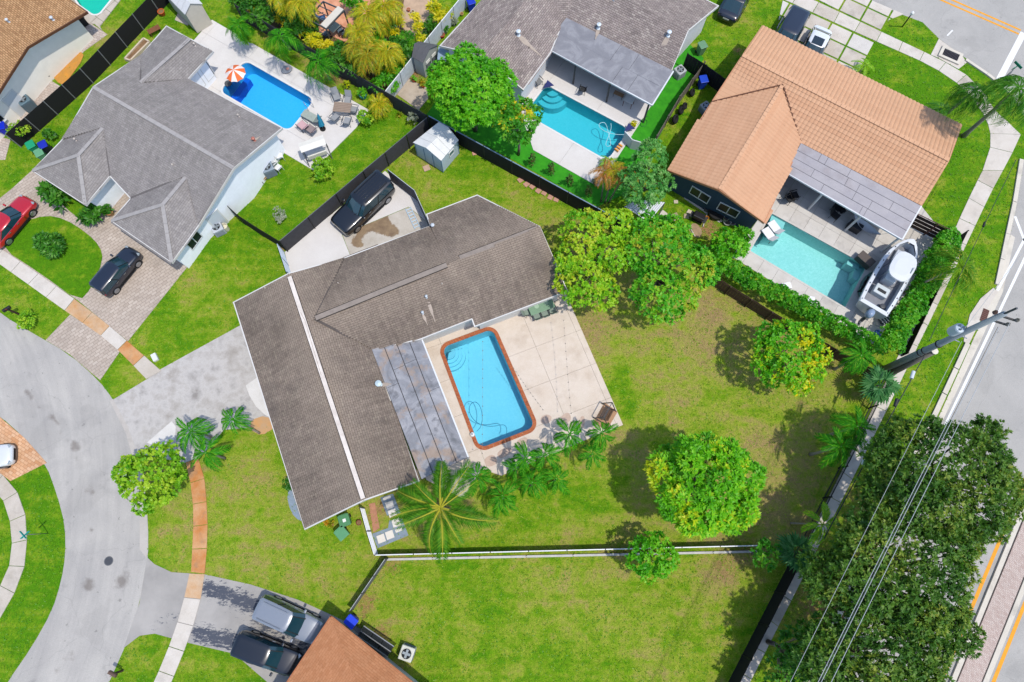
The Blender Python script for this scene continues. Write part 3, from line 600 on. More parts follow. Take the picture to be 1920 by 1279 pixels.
TILECAP = mat('#dcab86', .8, .06, 3)
def m_metalroof():
    t = NT('weathered_flat_roofing'); n = t.noise(.55, 7, .62, dist=1.4); c = t.ramp(n, [(.28, lin('#66686d')), (.48, lin('#8d8e94')), (.7, lin('#b2b1b4'))])
    s = t.blot(.52, .62, .75, 6); c = t.mix(t.math('MULTIPLY', s, .75), c, lin('#a58b74'))
    s = t.blot(.56, .64, 1.1, 6); c = t.mix(t.math('MULTIPLY', s, .6), c, lin('#55555a'))
    g = t.noise(22, 3, .7); c = t.mix(1.0, c, t.ramp(g, [(.3, (.88,)*3), (.7, (1.08,)*3)]), 'MULTIPLY'); t.col(c); t.set(Roughness=.7); return t.m
def m_felt():
    t = NT('felt_patio_roof'); n = t.noise(.6, 6, .6, dist=1.3); c = t.ramp(n, [(.3, lin('#7d7d84')), (.48, lin('#88888e')), (.56, lin('#98989d')), (.64, lin('#8b8b91')), (.75, lin('#80808a'))])
    g = t.noise(20, 3, .7); c = t.mix(1.0, c, t.ramp(g, [(.3, (.9,)*3), (.7, (1.07,)*3)]), 'MULTIPLY'); t.col(c); t.set(Roughness=.75); return t.m
FLATR = m_metalroof(); FLATR2 = m_felt(); FLATR3 = m_concrete('panel_patio_roof', '#aaa6ab', '#b9b4b6', dark='#8c7c78', damt=.4, sc=.5)
SEAM = mat('#4d4d50', .8, .1)
class House:
    def __init__(s, label, pts, faces, outline, mroof, walls, zs=None, cat='house', name='house', fascia='#dedbd6', over=.45, course=(.16, .010), tile=False, wallk=KA, bottom=0.0, roofname='roof'):
        s.p = {}
        for k, v in pts.items():
            if v[2] is not None: s.p[k] = P(*v)
        for f in faces:
            kn = [s.p[k] for k in f if k in s.p]
            if len(kn) < len(f):
                n = (kn[1]-kn[0]).cross(kn[2]-kn[0]).normalized()
                for k in f:
                    if k not in s.p: s.p[k] = plane_hit(pts[k][0], pts[k][1], kn[0], n)
        c = sum((s.p[k] for k in outline), Vector())/len(outline)
        s.root = empty(name, (c.x, c.y, 0), label=label, cat=cat); s.out = [s.p[k] for k in outline]
        r = MB(); uvs = []; C = MB(); cuv = []
        for f in faces:
            v = [s.p[k] for k in f]; m = sum(v, Vector())/len(v)
            n = Vector((0, 0, 0))
            for i in range(len(v)): n += (v[i]-m).cross(v[(i+1) % len(v)]-m)
            n.normalize(); 
            if n.z < 0: n = -n; v = v[::-1]
            u = Vector((0, 0, 1)).cross(n).normalized(); w_ = n.cross(u)
            L = [((q-m).dot(u), (q-m).dot(w_)) for q in v]
            ov, fs = region([L]); b = len(r.v)
            for q in ov:      # height from the nearest corner so that shared corners stay shared
                k = min(range(len(L)), key=lambda i: (L[i][0]-q.x)**2+(L[i][1]-q.y)**2); dq = v[k]-m-u*L[k][0]-w_*L[k][1]
                w3 = m+u*q.x+w_*q.y+(dq if (L[k][0]-q.x)**2+(L[k][1]-q.y)**2 < 1e-3 else Vector())
                r.v.append(tuple(w3)); uvs.append((q.x+m.dot(u), q.y+m.dot(w_)))
            r.f += [tuple(i+b for i in t) for t in fs]
            step, h = course; vmin = min(q[1] for q in L); vmax = max(q[1] for q in L); row = 0; mw = m.dot(w_); v0 = math.floor((vmin+mw)/step)*step-mw
            while v0 < vmax-.03:
                v1 = min(v0+step, vmax); vm = (max(v0, vmin)+v1)/2; xs = []
                for i in range(len(L)):
                    a, b2 = L[i], L[(i+1) % len(L)]
                    if (a[1] > vm) != (b2[1] > vm): xs.append(a[0]+(vm-a[1])/(b2[1]-a[1])*(b2[0]-a[0]))
                xs.sort()
                for x0, x1 in zip(xs[::2], xs[1::2]):
                    def at(x, y, z): return m+u*x+w_*y+n*z
                    if tile:
                        tw = .30; k0 = math.floor(x0/tw); k1 = math.ceil(x1/tw)
                        for kk in range(k0, k1):
                            a, b2 = max(x0, kk*tw), min(x1, (kk+1)*tw)
                            if b2-a < .05: continue
                            hh = h+random.uniform(-.004, .004); pr = [(0, 0), (.22, .032), (.5, .045), (.78, .032), (1, 0)]; base = len(C.v)
                            for fr, hz in pr:
                                C.v += [tuple(at(a+(b2-a)*fr, v0-.03, hh+hz)), tuple(at(a+(b2-a)*fr, v1, hz*.9+.004)), tuple(at(a+(b2-a)*fr, v0-.03, -.01))]
                                for yy in (v0, v1, v0): cuv.append((a+(b2-a)*fr+m.dot(u), yy+.02+m.dot(w_)))
                            for q in range(4):
                                i0 = base+q*3; C.f += [(i0, i0+3, i0+4, i0+1), (i0+2, i0+5, i0+3, i0)]
                    else:
                        base = len(C.v); C.v += [tuple(at(x0, v0, h)), tuple(at(x1, v0, h)), tuple(at(x1, v1, .002)), tuple(at(x0, v1, .002)), tuple(at(x0, v0, 0)), tuple(at(x1, v0, 0))]
                        C.f += [(base, base+1, base+2, base+3), (base+4, base+5, base+1, base)]
                        for (x, y) in ((x0, v0), (x1, v0), (x1, v1), (x0, v1), (x0, v0), (x1, v0)): cuv.append((x+m.dot(u), y+m.dot(w_)))
                v0 = v1; row += 1
        def uvset(o, lst):
            me = o.data; l = me.uv_layers.new(name='UVMap'); vi = np.zeros(len(me.loops), dtype=np.int32); me.loops.foreach_get('vertex_index', vi)
            l.data.foreach_set('uv', np.array(lst)[vi].ravel().astype(np.float32))
        s.roof = r.build(roofname, mroof, s.root, world=True); uvset(s.roof, uvs)
        co = C.build('tile_courses' if tile else 'shingle_courses', mroof, s.roof, world=True); uvset(co, cuv); co['kind'] = 'stuff'
        if fascia:
            fm = mat(fascia, .5, .03); mb = MB(); N = len(s.out)
            for i in range(N):
                a, b2 = s.out[i], s.out[(i+1) % N]; e = (b2-a).normalized()*.02; mb.beam(a-e-Vector((0, 0, .085)), b2+e-Vector((0, 0, .085)), .07, .2)
            mb.build('fascia', fm, s.root, world=True)
        zmax = [q.z for q in s.out]; ins = offset([(q.x, q.y) for q in s.out], over); N = len(ins); mb = MB()
        mb.add([(p[0], p[1], bottom) for p in ins]+[(p[0], p[1], z-.13) for p, z in zip(ins, zmax)], [(i, (i+1) % N, (i+1) % N+N, i+N) for i in range(N)])
        s.wallo = mb.build('wall', mat(walls, .8, .04, 2, k=wallk), s.root, world=True); s.ins = ins; s.n = N
    def wallpt(s, i, t, z, off=.02):
        a = Vector(s.ins[i]); b = Vector(s.ins[(i+1) % s.n]); p = a.lerp(b, t); d = (b-a).normalized()
        nrm = Vector((d.y, -d.x)); c = sum((Vector(q) for q in s.ins), Vector((0, 0)))/s.n
        if (p+nrm-c).length < (p-nrm-c).length and True: nrm = -nrm
        q = p+nrm*off; return Vector((q.x, q.y, z)), Vector((d.x, d.y, 0)), Vector((nrm.x, nrm.y, 0))
    def window(s, i, t, z0, z1, wd, frame='#e9ecee', sashes=2, sill=False):
        c, d, n = s.wallpt(i, t, (z0+z1)/2); h = z1-z0; fm = mat(frame, .4, 0); mb = MB(); up = Vector((0, 0, 1))
        a = c-d*wd/2; b = c+d*wd/2
        for z in (-h/2, h/2): mb.beam(a+up*z-d*.03, b+up*z+d*.03, .07, .06)
        for k in range(sashes+1):
            q = a.lerp(b, k/sashes)+n*.004; mb.beam(q-up*(h/2-.03), q+up*(h/2-.03), .06, .07, up=n)
        fr = mb.build('window', fm, s.root, world=True)
        for k in range(sashes):
            p0 = a.lerp(b, k/sashes); p1 = a.lerp(b, (k+1)/sashes); MB().beam(p0-n*.006, p1-n*.006, .012, h-.02).build('pane', GLASS, fr, world=True)
        if sill: MB().beam(a-up*(h/2+.06)-d*.05+n*.04, b-up*(h/2+.06)+d*.05+n*.04, .14, .06).build('sill', fm, s.root, world=True)
    def door(s, i, t, wd=.95, h=2.05, col='#dfe6ee', handle=True):
        c, d, n = s.wallpt(i, t, h/2); MBx = MB(); a = c-d*wd/2; b = c+d*wd/2; up = Vector((0, 0, 1))
        dr = MB().beam(a, b, .05, h).build('door', mat(col, .5, .02), s.root, world=True)
        fr = MB()
        for q in (a-d*.05, b+d*.05): fr.beam(q-up*h/2, q+up*(h/2+.05), .1, .07, up=n)
        fr.beam(a-d*.1+up*(h/2+.04), b+d*.1+up*(h/2+.04), .09, .08); fr.build('door_frame', mat('#f4f4f2', .5, 0), s.root, world=True)
        if handle: MB().box(tuple(b-d*.12+n*.06-up*.05), (.07, .07, .07)).build('handle', mat('#3a3a3c', .3, 0, metal=.8), dr, world=True)
    def on_roof(s, px, py):      # point on the roof under a photo pixel
        d = ray(px, py); o = Vector((0, 0, HCAM)); best = None; me = s.roof.data; off = wloc(s.roof)
        for f in me.polygons:
            q = [me.vertices[i].co+off for i in f.vertices]; n = (q[1]-q[0]).cross(q[2]-q[0])
            if n.length < 1e-6 or abs(d.dot(n)) < 1e-9: continue
            t = (q[0]-o).dot(n)/d.dot(n); h = o+d*t
            if pin((h.x, h.y), [(v.x, v.y) for v in q]): best = h if best is None or h.z > best.z else best
        return best or P(px, py, 3)
    def vent(s, px, py, r=.06, h=.35, col='#cfd6dc', name='vent_pipe', cap=True):
        p = s.on_roof(px, py); mb = MB(); mb.lathe([(r*1.8, -.03), (r*1.6, .02), (r, .05), (r, h), (r*.8, h)], p, 10)
        if cap: mb.lathe([(r*1.9, h+.02), (r*1.9, h+.08), (.01, h+.16)], p, 10)
        mb.build(name, mat(col, .4, .05), s.root, world=True)
    def box_vent(s, px, py, sz=.35, h=.14, col='#8d8680'):
        p = s.on_roof(px, py); MB().box((p.x, p.y, p.z+h/2), (sz, sz, h+.06), .4).build('roof_vent', mat(col, .6, .05), s.root, world=True, bevel=.02)
    def cap(s, a, b, w=.28, h=.05, m=None, name='ridge_cap', step=.9, gap=.015):
        a = s.on_roof(*a) if len(a) == 2 else Vector(a); b = s.on_roof(*b) if len(b) == 2 else Vector(b); L = (b-a).length; n = max(1, int(L/step)); up = Vector((0, 0, .02))
        for i in range(n):
            MB().beam(a.lerp(b, i/n)+up, a.lerp(b, (i+1)/n-gap/L)+up, w, h).build(name, m, s.root, world=True)
GLASS = mat('#26333b', .3, 0, spec=.3, k=.4); E = 2.75
# --- brown shingle house (middle)
H1 = House('large brown-grey shingle house with a white ridge strip, beside the brick-edged pool',
  dict(a=(438, 567, E), b=(541, 513, 4.15), c=(682, 938, 4.15), d=(572, 992, E), e=(645, 484, E), f=(569, 598, 4.12), g=(590, 597, 4.1), h=(785, 902, E), i=(699, 655, E),
       j=(841, 497, 4.1), k=(807, 424, E), k2=(800, 402, E-.12), l=(895, 366, E-.05), m=(1012, 425, 4.1), n=(1064, 546, E-.1), o=(890, 612, E-.1), p=(885, 598, E+.02), q=(788, 636, E)),
  [('a', 'b', 'f', 'c', 'd'), ('b', 'e', 'g', 'f'), ('f', 'g', 'i', 'h', 'c'), ('e', 'k', 'j', 'g'), ('k2', 'l', 'm', 'j', 'k'), ('g', 'j', 'm', 'n', 'o', 'p', 'q', 'i')],
  list('abek') + ['k2'] + list('lmnopqihcd'), SH_BROWN, '#e6e4df', over=.42)
RIDGEW = mat('#dccfc4', .7, .08, 2, '#e6dcd2')
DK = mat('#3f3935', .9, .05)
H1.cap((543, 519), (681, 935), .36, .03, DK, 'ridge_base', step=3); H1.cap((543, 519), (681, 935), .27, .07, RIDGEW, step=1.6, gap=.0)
RB = mat('#968a80', .9, .12, 3)
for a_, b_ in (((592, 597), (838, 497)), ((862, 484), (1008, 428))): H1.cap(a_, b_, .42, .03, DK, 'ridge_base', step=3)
H1.cap((592, 597), (838, 497), .32, .07, RB, step=1.2, gap=.0); H1.cap((862, 484), (1008, 428), .32, .07, RB, step=1.2, gap=.0)
for x, y in ((800, 558), (793, 588)): H1.vent(x, y, .05, .25)
H1.vent(712, 722, .11, .45, '#c9dbe0', 'vent_hood'); H1.vent(812, 426, .07, .3)
for x, y in ((829, 532), (634, 531), (497, 540)): H1.vent(x, y, .03, .12, '#c9beb2', cap=False)
STAINL = mat('#b09a84', .9, .2, 3)
# patio roof of the brown house: long panels between open seams
def panel_roof(label, q, zs, n, m, cross=0, h=.06, name='patio_roof', posts=(), postcol='#e8e8e6', gut=None, cat='patio roof', jag=0.0, seamw=.03):
    c = [P(x, y, z) for (x, y), z in zip(q, zs)]; ctr = sum(c, Vector())/4; root = empty(name, (ctr.x, ctr.y, 0), label=label, cat=cat)
    base = MB(); dn = Vector((0, 0, -.03)); base.add([v+dn for v in c]+[v+dn*2.6 for v in c], [(0, 1, 2, 3), (7, 6, 5, 4), (0, 4, 5, 1), (1, 5, 6, 2), (2, 6, 7, 3), (3, 7, 4, 0)]); base.build('deck_board', SEAM, root, world=True)
    for i in range(n):       # strips run from edge c0-c3 side to c1-c2 side
        cuts = [0]+sorted(random.uniform(.15, .85) for _ in range(cross))+[1]
        for s0, s1 in zip(cuts[:-1], cuts[1:]):
            g = seamw/2/((c[1]-c[0]).length/n); t0, t1 = (i+g)/n, (i+1-g)/n; L = (c[3]-c[0]).length; e = .012/L
            f = lambda t, s_: c[0].lerp(c[1], t).lerp(c[3].lerp(c[2], t), s_)
            a = [f(t0, s0+e), f(t1, s0+e), f(t1, s1-e), f(t0, s1-e)]; mb = MB(); up = Vector((0, 0, random.uniform(-.004, .006)))
            mb.add([v+up for v in a]+[v-Vector((0, 0, .02)) for v in a], [(0, 1, 2, 3), (0, 4, 5, 1), (1, 5, 6, 2), (2, 6, 7, 3), (3, 7, 4, 0)]); mb.build('roof_panel', m, root, world=True)
    if gut is not None:
        for i in gut: MB().beam(c[i]-Vector((0, 0, .06)), c[(i+1) % 4]-Vector((0, 0, .06)), .09, .13).build('gutter', mat('#e4e6e8', .4, .02), root, world=True)
    for t, s_ in posts:
        f = c[0].lerp(c[1], t).lerp(c[3].lerp(c[2], t), s_); MB().box((f.x, f.y, (f.z-.1)/2), (.12, .12, f.z-.1)).build('post', mat(postcol, .5, 0), root, world=True)
    return root
panel_roof('weathered grey flat patio roof with dark seams, west of the brick-edged pool', [(696, 654), (784, 618), (878, 857), (790, 899)], (2.88, 2.62, 2.62, 2.88), 4, FLATR, cross=1, posts=((.97, .03), (.97, .5), (.97, .97)), gut=(1,), seamw=.055)
# --- grey shingle house (upper left)
H2 = House('light grey shingle house with white gutters and front gables beside the deep blue pool',
  dict(a=(175, 163, 4.8), c=(438, 315, 4.8), d=(529, 240, E), e=(352, 148, E), m1=(263, 155, None), f=(265, 103, E), g=(312, 49, E), r1=(356, 73, 3.95), h=(399, 96, E),
       i=(117, 262, E), m2=(193, 240, None), m3=(147, 291, 3.95), j=(61, 320, E), k=(160, 384, E), l=(206, 330, E), n=(245, 372, E), m4=(350, 330, None), m5=(305, 384, 3.95), o=(209, 414, E), p=(322, 492, E), q=(373, 422, E)),
  [('a', 'c', 'd', 'e', 'm1', 'f'), ('f', 'g', 'r1', 'm1'), ('r1', 'h', 'e', 'm1'), ('i', 'a', 'c', 'q', 'm4', 'n', 'l', 'm2'),
   ('i', 'm2', 'm3', 'j'), ('j', 'm3', 'k'), ('m3', 'm2', 'l', 'k'), ('n', 'm4', 'm5', 'o'), ('o', 'm5', 'p'), ('p', 'm5', 'm4', 'q')],
  ['a', 'f', 'g', 'r1', 'h', 'e', 'd', 'c', 'q', 'p', 'o', 'n', 'l', 'k', 'j', 'i'], SH_GREY, '#f4f7fc', wallk=.8, over=.45)
for x, y in ((143, 264), (366, 86), (448, 219)): H2.vent(x, y, .04, .2, '#d5c8bd')
H2.vent(477, 264, .07, .25, '#b8705e'); H2.vent(326, 312, .035, .2, '#d5c8bd')
H2.door(7, .72, .9); H2.window(8, .35, 1.0, 2.0, 1.2)
for t in (.12, .55): H2.window(4, t, .5, 2.1, .8, '#f0f0f0', 1)
H2CAP = mat('#a9a4a1', .85, .08, 3)  # lighter than the shingles: ridge highlight put into the cap colour
for a_, b_ in (('a', 'c'), ('r1', 'm1'), ('m2', 'm3'), ('m3', 'j'), ('m3', 'k'), ('m4', 'm5'), ('m5', 'o'), ('m5', 'p')): H2.cap(tuple(H2.p[a_]), tuple(H2.p[b_]), .26, .03, H2CAP, 'ridge_cap', step=.6)
H2VAL = mat('#6c6664', .9, .08, 3)  # darker than the shingles: valley shade put into the strip colour
for a_, b_ in (('f', 'm1'), ('m1', 'e'), ('i', 'm2'), ('m2', 'l'), ('n', 'm4'), ('m4', 'q')): H2.cap(tuple(H2.p[a_]-Vector((0, 0, .02))), tuple(H2.p[b_]-Vector((0, 0, .02))), .22, .03, H2VAL, 'valley_strip', step=1.5)
for a_, b_ in (('e', 'g'), ('g', 'i')): H1.cap(tuple(H1.p[a_]-Vector((0, 0, .02))), tuple(H1.p[b_]-Vector((0, 0, .02))), .22, .03, mat('#5a524d', .9, .1, 3), 'valley_strip', step=1.5)
# --- tan shingle house (top left corner)
H3 = House('tan brown shingle house in the top left corner of the photo',
  dict(a=(-60, 262, E), b=(51, 88, 4.0), c=(163, 22, E), d=(60, -50, E), e=(-90, -20, 4.0), f=(-190, 150, E)), [('a', 'b', 'e', 'f'), ('b', 'c', 'd', 'e')], list('abcdef'), SH_TAN, '#f4efe4', wallk=.8, fascia='#6a4632', over=.75, course=(.2, .025))
H3.door(0, .50, 1.0, 2.05, '#e8edf0'); H3.window(0, .2, .95, 2.0, 1.3, sill=True, sashes=3)
H3.vent(17, 42, .06, .25); H3.vent(100, 38, .07, .25)
# --- taupe shingle house (top)
H4 = House('taupe brown shingle house with three white stained vent pipes behind the cyan pool',
  dict(a=(915, -12, E), b=(825, 86, E), c=(902, 104, 3.9), d=(1012, -32, 3.9), e=(981, 168, E), f=(1032, 99, E), g=(1058, 36, E+.1), h=(1150, -14, 4.2), i=(1291, 57, 4.2), j=(1258, 134, E), k=(1347, 11, E), l=(1200, -60, E), x=(1100, -50, 4.1)),
  [('a', 'b', 'c', 'd'), ('d', 'c', 'e', 'f', 'g'), ('d', 'g', 'x'), ('x', 'g', 'j', 'i', 'h'), ('h', 'i', 'k', 'l')], ['a', 'b', 'c', 'e', 'f', 'g', 'j', 'i', 'k', 'l', 'h', 'x', 'd'], SH_TAUPE, '#e8eaee', over=.4)
for x, y in ((972, 66), (1122, 53), (1253, 67)): H4.vent(x, y, .09, .35, '#d9e4ec')
H4.vent(992, 90, .03, .12, '#4a4442', cap=False)
panel_roof('smooth grey sloping patio roof behind the cyan pool', [(1018, 86), (1062, 33), (1263, 133), (1223, 197)][::-1] and [(1062, 33), (1018, 86), (1223, 197), (1263, 133)], (3.0, 2.6, 2.6, 3.0), 2, FLATR2, cross=2, seamw=.01, gut=(1, 2), postcol='#4b4c50', posts=((.96, .02), (.96, .3), (.96, .62), (.96, .97)))
# --- terracotta tile house (right)
H5 = House('terracotta tile roofed house with dark blue walls at the street corner',
  dict(a=(1429, 49, E), b=(1803, 235, E), c=(1779, 301, 4.35), d=(1392, 104, 4.35), e=(1334, 192, E), m=(1467, 160, None), f=(1502, 269, E), g=(1727, 387, E), h=(1253, 319, E), i=(1349, 356, 3.95), j=(1433, 417, E)),
  [('a', 'b', 'c', 'd'), ('g', 'c', 'd', 'e', 'm', 'f'), ('m', 'e', 'h', 'i'), ('m', 'i', 'j', 'f')], list('abcgfjihed'), TILE, '#324c62', fascia='#c98d68', over=.4, course=(.30, .03), tile=True)
def tilecaps(h, a, b, pts, w=.26):
    h.cap(tuple(pts[a]) if False else tuple(h.p[a]), tuple(h.p[b]), w, .12, TILECAP, 'ridge_tile', step=.36, gap=.02)
tilecaps(H5, 'd', 'c', None, .3); tilecaps(H5, 'm', 'i', None)
for a, b in (('e', 'm'), ('m', 'f')): H5.cap(tuple(H5.p[a]+Vector((0, 0, .07))), tuple(H5.p[b]+Vector((0, 0, .07))), .09, .03, mat('#6b4431', .8, .1), 'valley_flashing', step=3)
H5.window(6, .30, 1.0, 2.0, 1.5); H5.window(5, .62, 1.0, 2.0, 1.5) 
panel_roof('pale grey boarded patio roof behind the turquoise pool', [(1502, 268), (1472, 322), (1692, 449), (1728, 386)], (3.0, 2.62, 2.62, 3.0), 4, FLATR3, cross=3, gut=(1, 2), posts=((.97, .01), (.97, .33), (.97, .66), (.97, .98)))
# --- rust shingle house (bottom)
H6 = House('rust orange shingle house cut off by the bottom edge of the photo',
  dict(a=(620, 1156, E), b=(820, 1318, E), c=(660, 1360, 4.1), d=(672, 1288, 4.1), e=(520, 1306, E), f=(470, 1380, E), g=(880, 1400, E)), [('a', 'd', 'e'), ('a', 'b', 'd'), ('e', 'd', 'c', 'f'), ('d', 'b', 'g', 'c')], list('abgcfe'), SH_RUST, '#dcdad4', fascia='#a8653c', over=.4)
# --- light stain streaks under the white vents are part of the roof covering
def streak(h, a, b, w=.25, col='#b5a698'):
    p, q = h.on_roof(*a), h.on_roof(*b); d = (q-p); s_ = d.cross(Vector((0, 0, 1))).normalized()
    n = 7; L = []; Rr = []
    for i in range(n+1):
        t = i/n; r = w*(.35+.65*math.sin(math.pi*min(1, t*1.2+.08)))*random.uniform(.7, 1.1)*(1-t*.5); c = p.lerp(q, t)+Vector((0, 0, .025)); L.append(c-s_*r/2); Rr.append(c+s_*r/2)
    MB().add(L+Rr, [(i, i+n+1, i+n+2, i+1) for i in range(n)]).build('stain', mat(col, .95, .12, 5), h.roof, world=True)
for h_, a_, b_, w_ in ((H1, (801, 560), (816, 604), .3), (H1, (793, 590), (802, 610), .22), (H1, (716, 722), (734, 720), .4), (H4, (973, 68), (1015, 106), .5), (H4, (1122, 56), (1116, 74), .4), (H4, (1252, 70), (1230, 112), .45), (H2, (476, 264), (488, 256), .3)): streak(h_, a_, b_, w_)
# --- sheds
def shed(label, top, base_h, eave, ridge, roofm, wallm, mats_trim='#cfe0f0', door_side=0, doors=3, windows=True, hz=1.85, rz=2.35):
    """top: 4 eave corner pixels in order, ridge joins middle of edges 0-1 and 2-3"""
    c = [P(x, y, hz) for x, y in top]; ctr = sum(c, Vector())/4; root = empty('shed', (ctr.x, ctr.y, 0), label=label, cat='shed')
    r0 = (c[0]+c[1])/2; r1 = (c[2]+c[3])/2; r0.z = r1.z = rz
    mb = MB()
    for a, b, s0, s1 in ((c[0], r0, c[3], r1), (r0, c[1], r1, c[2])):
        n = max(3, int((a-s0).length/.55)); 
        for i in range(n):
            t0, t1 = i/n, (i+1)/n-.006; q = [a.lerp(s0, t0), b.lerp(s1, t0), b.lerp(s1, t1), a.lerp(s0, t1)]; up = Vector((0, 0, .025))
            mb.add([v+up for v in q]+list(q), [(0, 1, 2, 3), (0, 4, 5, 1), (1, 5, 6, 2), (2, 6, 7, 3), (3, 7, 4, 0)])
    mb.build('roof', roofm, root, world=True)
    ins = offset([(v.x, v.y) for v in c], .08); w_ = MB(); z = [hz-.03]*4
    P0 = [(*ins[i], .05) for i in range(4)]+[(*ins[i], hz-.02) for i in range(4)]; g0 = (Vector(ins[0])+Vector(ins[1]))/2; g1 = (Vector(ins[2])+Vector(ins[3]))/2
    w_.add(P0+[(g0.x, g0.y, rz-.04), (g1.x, g1.y, rz-.04)], [(0, 1, 5, 4), (1, 2, 6, 5), (2, 3, 7, 6), (3, 0, 4, 7), (4, 5, 8), (6, 7, 9)]); w_.build('wall', wallm, root, world=True)
    return root, [Vector((*p, 0)) for p in ins], c
sh, si, sc_ = shed('pale blue shed with white panelled roof inside the fence corner', [(823, 229), (860, 263), (827, 302), (774, 268)], 0, 0, 0, mat('#e6e6e4', .8, .06, 3), mat('#c8d8e4', .6, .04))
TRIM = mat('#7f9fba', .6, .03)
def wall_trim(root, a, b, hz, n, m, wd=.05):
    d = (b-a); nn = Vector((d.y, -d.x, 0)).normalized(); 
    ctr = wloc(root)
    if ((a+b)/2+nn-ctr).length < ((a+b)/2-nn-ctr).length: nn = -nn
    for k in range(n+1): q = a.lerp(b, k/n)+nn*.015; MB().beam(q+Vector((0, 0, .05)), q+Vector((0, 0, hz)), wd, .03, up=nn).build('wall_trim', m, root, world=True)
    return nn
for a, b, n in ((si[2], si[3], 3), (si[1], si[2], 1)): wall_trim(sh, a, b, 1.8, n, TRIM)
def shed_window(root, a, b, t, z, wd, h, fr, gl, nm='window', slats=0):
    d = (b-a).normalized(); nn = Vector((d.y, -d.x, 0)); ctr = wloc(root)
    if ((a+b)/2+nn-ctr).length < ((a+b)/2-nn-ctr).length: nn = -nn
    c = a.lerp(b, t)+nn*.03+Vector((0, 0, z)); f = MB(); up = Vector((0, 0, 1))
    for s_ in (-1, 1): f.beam(c-d*(wd/2+.03)+up*s_*h/2, c+d*(wd/2+.03)+up*s_*h/2, .05, .06); f.beam(c+d*s_*wd/2-up*h/2, c+d*s_*wd/2+up*h/2, .05, .06, up=nn)
    for k in range(slats): zz = -h/2+h*(k+1)/(slats+1); f.beam(c-d*wd/2+up*zz, c+d*wd/2+up*zz, .03, .03)
    o = f.build(nm, fr, root, world=True); MB().beam(c-d*(wd/2-.01)-nn*.01, c+d*(wd/2-.01)-nn*.01, .02, h).build('pane', gl, o, world=True)
shed_window(sh, si[1], si[2], .42, 1.25, .5, .5, WHITEP, mat('#5a7f8a', .1, 0))
s2, i2, c2 = shed('grey storage shed with dark roof and double doors beside the white fence', [(822, 87), (793, 119), (773, 110), (785, 80)][:0] or [(823, 85), (793, 119), (772, 107), (785, 78)], 0, 0, 0, mat('#5f5f63', .7, .05), mat('#b9bcb9', .7, .05), hz=1.9, rz=2.5)
for t in (.3, .7): shed_window(s2, i2[0], i2[1], t, 1.45, .42, .2, mat('#efeee8', .5, 0), mat('#b8b5ad', .5, 0), slats=2)
for t in (.3, .7): shed_window(s2, i2[0], i2[1], t, .75, .5, 1.05, mat('#6a6c70', .5, 0), mat('#7b7e84', .6, .03), 'door')
s3, i3, c3 = shed('cream shed with white ridge partly cut off by the top edge of the photo', [(380, 8), (347, 28), (300, -20), (330, -50)], 0, 0, 0, mat('#dcdcdc', .6, .05), mat('#d9d2c2', .7, .05), hz=2.2, rz=2.8)
s4 = empty('lean_to', P(828, 105, 0), label='blue grey plastic lean-to beside the grey storage shed', cat='lean-to')
MB().add([P(822, 87, 1.9), P(842, 96, 1.7), P(836, 112, 1.7), P(820, 112, 1.9)]+[P(822, 87, 1.85), P(842, 96, 1.65), P(836, 112, 1.65), P(820, 112, 1.85)], [(0, 1, 2, 3), (0, 4, 5, 1), (1, 5, 6, 2), (2, 6, 7, 3), (3, 7, 4, 0)]).build('roof', mat('#8fa5b8', .5, .06), s4, world=True)
mb = MB()
for x, y in ((841, 97), (835, 111)): q = P(x, y, 1.65); mb.beam((q.x, q.y, 0), q, .08, .08)
mb.build('post', mat('#8fa5b8', .5, .06), s4, world=True)
# corrugated canopy between the trees
cor = empty('canopy', P(1210, 398, 0), label='corrugated white metal canopy below the blue-green tree', cat='canopy'); q = [P(1172, 388, 2.2), P(1192, 370, 2.2), P(1246, 380, 2.2), P(1216, 417, 2.2)]
n = 14
for i in range(n):
    t0, t1 = i/n, (i+1)/n; a, b, c_, d_ = q[0].lerp(q[3], t0), q[0].lerp(q[3], t1), q[1].lerp(q[2], t1), q[1].lerp(q[2], t0); up = Vector((0, 0, .05)); m0 = (a+b)/2+up; m1 = (c_+d_)/2+up
    MB().add([a, m0, m1, d_, b, c_], [(0, 1, 2, 3), (1, 4, 5, 2)]).build('sheet_rib', mat('#dfe2e8', .45, .05), cor, world=True)
for v in q: MB().beam((v.x, v.y, 0), v, .07, .07).build('post', mat('#8a8a88', .6, .05), cor, world=True)

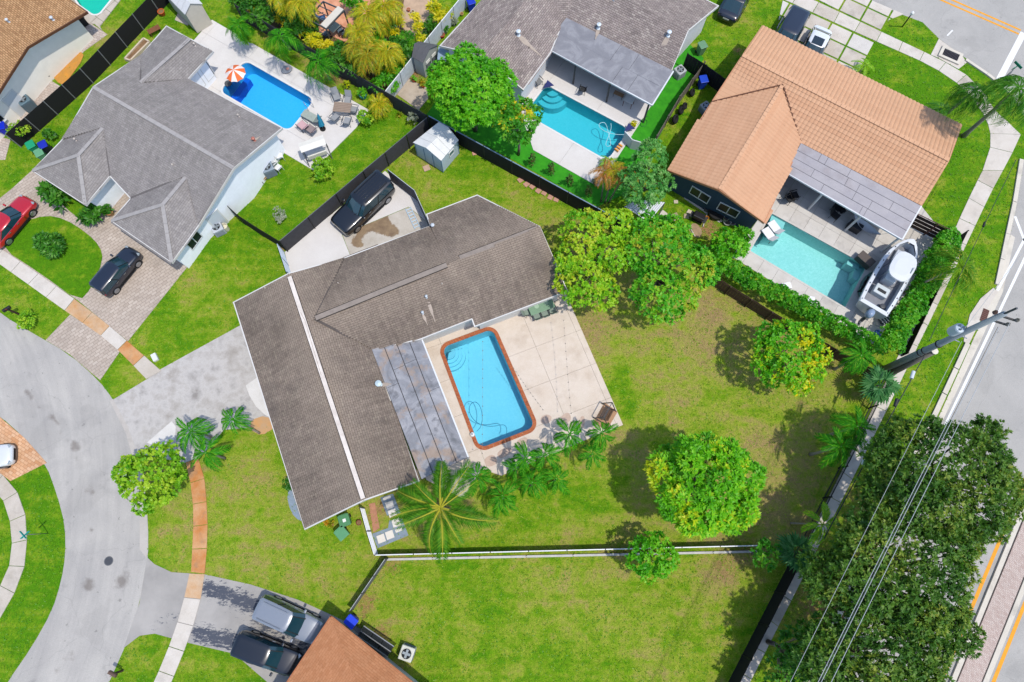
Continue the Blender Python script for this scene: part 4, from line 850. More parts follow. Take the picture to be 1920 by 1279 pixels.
# ================= FENCES =================
def fence(label, top, h, step=2.4, panel='#2a2a2d', post='#1c1c1e', postw=.06, rail=None, kind='panel', slats=0, ground=False, thick=.03, railw=.05, extra=None, cat='fence', gap=.03, name='fence', inpost=None, posth=0.0, tops=None):
    pts = [P(x, y, 0 if ground else h) for x, y in top]; pts = [Vector((p.x, p.y, 0)) for p in pts]; c = sum(pts, Vector())/len(pts); root = empty(name, tuple(c), label=label, cat=cat)
    pm = mat(panel, .85, .12, 4); qm = mat(post, .6, .05); rm = mat(rail or post, .45, .03); proto = None
    for a, b in zip(pts[:-1], pts[1:]):
        d = (b-a); L = d.length; n = max(1, round(L/step)); d.normalize(); nn = Vector((d.y, -d.x, 0))
        for i in range(n+1):
            if i == 0 and a is not pts[0]: continue
            q = a+d*L*i/n+(nn*inpost if inpost else Vector()); MB().beam(q, q+Vector((0, 0, h+.03+posth)), postw, postw).build('post', qm, root, world=True)
        for i in range(n):
            p, q = a+d*(L*i/n+gap), a+d*(L*(i+1)/n-gap); z = Vector((0, 0, 1)); mid = (p+q)/2
            if kind == 'panel': MB().beam(p+z*h/2, q+z*h/2, thick, h-.06).build('panel', pm, root, world=True)
            elif kind == 'pickets':
                W = (q-p).length; k = max(3, int(W/slats)); mb = MB()
                for j in range(k): s_ = p.lerp(q, (j+.5)/k); mb.beam(s_+z*.06, s_+z*(h-.05), .025, .025)
                mb.build('picket_panel', pm, root, world=True)
            elif kind == 'vboards':
                W = (q-p).length; k = max(3, int(W/slats)); fj = random.uniform(-.02, .02)
                for j in range(k): s0, s1 = p.lerp(q, (j+.015)/k), p.lerp(q, (j+.985)/k); hh = h+random.uniform(-.03, .02); MB().beam(s0+z*hh/2, s1+z*hh/2, .02, hh-.04).build('board', pm, root, world=True)
            elif kind == 'hboards':
                k = slats
                for j in range(k): zz = .12+(h-.2)*(j+.5)/k; MB().beam(p+z*zz, q+z*zz, .025, (h-.2)/k*.82).build('board', pm, root, world=True)
            elif kind == 'rails':
                for j in range(slats): zz = .15+(h-.2)*j/(slats-1); MB().beam(p+z*zz, q+z*zz, .05, .06).build('rail', rm, root, world=True)
            if rail:
                for zz in ((h,) if kind != 'vboards' and kind != 'pickets' else (h-.18, .25)): MB().beam(p+z*zz, q+z*zz, railw if kind != 'vboards' else .05, .05).build('rail', rm, root, world=True)
    return root
fence('tall black screened fence with pale posts between the tan roofed and grey roofed houses', [(40, 276), (175, 156), (330, -8)], 1.75, 1.9, '#1b1b1c', '#8d8d8f', .05, ground=True, inpost=.04)
fence('dark grey panel fence between the white pool deck and the tropical garden', [(440, 8), (800, 216)], 1.8, 2.4, '#3a3b3f', '#2b2c2e', thick=.04)
fence('black panel fence with steel blue top rail running past the pale blue shed', [(803, 217), (960, 303), (1120, 390), (1200, 432)], 1.8, 2.4, '#1f2022', '#2b2c2e', rail='#7f9ab5', railw=.06)
fence('dark grey fence with black clips behind the parked black SUV', [(801, 220), (680, 321), (524, 452)], 1.8, 2.4, '#46464a', '#1d1d20', rail='#6d7075', railw=.03, inpost=-.05)
fence('short grey fence from the shed corner down to the brown roof', [(727, 318), (777, 357), (806, 421)], 1.6, 1.8, '#5b5b5f', '#8a8d90', rail='#c9ced3', railw=.03)
fence('white and grey metal gate at the left end of the concrete pad', [(520, 458), (537, 509)], 1.5, 1.4, '#c3ccd6', '#9fb0c2', kind='rails', slats=6, rail='#c3d0de', cat='gate', name='gate')
fence('thin black fence between the grey house and the dark grey fence', [(414, 375), (445, 403), (480, 426), (523, 452)], 1.6, 1.8, '#151517', '#222224')
fence('white rail fence beside the blue stepping stone pad', [(676, 952), (688, 996), (702, 1041)], 1.25, 1.7, '#e8e8e8', '#55585c', .07, rail='#eef0f2', kind='rails', slats=5)
fence('long low white topped fence between the two lower lawns', [(703, 1041), (1422, 1023)], 1.15, 2.4, '#4e433a', '#2a2b2e', rail='#eef0f3', railw=.06)
fence('short grey fence slanting down to the rust orange roof', [(722, 1048), (655, 1146)], 1.2, 1.4, '#6a6b6e', '#3a3b3d', rail='#b9bcc0', railw=.03)
fence('black solid fence at the lower right beside the sidewalk', [(1482, 1052), (1360, 1290), (1310, 1400)], 1.7, 2.4, '#101012', '#18181a', .09, thick=.05, ground=True)
fence('black railed metal fence between worn lawn and sidewalk', [(1655, 710), (1600, 823), (1482, 1050)], 1.35, 2.2, '#15161a', '#101114', .07, ground=True, kind='pickets', slats=.085, rail='#30343c', railw=.05)
fence('dark brown board fence along the hedge of the turquoise pool lot', [(1333, 513), (1450, 585), (1570, 655), (1652, 700)], 1.5, 1.7, '#5b4433', '#3d2d22', .1, kind='vboards', slats=.19, rail='#4a382b', inpost=.06)
fence('red brown panel fence behind the boat bow', [(1722, 402), (1797, 438)], 1.8, 1.6, '#3a2a28', '#5d3b34', .08, kind='hboards', slats=4, rail='#5d3b34', inpost=.05)
fence('low black edging fence between tall hedge and sidewalk', [(1801, 442), (1742, 560), (1690, 668)], .9, 2.2, '#17171a', '#101012', ground=True)
fence('weathered grey board fence hung with old tyres', [(1322, 116), (1275, 180), (1232, 254)], 1.5, 1.8, '#7d756c', '#5d564f', .09, kind='vboards', slats=.17, rail='#6b635b')
fence('black board fence across the narrow side yard', [(1290, 100), (1325, 122), (1364, 150)], 1.7, 1.6, '#222224', '#1a1a1c', .08, kind='vboards', slats=.22)
fence('white panel fence cluttered with pots along the taupe roof', [(872, -14), (803, 70), (722, 172)], 1.6, 1.9, '#d5dfe8', '#5a6068', .05, rail='#f0f2f4', railw=.06)
fence('white concrete kerb fence beam under the low picket fence', [(724, 1049), (1424, 1034)], .16, 3.2, '#c9c8c4', '#b9b8b4', .08, ground=True, thick=.14, cat='kerb beam', name='kerb_beam')
# ================= VEGETATION =================
def unit(n): v = RNG.normal(size=(n, 3)); return v/np.linalg.norm(v, axis=1)[:, None]
def leaves_mesh(name, pos, axis, per, L, W, tone, th=(30, 85), Ljit=.3, droop=.15):
    n = len(pos); pos = np.repeat(pos, per, 0); axis = np.repeat(axis, per, 0); tone = np.repeat(tone, per)
    r = unit(n*per); perp = r-axis*np.sum(r*axis, 1)[:, None]; perp /= np.linalg.norm(perp, axis=1)[:, None]+1e-9
    t = np.radians(RNG.uniform(*th, n*per))[:, None]; d = axis*np.cos(t)+perp*np.sin(t); s = np.cross(d, axis); s /= np.linalg.norm(s, axis=1)[:, None]+1e-9
    l = (L*RNG.uniform(1-Ljit, 1+Ljit, n*per))[:, None]; w = W*l/L; dz = np.array([[0, 0, -1.]])
    v = np.stack([pos, pos+d*l*.45+s*w/2, pos+d*l+dz*l*droop, pos+d*l*.45-s*w/2], 1).reshape(-1, 3)
    me = bpy.data.meshes.new(name); m = n*per
    me.vertices.add(m*4); me.vertices.foreach_set('co', v.ravel()); me.loops.add(m*4); me.loops.foreach_set('vertex_index', np.arange(m*4, dtype=np.int32))
    me.polygons.add(m); me.polygons.foreach_set('loop_start', np.arange(0, m*4, 4, dtype=np.int32)); me.polygons.foreach_set('loop_total', np.full(m, 4, dtype=np.int32)); me.update(calc_edges=True)
    at = me.attributes.new('tone', 'FLOAT', 'FACE'); at.data.foreach_set('value', np.clip(tone+RNG.normal(0, .09, m), 0, 1).astype(np.float32)); return me
def crown_mesh(name, lobes, dens, per, L, W, zmin=-.45, up=.5, tonef=None, rad=(.72, 1.06), th=(30, 85), lobetone=.6):
    C = np.array([l[0] for l in lobes]); Rr = np.array([l[1] for l in lobes]); P_, A_, T_ = [], [], []
    W = W*1.25
    for i in range(len(lobes)):
        n = max(3, int(dens*2.3*4*math.pi*(Rr[i].prod()**(2/3)))); u = unit(n); u = u[u[:, 2] > zmin]; p = C[i]+u*Rr[i]*RNG.uniform(*rad, len(u))[:, None]
        dd = np.linalg.norm((p[:, None, :]-C[None])/Rr[None], axis=2); dd[:, i] = 9; keep = dd.min(1) > .80; p = p[keep]; u = u[keep]
        a = u*.8+np.array([0, 0, up])+RNG.normal(0, .25, u.shape); a /= np.linalg.norm(a, axis=1)[:, None]; lt = RNG.uniform(-1, 1)*lobetone*.5
        t = .5+lt+RNG.normal(0, .13, len(p))
        if tonef is not None: t = tonef(p, t)
        P_.append(p); A_.append(a); T_.append(t)
    return leaves_mesh(name, np.concatenate(P_), np.concatenate(A_), per, L, W, np.concatenate(T_), th)
def sub_lobes(c, R_, H_, n, rs, flat=.75, seed=0):
    rg = np.random.default_rng(seed); out = [(np.array(c), np.array([R_*.72, R_*.72, H_*.72]))]; pts = []
    for k in range(n*30):
        if len(pts) >= n: break
        u = rg.normal(size=3); u /= np.linalg.norm(u)
        if u[2] < -.35: continue
        f = 1-rs/R_*.85; p = np.array(c)+u*np.array([R_*f, R_*f, H_*f])*rg.uniform(.85, 1.08)
        if all(np.linalg.norm(p-q) > rs*.85 for q in pts): pts.append(p)
    for p in pts: r = rs*rg.uniform(.75, 1.2); out.append((p, np.array([r, r, r*flat])))
    return out
def link_mesh(name, me, m, parent=None, loc=None):
    me.materials.append(m); o = bpy.data.objects.new(name, me); COL.objects.link(o); o.parent = parent
    if loc is not None: o.location = loc
    return o
BARK = mat('#8d8172', .9, .25, 4, bump=.02); BARKD = mat('#6e5f4f', .9, .25, 4)
LG = {'mango': m_leaf('leaf_mango_green', ['#3d8c00', '#62b80e', '#86d020', '#d8dc22'], k=.72, trans=.4), 'bright': m_leaf('leaf_bright_green', ['#37900a', '#54b010', '#76c61e', '#98d22e'], k=.72, trans=.4),
      'deep': m_leaf('leaf_deep_green', ['#2c7612', '#469a1c', '#62b22c', '#8cc036'], k=.72, trans=.4), 'avo': m_leaf('leaf_yellowed_green', ['#54a210', '#86c41a', '#b2d22c', '#cfc838'], k=.74, trans=.4), 'avod': m_leaf('leaf_avocado_green', ['#2c8612', '#52b01e', '#84c828', '#c2b836'], k=.74, trans=.4),
      'blue': m_leaf('leaf_blue_green', ['#3a8a34', '#58a846', '#78be5c', '#98cc70'], k=.62, trans=.35), 'front': m_leaf('leaf_light_green', ['#4a9410', '#78b81c', '#a4cc2c', '#c2d63e'], k=.72, trans=.4),
      'oak': m_leaf('leaf_oak_olive', ['#35621e', '#50802a', '#6f9634', '#a2b044'], trans=.34, k=.66), 'hedge': m_leaf('leaf_hedge_green', ['#2f8410', '#47a014', '#64b820', '#88c830'], k=.72, trans=.4), 'yel': m_leaf('leaf_croton_yellow', ['#6fae10', '#c9cf12', '#f0e018', '#ffe93a'], k=.62),
      'gold': m_leaf('leaf_golden_green', ['#7a9c18', '#a8b41e', '#d2bc22', '#e09a20'], k=.55), 'dark': m_leaf('leaf_dark_green', ['#226410', '#367c18', '#4e9424', '#6aa832'], k=.62, trans=.3), 'sage': m_leaf('leaf_silver_green', ['#9aa68c', '#b5bfa6', '#c8cfbc', '#d6dac8'], k=.55),
      'palm': m_leaf('frond_palm_green', ['#145c06', '#2c8a10', '#50aa1c', '#98d030'], k=.6, trans=.25, spec=.1), 'coco': m_leaf('frond_coconut', ['#35700e', '#56921a', '#7ea624', '#d6cc48'], k=.64, trans=.3, spec=.12), 'areca': m_leaf('frond_golden', ['#8fb013', '#bcc41c', '#dcc81e', '#eeb41c'], k=.6), 'orange': m_leaf('frond_orange', ['#9c8c30', '#c7883c', '#db9346', '#e3a85c'], k=.55),
      'fan': m_leaf('frond_fan_green', ['#2c6c3a', '#44864a', '#5c9c5a', '#82b878'], k=.6, spec=.12), 'royal': m_leaf('frond_royal', ['#2b6f14', '#438a20', '#62a030', '#8aae3c'], k=.6, spec=.12)}
LG['bright_y'] = m_leaf('leaf_green_yellow_blossom', ['#37900a', '#54b010', '#80cc1e', '#ecdc18'], k=.72, trans=.4); LG['deep_y'] = m_leaf('leaf_deep_yellow_blossom', ['#2c7612', '#469a1c', '#68b42c', '#ecd21c'], k=.72, trans=.4)
LG['cypress'] = m_leaf('leaf_cypress', ['#2f6a20', '#4a8230', '#6c8a3a', '#8a8444'])
def tree(label, px, py, zc, rpx, pal, n=26, rs=.3, hr=.62, L=.30, W=.11, dens=5, per=8, cat='tree', name='tree', seed=1, base=None, tonef=None, lobes=None, trunk=True, group=None, **k):
    c = P(px, py, zc); R_ = rpx/27.5*(HCAM-zc)/HCAM*.90; b = P(*base, 0) if base else Vector((c.x, c.y, 0)); root = empty(name, tuple(b), label=label, cat=cat, group=group)
    if lobes: LB = []; [LB.extend(sub_lobes(tuple(P(x, y, z)), r/(27.5 if pal == 'oak' else 29.5), r/29.5*hr, max(7, int(n*1.5*r/rpx)), min(rs*R_, r/27.5*.42), seed=seed+i)) for i, (x, y, z, r) in enumerate(lobes)]
    else: LB = sub_lobes(tuple(c), R_, R_*hr, n, R_*rs, seed=seed); rj = random.Random(seed+5); LB = [LB[0]]+[(np.array(p)+np.array([rj.uniform(-.1, .1), rj.uniform(-.1, .1), rj.uniform(-.12, .1)])*R_*.7, r*rj.uniform(.75, 1.25)) for p, r in LB[1:]]
    LB = [(p-np.array(b), r) for p, r in LB]
    tf = (lambda p, t: tonef(p+np.array(b), t)) if tonef else None
    link_mesh('crown', crown_mesh('crown', LB, dens, per, L, W, tonef=tf, **k), LG[pal], root)
    if trunk:
        mb = MB(); r0 = max(.08, R_*.055); top = c-Vector(b); mid = top*.42; mb.tube([(0, 0, -.05), mid*.5+Vector((.05, .03, 0)), mid], [r0*1.25, r0, r0*.85], 9)
        rg = random.Random(seed)
        for p, r in rg.sample(LB[1:], min(12 if not lobes else 26, len(LB)-1)):
            e = Vector(p)+Vector((0, 0, r[2]*.3)); m = mid.lerp(e, .5)+Vector((rg.uniform(-.2, .2), rg.uniform(-.2, .2), R_*.08)); mb.tube([mid-Vector((0, 0, .1)), m, e], [r0*.5, r0*.28, r0*.08], 6)
        mb.build('trunk', BARK, root, smooth=True)
    return root
def patch(pts, amt=.5):      # a flowering or yellowed patch of the crown (leaf tone), given by pixel, height and radius
    q = [(np.array(P(x, y, z)), r/27.5) for x, y, z, r in pts]
    def f(p, t):
        for c, r in q: t = t+amt*np.exp(-(np.sum((p-c)**2, 1)/(r*r)))
        return t
    return f
tree('big round light green mango tree standing alone in the worn lawn', 1322, 909, 5.0, 108, 'mango', n=46, rs=.22, dens=8.5, seed=3, L=.27, W=.085, per=9, tonef=patch([(1226, 912, 4.4, 22), (1236, 880, 4.8, 16), (1236, 945, 4, 10)], .9), up=.7)
tree('round bright green tree behind the pale blue shed, in front of the taupe roof', 884, 168, 5.0, 100, 'bright', n=48, rs=.22, dens=8, seed=4, L=.25, W=.085, per=9)
tree('darker tree with yellow blossom touching the cyan pool deck', 973, 226, 4.5, 60, 'deep_y', n=26, rs=.26, dens=6, seed=5, L=.24, W=.10, tonef=patch([(985, 218, 5, 15), (968, 205, 5, 10)], .9))
tree('yellowish green spreading tree at the corner of the brown roof', 1115, 475, 4.2, 88, 'avo', n=22, rs=.26, dens=6.8, seed=6, L=.22, W=.10, lobes=[(1098, 440, 4.0, 50), (1095, 525, 3.8, 52), (1150, 430, 4.2, 46), (1148, 478, 4.0, 38), (1080, 490, 3.8, 44), (1128, 545, 3.4, 36)])
tree('wide dark green avocado tree between the yellowish tree and the board fence', 1250, 500, 4.6, 98, 'avod', n=22, rs=.26, dens=6.8, seed=7, L=.23, W=.10, lobes=[(1245, 455, 4.6, 56), (1236, 550, 4.0, 54), (1295, 500, 4.4, 52), (1204, 470, 4.2, 40), (1265, 560, 3.8, 42), (1218, 425, 4.4, 34)])
tree('bright green shrubby tree at the end wall of the dark blue house', 1362, 462, 2.6, 40, 'bright', n=18, rs=.3, dens=7, seed=8, L=.22, W=.09)
tree('feathery blue-green tree between the cyan pool and the terracotta roof', 1212, 325, 4.2, 62, 'blue', n=20, rs=.28, dens=6.5, seed=9, L=.22, W=.07, lobes=[(1205, 348, 4.0, 50), (1218, 300, 4.2, 36), (1235, 345, 3.8, 30), (1222, 275, 4.0, 22)], per=10)
tree('tree half covered in yellow blossom near the end of the board fence', 1478, 664, 3.6, 78, 'bright_y', n=36, rs=.24, dens=7.5, seed=10, L=.21, W=.09, tonef=patch([(1530, 672, 3, 34), (1510, 700, 3, 22), (1500, 610, 3, 16), (1495, 640, 4, 16)], .62))
tree('lime green street tree beside the curving pale road', 281, 893, 3.6, 70, 'front', n=30, rs=.26, dens=8, seed=11, L=.20, W=.10, up=.3)
tree('small rounded bright green tree on the long low fence', 1224, 1044, 2.6, 45, 'bright', n=20, rs=.28, dens=7, seed=12, L=.22, W=.10)
tree('small dark tree at the east end of the long low fence', 1438, 1040, 2.6, 29, 'deep', n=14, rs=.3, dens=7, seed=13, L=.20, W=.09, tonef=patch([(1430, 1050, 3, 10)], .5))
# live oaks along the main road
OAK = dict(hr=.6, L=.24, W=.07, per=10, th=(20, 80), up=.35, rad=(.25, 1.14), dens=9.5)
tree('tall spreading live oak nearest the utility pole, over the road edge', 1775, 890, 6.8, 135, 'oak', n=20, rs=.25, seed=21, lobes=[(1690, 860, 6.0, 62), (1760, 850, 7.0, 60), (1850, 815, 6.2, 34), (1830, 880, 7.0, 60), (1870, 920, 6.0, 50), (1740, 930, 7.0, 68), (1810, 950, 6.5, 58), (1668, 930, 5.6, 50), (1850, 975, 6.0, 40)], **OAK)
tree('live oak in the middle of the roadside row', 1650, 1070, 6.2, 150, 'oak', n=20, rs=.25, seed=31, lobes=[(1618, 1026, 5.6, 42), (1650, 1020, 6.6, 62), (1720, 1040, 6.8, 62), (1560, 1090, 5.6, 52), (1625, 1100, 6.4, 62), (1700, 1120, 6.8, 62), (1770, 1060, 6.6, 54), (1755, 1130, 6.0, 52), (1800, 1010, 6.0, 42)], **OAK)
tree('live oak cut off by the bottom edge of the photo', 1600, 1240, 6.0, 150, 'oak', n=20, rs=.25, seed=41, lobes=[(1640, 1190, 6.0, 62), (1720, 1190, 6.0, 56), (1560, 1240, 5.6, 56), (1640, 1270, 6.0, 60), (1790, 1180, 5.6, 38), (1720, 1270, 5.0, 44)], **OAK)
tree('low leafy green tree at the bottom edge by the black solid fence', 1490, 1225, 4.2, 80, 'dark', n=20, rs=.27, seed=42, dens=5, L=.26, W=.08, lobes=[(1520, 1215, 4, 44), (1560, 1190, 4, 38), (1488, 1262, 3.6, 38), (1545, 1275, 4, 48), (1462, 1300, 3.6, 34)])
# shrubs and hedges: single meshes
def shrub(label, lobes, pal, L=.18, W=.08, dens=8, per=7, cat='shrub', name='shrub', group=None, n=5, hr=.8, k=None, **kw):
    dens = dens*2.0
    LB = []
    for i, (x, y, z, r) in enumerate(lobes): LB += sub_lobes(tuple(P(x, y, z)), r/27.5, r/27.5*hr, n, r/27.5*.42, seed=int(x*7+y))
    c = P(lobes[0][0], lobes[0][1], lobes[0][2]); base = np.array([c.x, c.y, 0]); LB = [(p-base, r) for p, r in LB]
    o = link_mesh(name, crown_mesh(name, LB, dens, per, L, W, **kw), LG[pal], None, (c.x, c.y, 0)); return tag(o, label, cat, group)
def hedge(label, a, b, z, r, pal='hedge', **k):
    L = math.dist(a, b); n = int(L/(r*.62)); lo = [(a[0]+(b[0]-a[0])*t/n, a[1]+(b[1]-a[1])*t/n, z, r*random.uniform(.88, 1.1)) for t in range(n+1)]
    return shrub(label, lo, pal, cat='hedge', name='hedge', L=.17, W=.085, dens=9, n=5, hr=1.0, zmin=-.2, **k)
hedge('clipped green hedge between the turquoise pool and the board fence', (1362, 500), (1648, 650), 1.3, 18)
hedge('tall broad green hedge between the boat and the sidewalk', (1778, 446), (1672, 640), 1.3, 25)
shrub('dense green bushes between avocado tree and the clipped hedge', [(1345, 475, 1.6, 24), (1340, 500, 1.4, 20), (1392, 440, 1.4, 20), (1390, 460, 1.2, 16)], 'hedge', L=.2)
shrub('lime yellow bush below the white patio swing', [(603, 313, 1.0, 20), (612, 322, .9, 16), (598, 326, .8, 14)], 'front')
shrub('small silver green conical bush on the lawn beside the thin black fence', [(525, 405, .7, 13), (521, 393, 1.2, 7)], 'sage', L=.14, W=.04, up=1.2)
shrub('round yellow-green bush at the kerb with a black mailbox', [(50, 598, .7, 20)], 'front', L=.12, W=.06)
shrub('clipped ball bush beside the tall black screened fence', [(36, 243, 1.0, 20), (22, 250, .8, 14)], 'front', L=.12, W=.06)
shrub('little green bush beside the row of bins', [(88, 249, .6, 9), (97, 254, .5, 8)], 'dark')
shrub('dark green leafy plant on the grass island', [(82, 452, .9, 18), (98, 466, .8, 20), (105, 455, .7, 14)], 'dark', L=.3, W=.09, up=.9)
shrub('large leaved dark plant at the garden bed left end', [(96, 358, .9, 18), (112, 372, .7, 16)], 'dark', L=.5, W=.16, per=6, dens=3)
shrub('broad leaved dark plant at the garden bed right end', [(176, 398, .9, 17), (165, 405, .7, 14), (185, 388, .7, 12)], 'dark', L=.42, W=.14, per=6, dens=4)
shrub('dark bush half hidden under the west eave', [(540, 908, .8, 10)], 'dark')
shrub('grey green bush at the fence corner', [(775, 222, .8, 13), (783, 215, .7, 9)], 'sage', L=.16, W=.06)
shrub('green bush at the corner of the white pool deck', [(682, 218, .8, 15), (690, 224, .7, 11)], 'front')
shrub('red leaved seedling patch on the lawn by the dark grey fence', [(748, 214, .3, 6)], 'gold')
for i, (x, y, s_) in enumerate(((998, 298, 'first small column cypress from the left along the black fence'), (1034, 314, 'second column cypress from the left along the black fence'), (1067, 336, 'third and fullest column cypress along the black fence'), (1103, 358, 'fourth column cypress, next to the orange-brown palms'))):
    shrub(s_, [(x, y+6, .45, 7), (x, y+2, .8, 7), (x, y-1, 1.1, 6.5), (x, y-4, 1.4, 5.5), (x, y-6, 1.7, 4)], 'cypress', cat='cypress', name='column_cypress', L=.13, W=.05, n=3, group='column cypresses')  # cypress of stacked leaf clumps, no stem joining them
# tropical garden: dark undergrowth, crotons, golden palms
shrub('dark green undergrowth filling the top of the tropical garden', [(470, 18, 1.5, 26), (500, 30, 1.4, 26), (540, 20, 1.8, 28), (552, 48, 1.5, 22), (575, 12, 1.6, 22), (500, 2, 1.6, 24), (450, -6, 1.4, 26), (585, 50, 1.2, 16)], 'dark', L=.26, W=.1, dens=6)
shrub('deep green shrub mass behind the dark grey fence, below the orange patio', [(625, 105, 1.6, 20), (650, 118, 1.5, 22), (640, 90, 1.3, 14), (668, 130, 1.4, 16)], 'dark', L=.26, W=.1, dens=6)
shrub('leafy green bush between the golden palms and the white fence', [(735, 125, 1.4, 20), (722, 145, 1.3, 18), (710, 158, 1.2, 14), (748, 118, 1.2, 13)], 'hedge', L=.3, W=.07, dens=5)
shrub('round reddish green bush above the golden palms', [(762, 72, 1.3, 17), (770, 82, 1.1, 12)], 'hedge', L=.24, W=.04, dens=8)
shrub('leafy green bush filling the gap left of the dracaena', [(708, 74, 1.5, 16), (700, 88, 1.4, 13), (716, 84, 1.2, 12)], 'hedge', L=.3, W=.09, dens=5)
shrub('broad dark green bush between golden palms and white fence path', [(752, 92, 1.3, 15), (762, 104, 1.2, 14), (742, 78, 1.2, 12)], 'dark', L=.3, W=.1, dens=5)
shrub('green bush at the top edge right of the orange patio', [(655, -2, 1.4, 18), (672, 12, 1.3, 14)], 'hedge', L=.3, W=.09, dens=5)
shrub('leafy plants between grey pergola and dark undergrowth', [(566, 30, 1.2, 14), (575, 60, 1.1, 12)], 'deep', L=.26, dens=6)
shrub('spiky dark green dracaena beside the brick edging', [(724, 48, 1.6, 14)], 'dark', L=.6, W=.06, dens=6, n=3, up=1.0)
shrub('green plants in front of the white fence', [(815, 40, .9, 13), (800, 50, .8, 12), (808, 58, .7, 10)], 'dark', L=.4, W=.07, dens=5)
shrub('green vines climbing the end of the white fence', [(742, 158, 1.1, 10), (736, 166, 1.0, 9)], 'bright', L=.16)
CRO = [(478, 24, 13, 'at the left end by the fence'), (522, 30, 9, 'above the first feathery palm'), (540, 42, 11, 'left of the largest one over the fence'), (560, 54, 13, 'largest one over the dark grey fence'), (588, 76, 14, 'below the grey pergola'), (614, 84, 10, 'at the corner of the orange patio'), (617, 108, 8, 'half hidden under dark shrubs'),
       (812, 14, 13, 'tallest, next to the white fence top'), (778, 32, 8, 'above the stepping path'), (784, 50, 8, 'in the middle of the stepping path'), (786, 70, 7, 'golden one above the grey shed'), (824, 32, 9, 'against the white fence'), (745, 40, 9, 'beside the dracaena'), (736, 60, 8, 'below the dracaena'), (838, 22, 8, 'right up against the white fence by the taupe roof'), (455, 70, 9, 'yellow-green sapling by the palm trunk')]
for x, y, r, w_ in CRO: r *= 1.15; shrub('bright yellow croton '+w_, [(x, y, 1.3, r), (x+r*.5, y+r*.3, 1.0, r*.7)], 'yel' if 'sapling' not in w_ else 'front', L=.32, W=.07, dens=7, n=3, cat='croton', name='croton', group='yellow crotons in the tropical garden', up=.8, th=(40, 95))
# ---- palms
def frond_mesh(kind, L, seed):
    rg = random.Random(seed); mb = MB(); tones = []
    if kind == 'fan':
        n = 15; st = L*.45; mb.beam((0, 0, 0), (st, 0, L*.10), .02, .02); tones += [.2]*6
        for i in range(n):
            a = R(-125+250*i/(n-1)); d = Vector((math.cos(a), math.sin(a), -.12-.2*rg.random())).normalized(); o = Vector((st, 0, L*.10)); l = L*.62*(1-.25*abs(a)/2.2)*rg.uniform(.85, 1.1); s_ = Vector((-d.y, d.x, 0)).normalized()*L*.055
            mb.add([o, o+d*l*.55+s_, o+d*l-Vector((0, 0, l*.18)), o+d*l*.55-s_], [(0, 1, 2, 3)]); tones.append(rg.uniform(.2, .9))
        return mb, tones
    lift, drop, nl, ll, lw, dr = {'xmas': (.45, 1.0, 34, .30, .038, .35), 'coco': (.35, .78, 64, .22, .015, .5), 'royal': (.5, 1.15, 26, .36, .03, .9), 'areca': (.7, 1.15, 20, .36, .04, .5)}[kind]
    cv = rg.uniform(-.32, .32)
    def pt(s): return Vector((L*(s-.18*s*s), L*cv*s*s, L*(lift*s-drop*s*s)))
    N = 7; pr = [pt(i/N) for i in range(N+1)]; r0 = L*(.011 if kind == 'coco' else .018)+.008; mb.tube(pr, [r0*(1-.85*i/N) for i in range(N+1)], 4, caps=False); tones += [.95 if kind == 'coco' else .6]*(len(mb.f))
    for side in (-1, 1):
        for j in range(nl):
            s_ = .16+.84*(j+rg.random()*.5)/nl; p = pt(s_); t = (pt(min(1, s_+.02))-pt(s_-.02)).normalized(); l = L*ll*(math.sin(math.pi*min(1, .12+.80*s_))**.6)*rg.uniform(.7, 1.15)
            d = (Vector((0, side, 0))*1.0+t*(1.15 if kind == 'xmas' else .75)+Vector((0, 0, .10 if kind in ('xmas', 'areca') else -.05))).normalized(); wv = t*(L*lw)
            m = p+d*l*.5; e = p+d*l-Vector((0, 0, l*dr*rg.uniform(.6, 1.2)))
            mb.add([p-wv*.4, m-wv*.6+Vector((0, 0, -.02*l)), e, m+wv*.6], [(0, 1, 2, 3)]); tones.append(rg.uniform(.0, .5) if kind == 'coco' else rg.uniform(.1, .9))
    return mb, tones
FR = {}
def frond(kind, pal, v):
    if (kind, pal, v) not in FR:
        mb, tn = frond_mesh(kind, 1.0, v*13+7); me = bpy.data.meshes.new('frond'); me.from_pydata([tuple(x) for x in mb.v], [], mb.f)
        at = me.attributes.new('tone', 'FLOAT', 'FACE'); at.data.foreach_set('value', tn); me.materials.append(LG[pal]); FR[(kind, pal, v)] = me
    return FR[(kind, pal, v)]
TRUNKP = mat('#a39a8b', .9, .15, 6, bump=.01); SHAFT = mat('#6fa04a', .5, .1, 4)
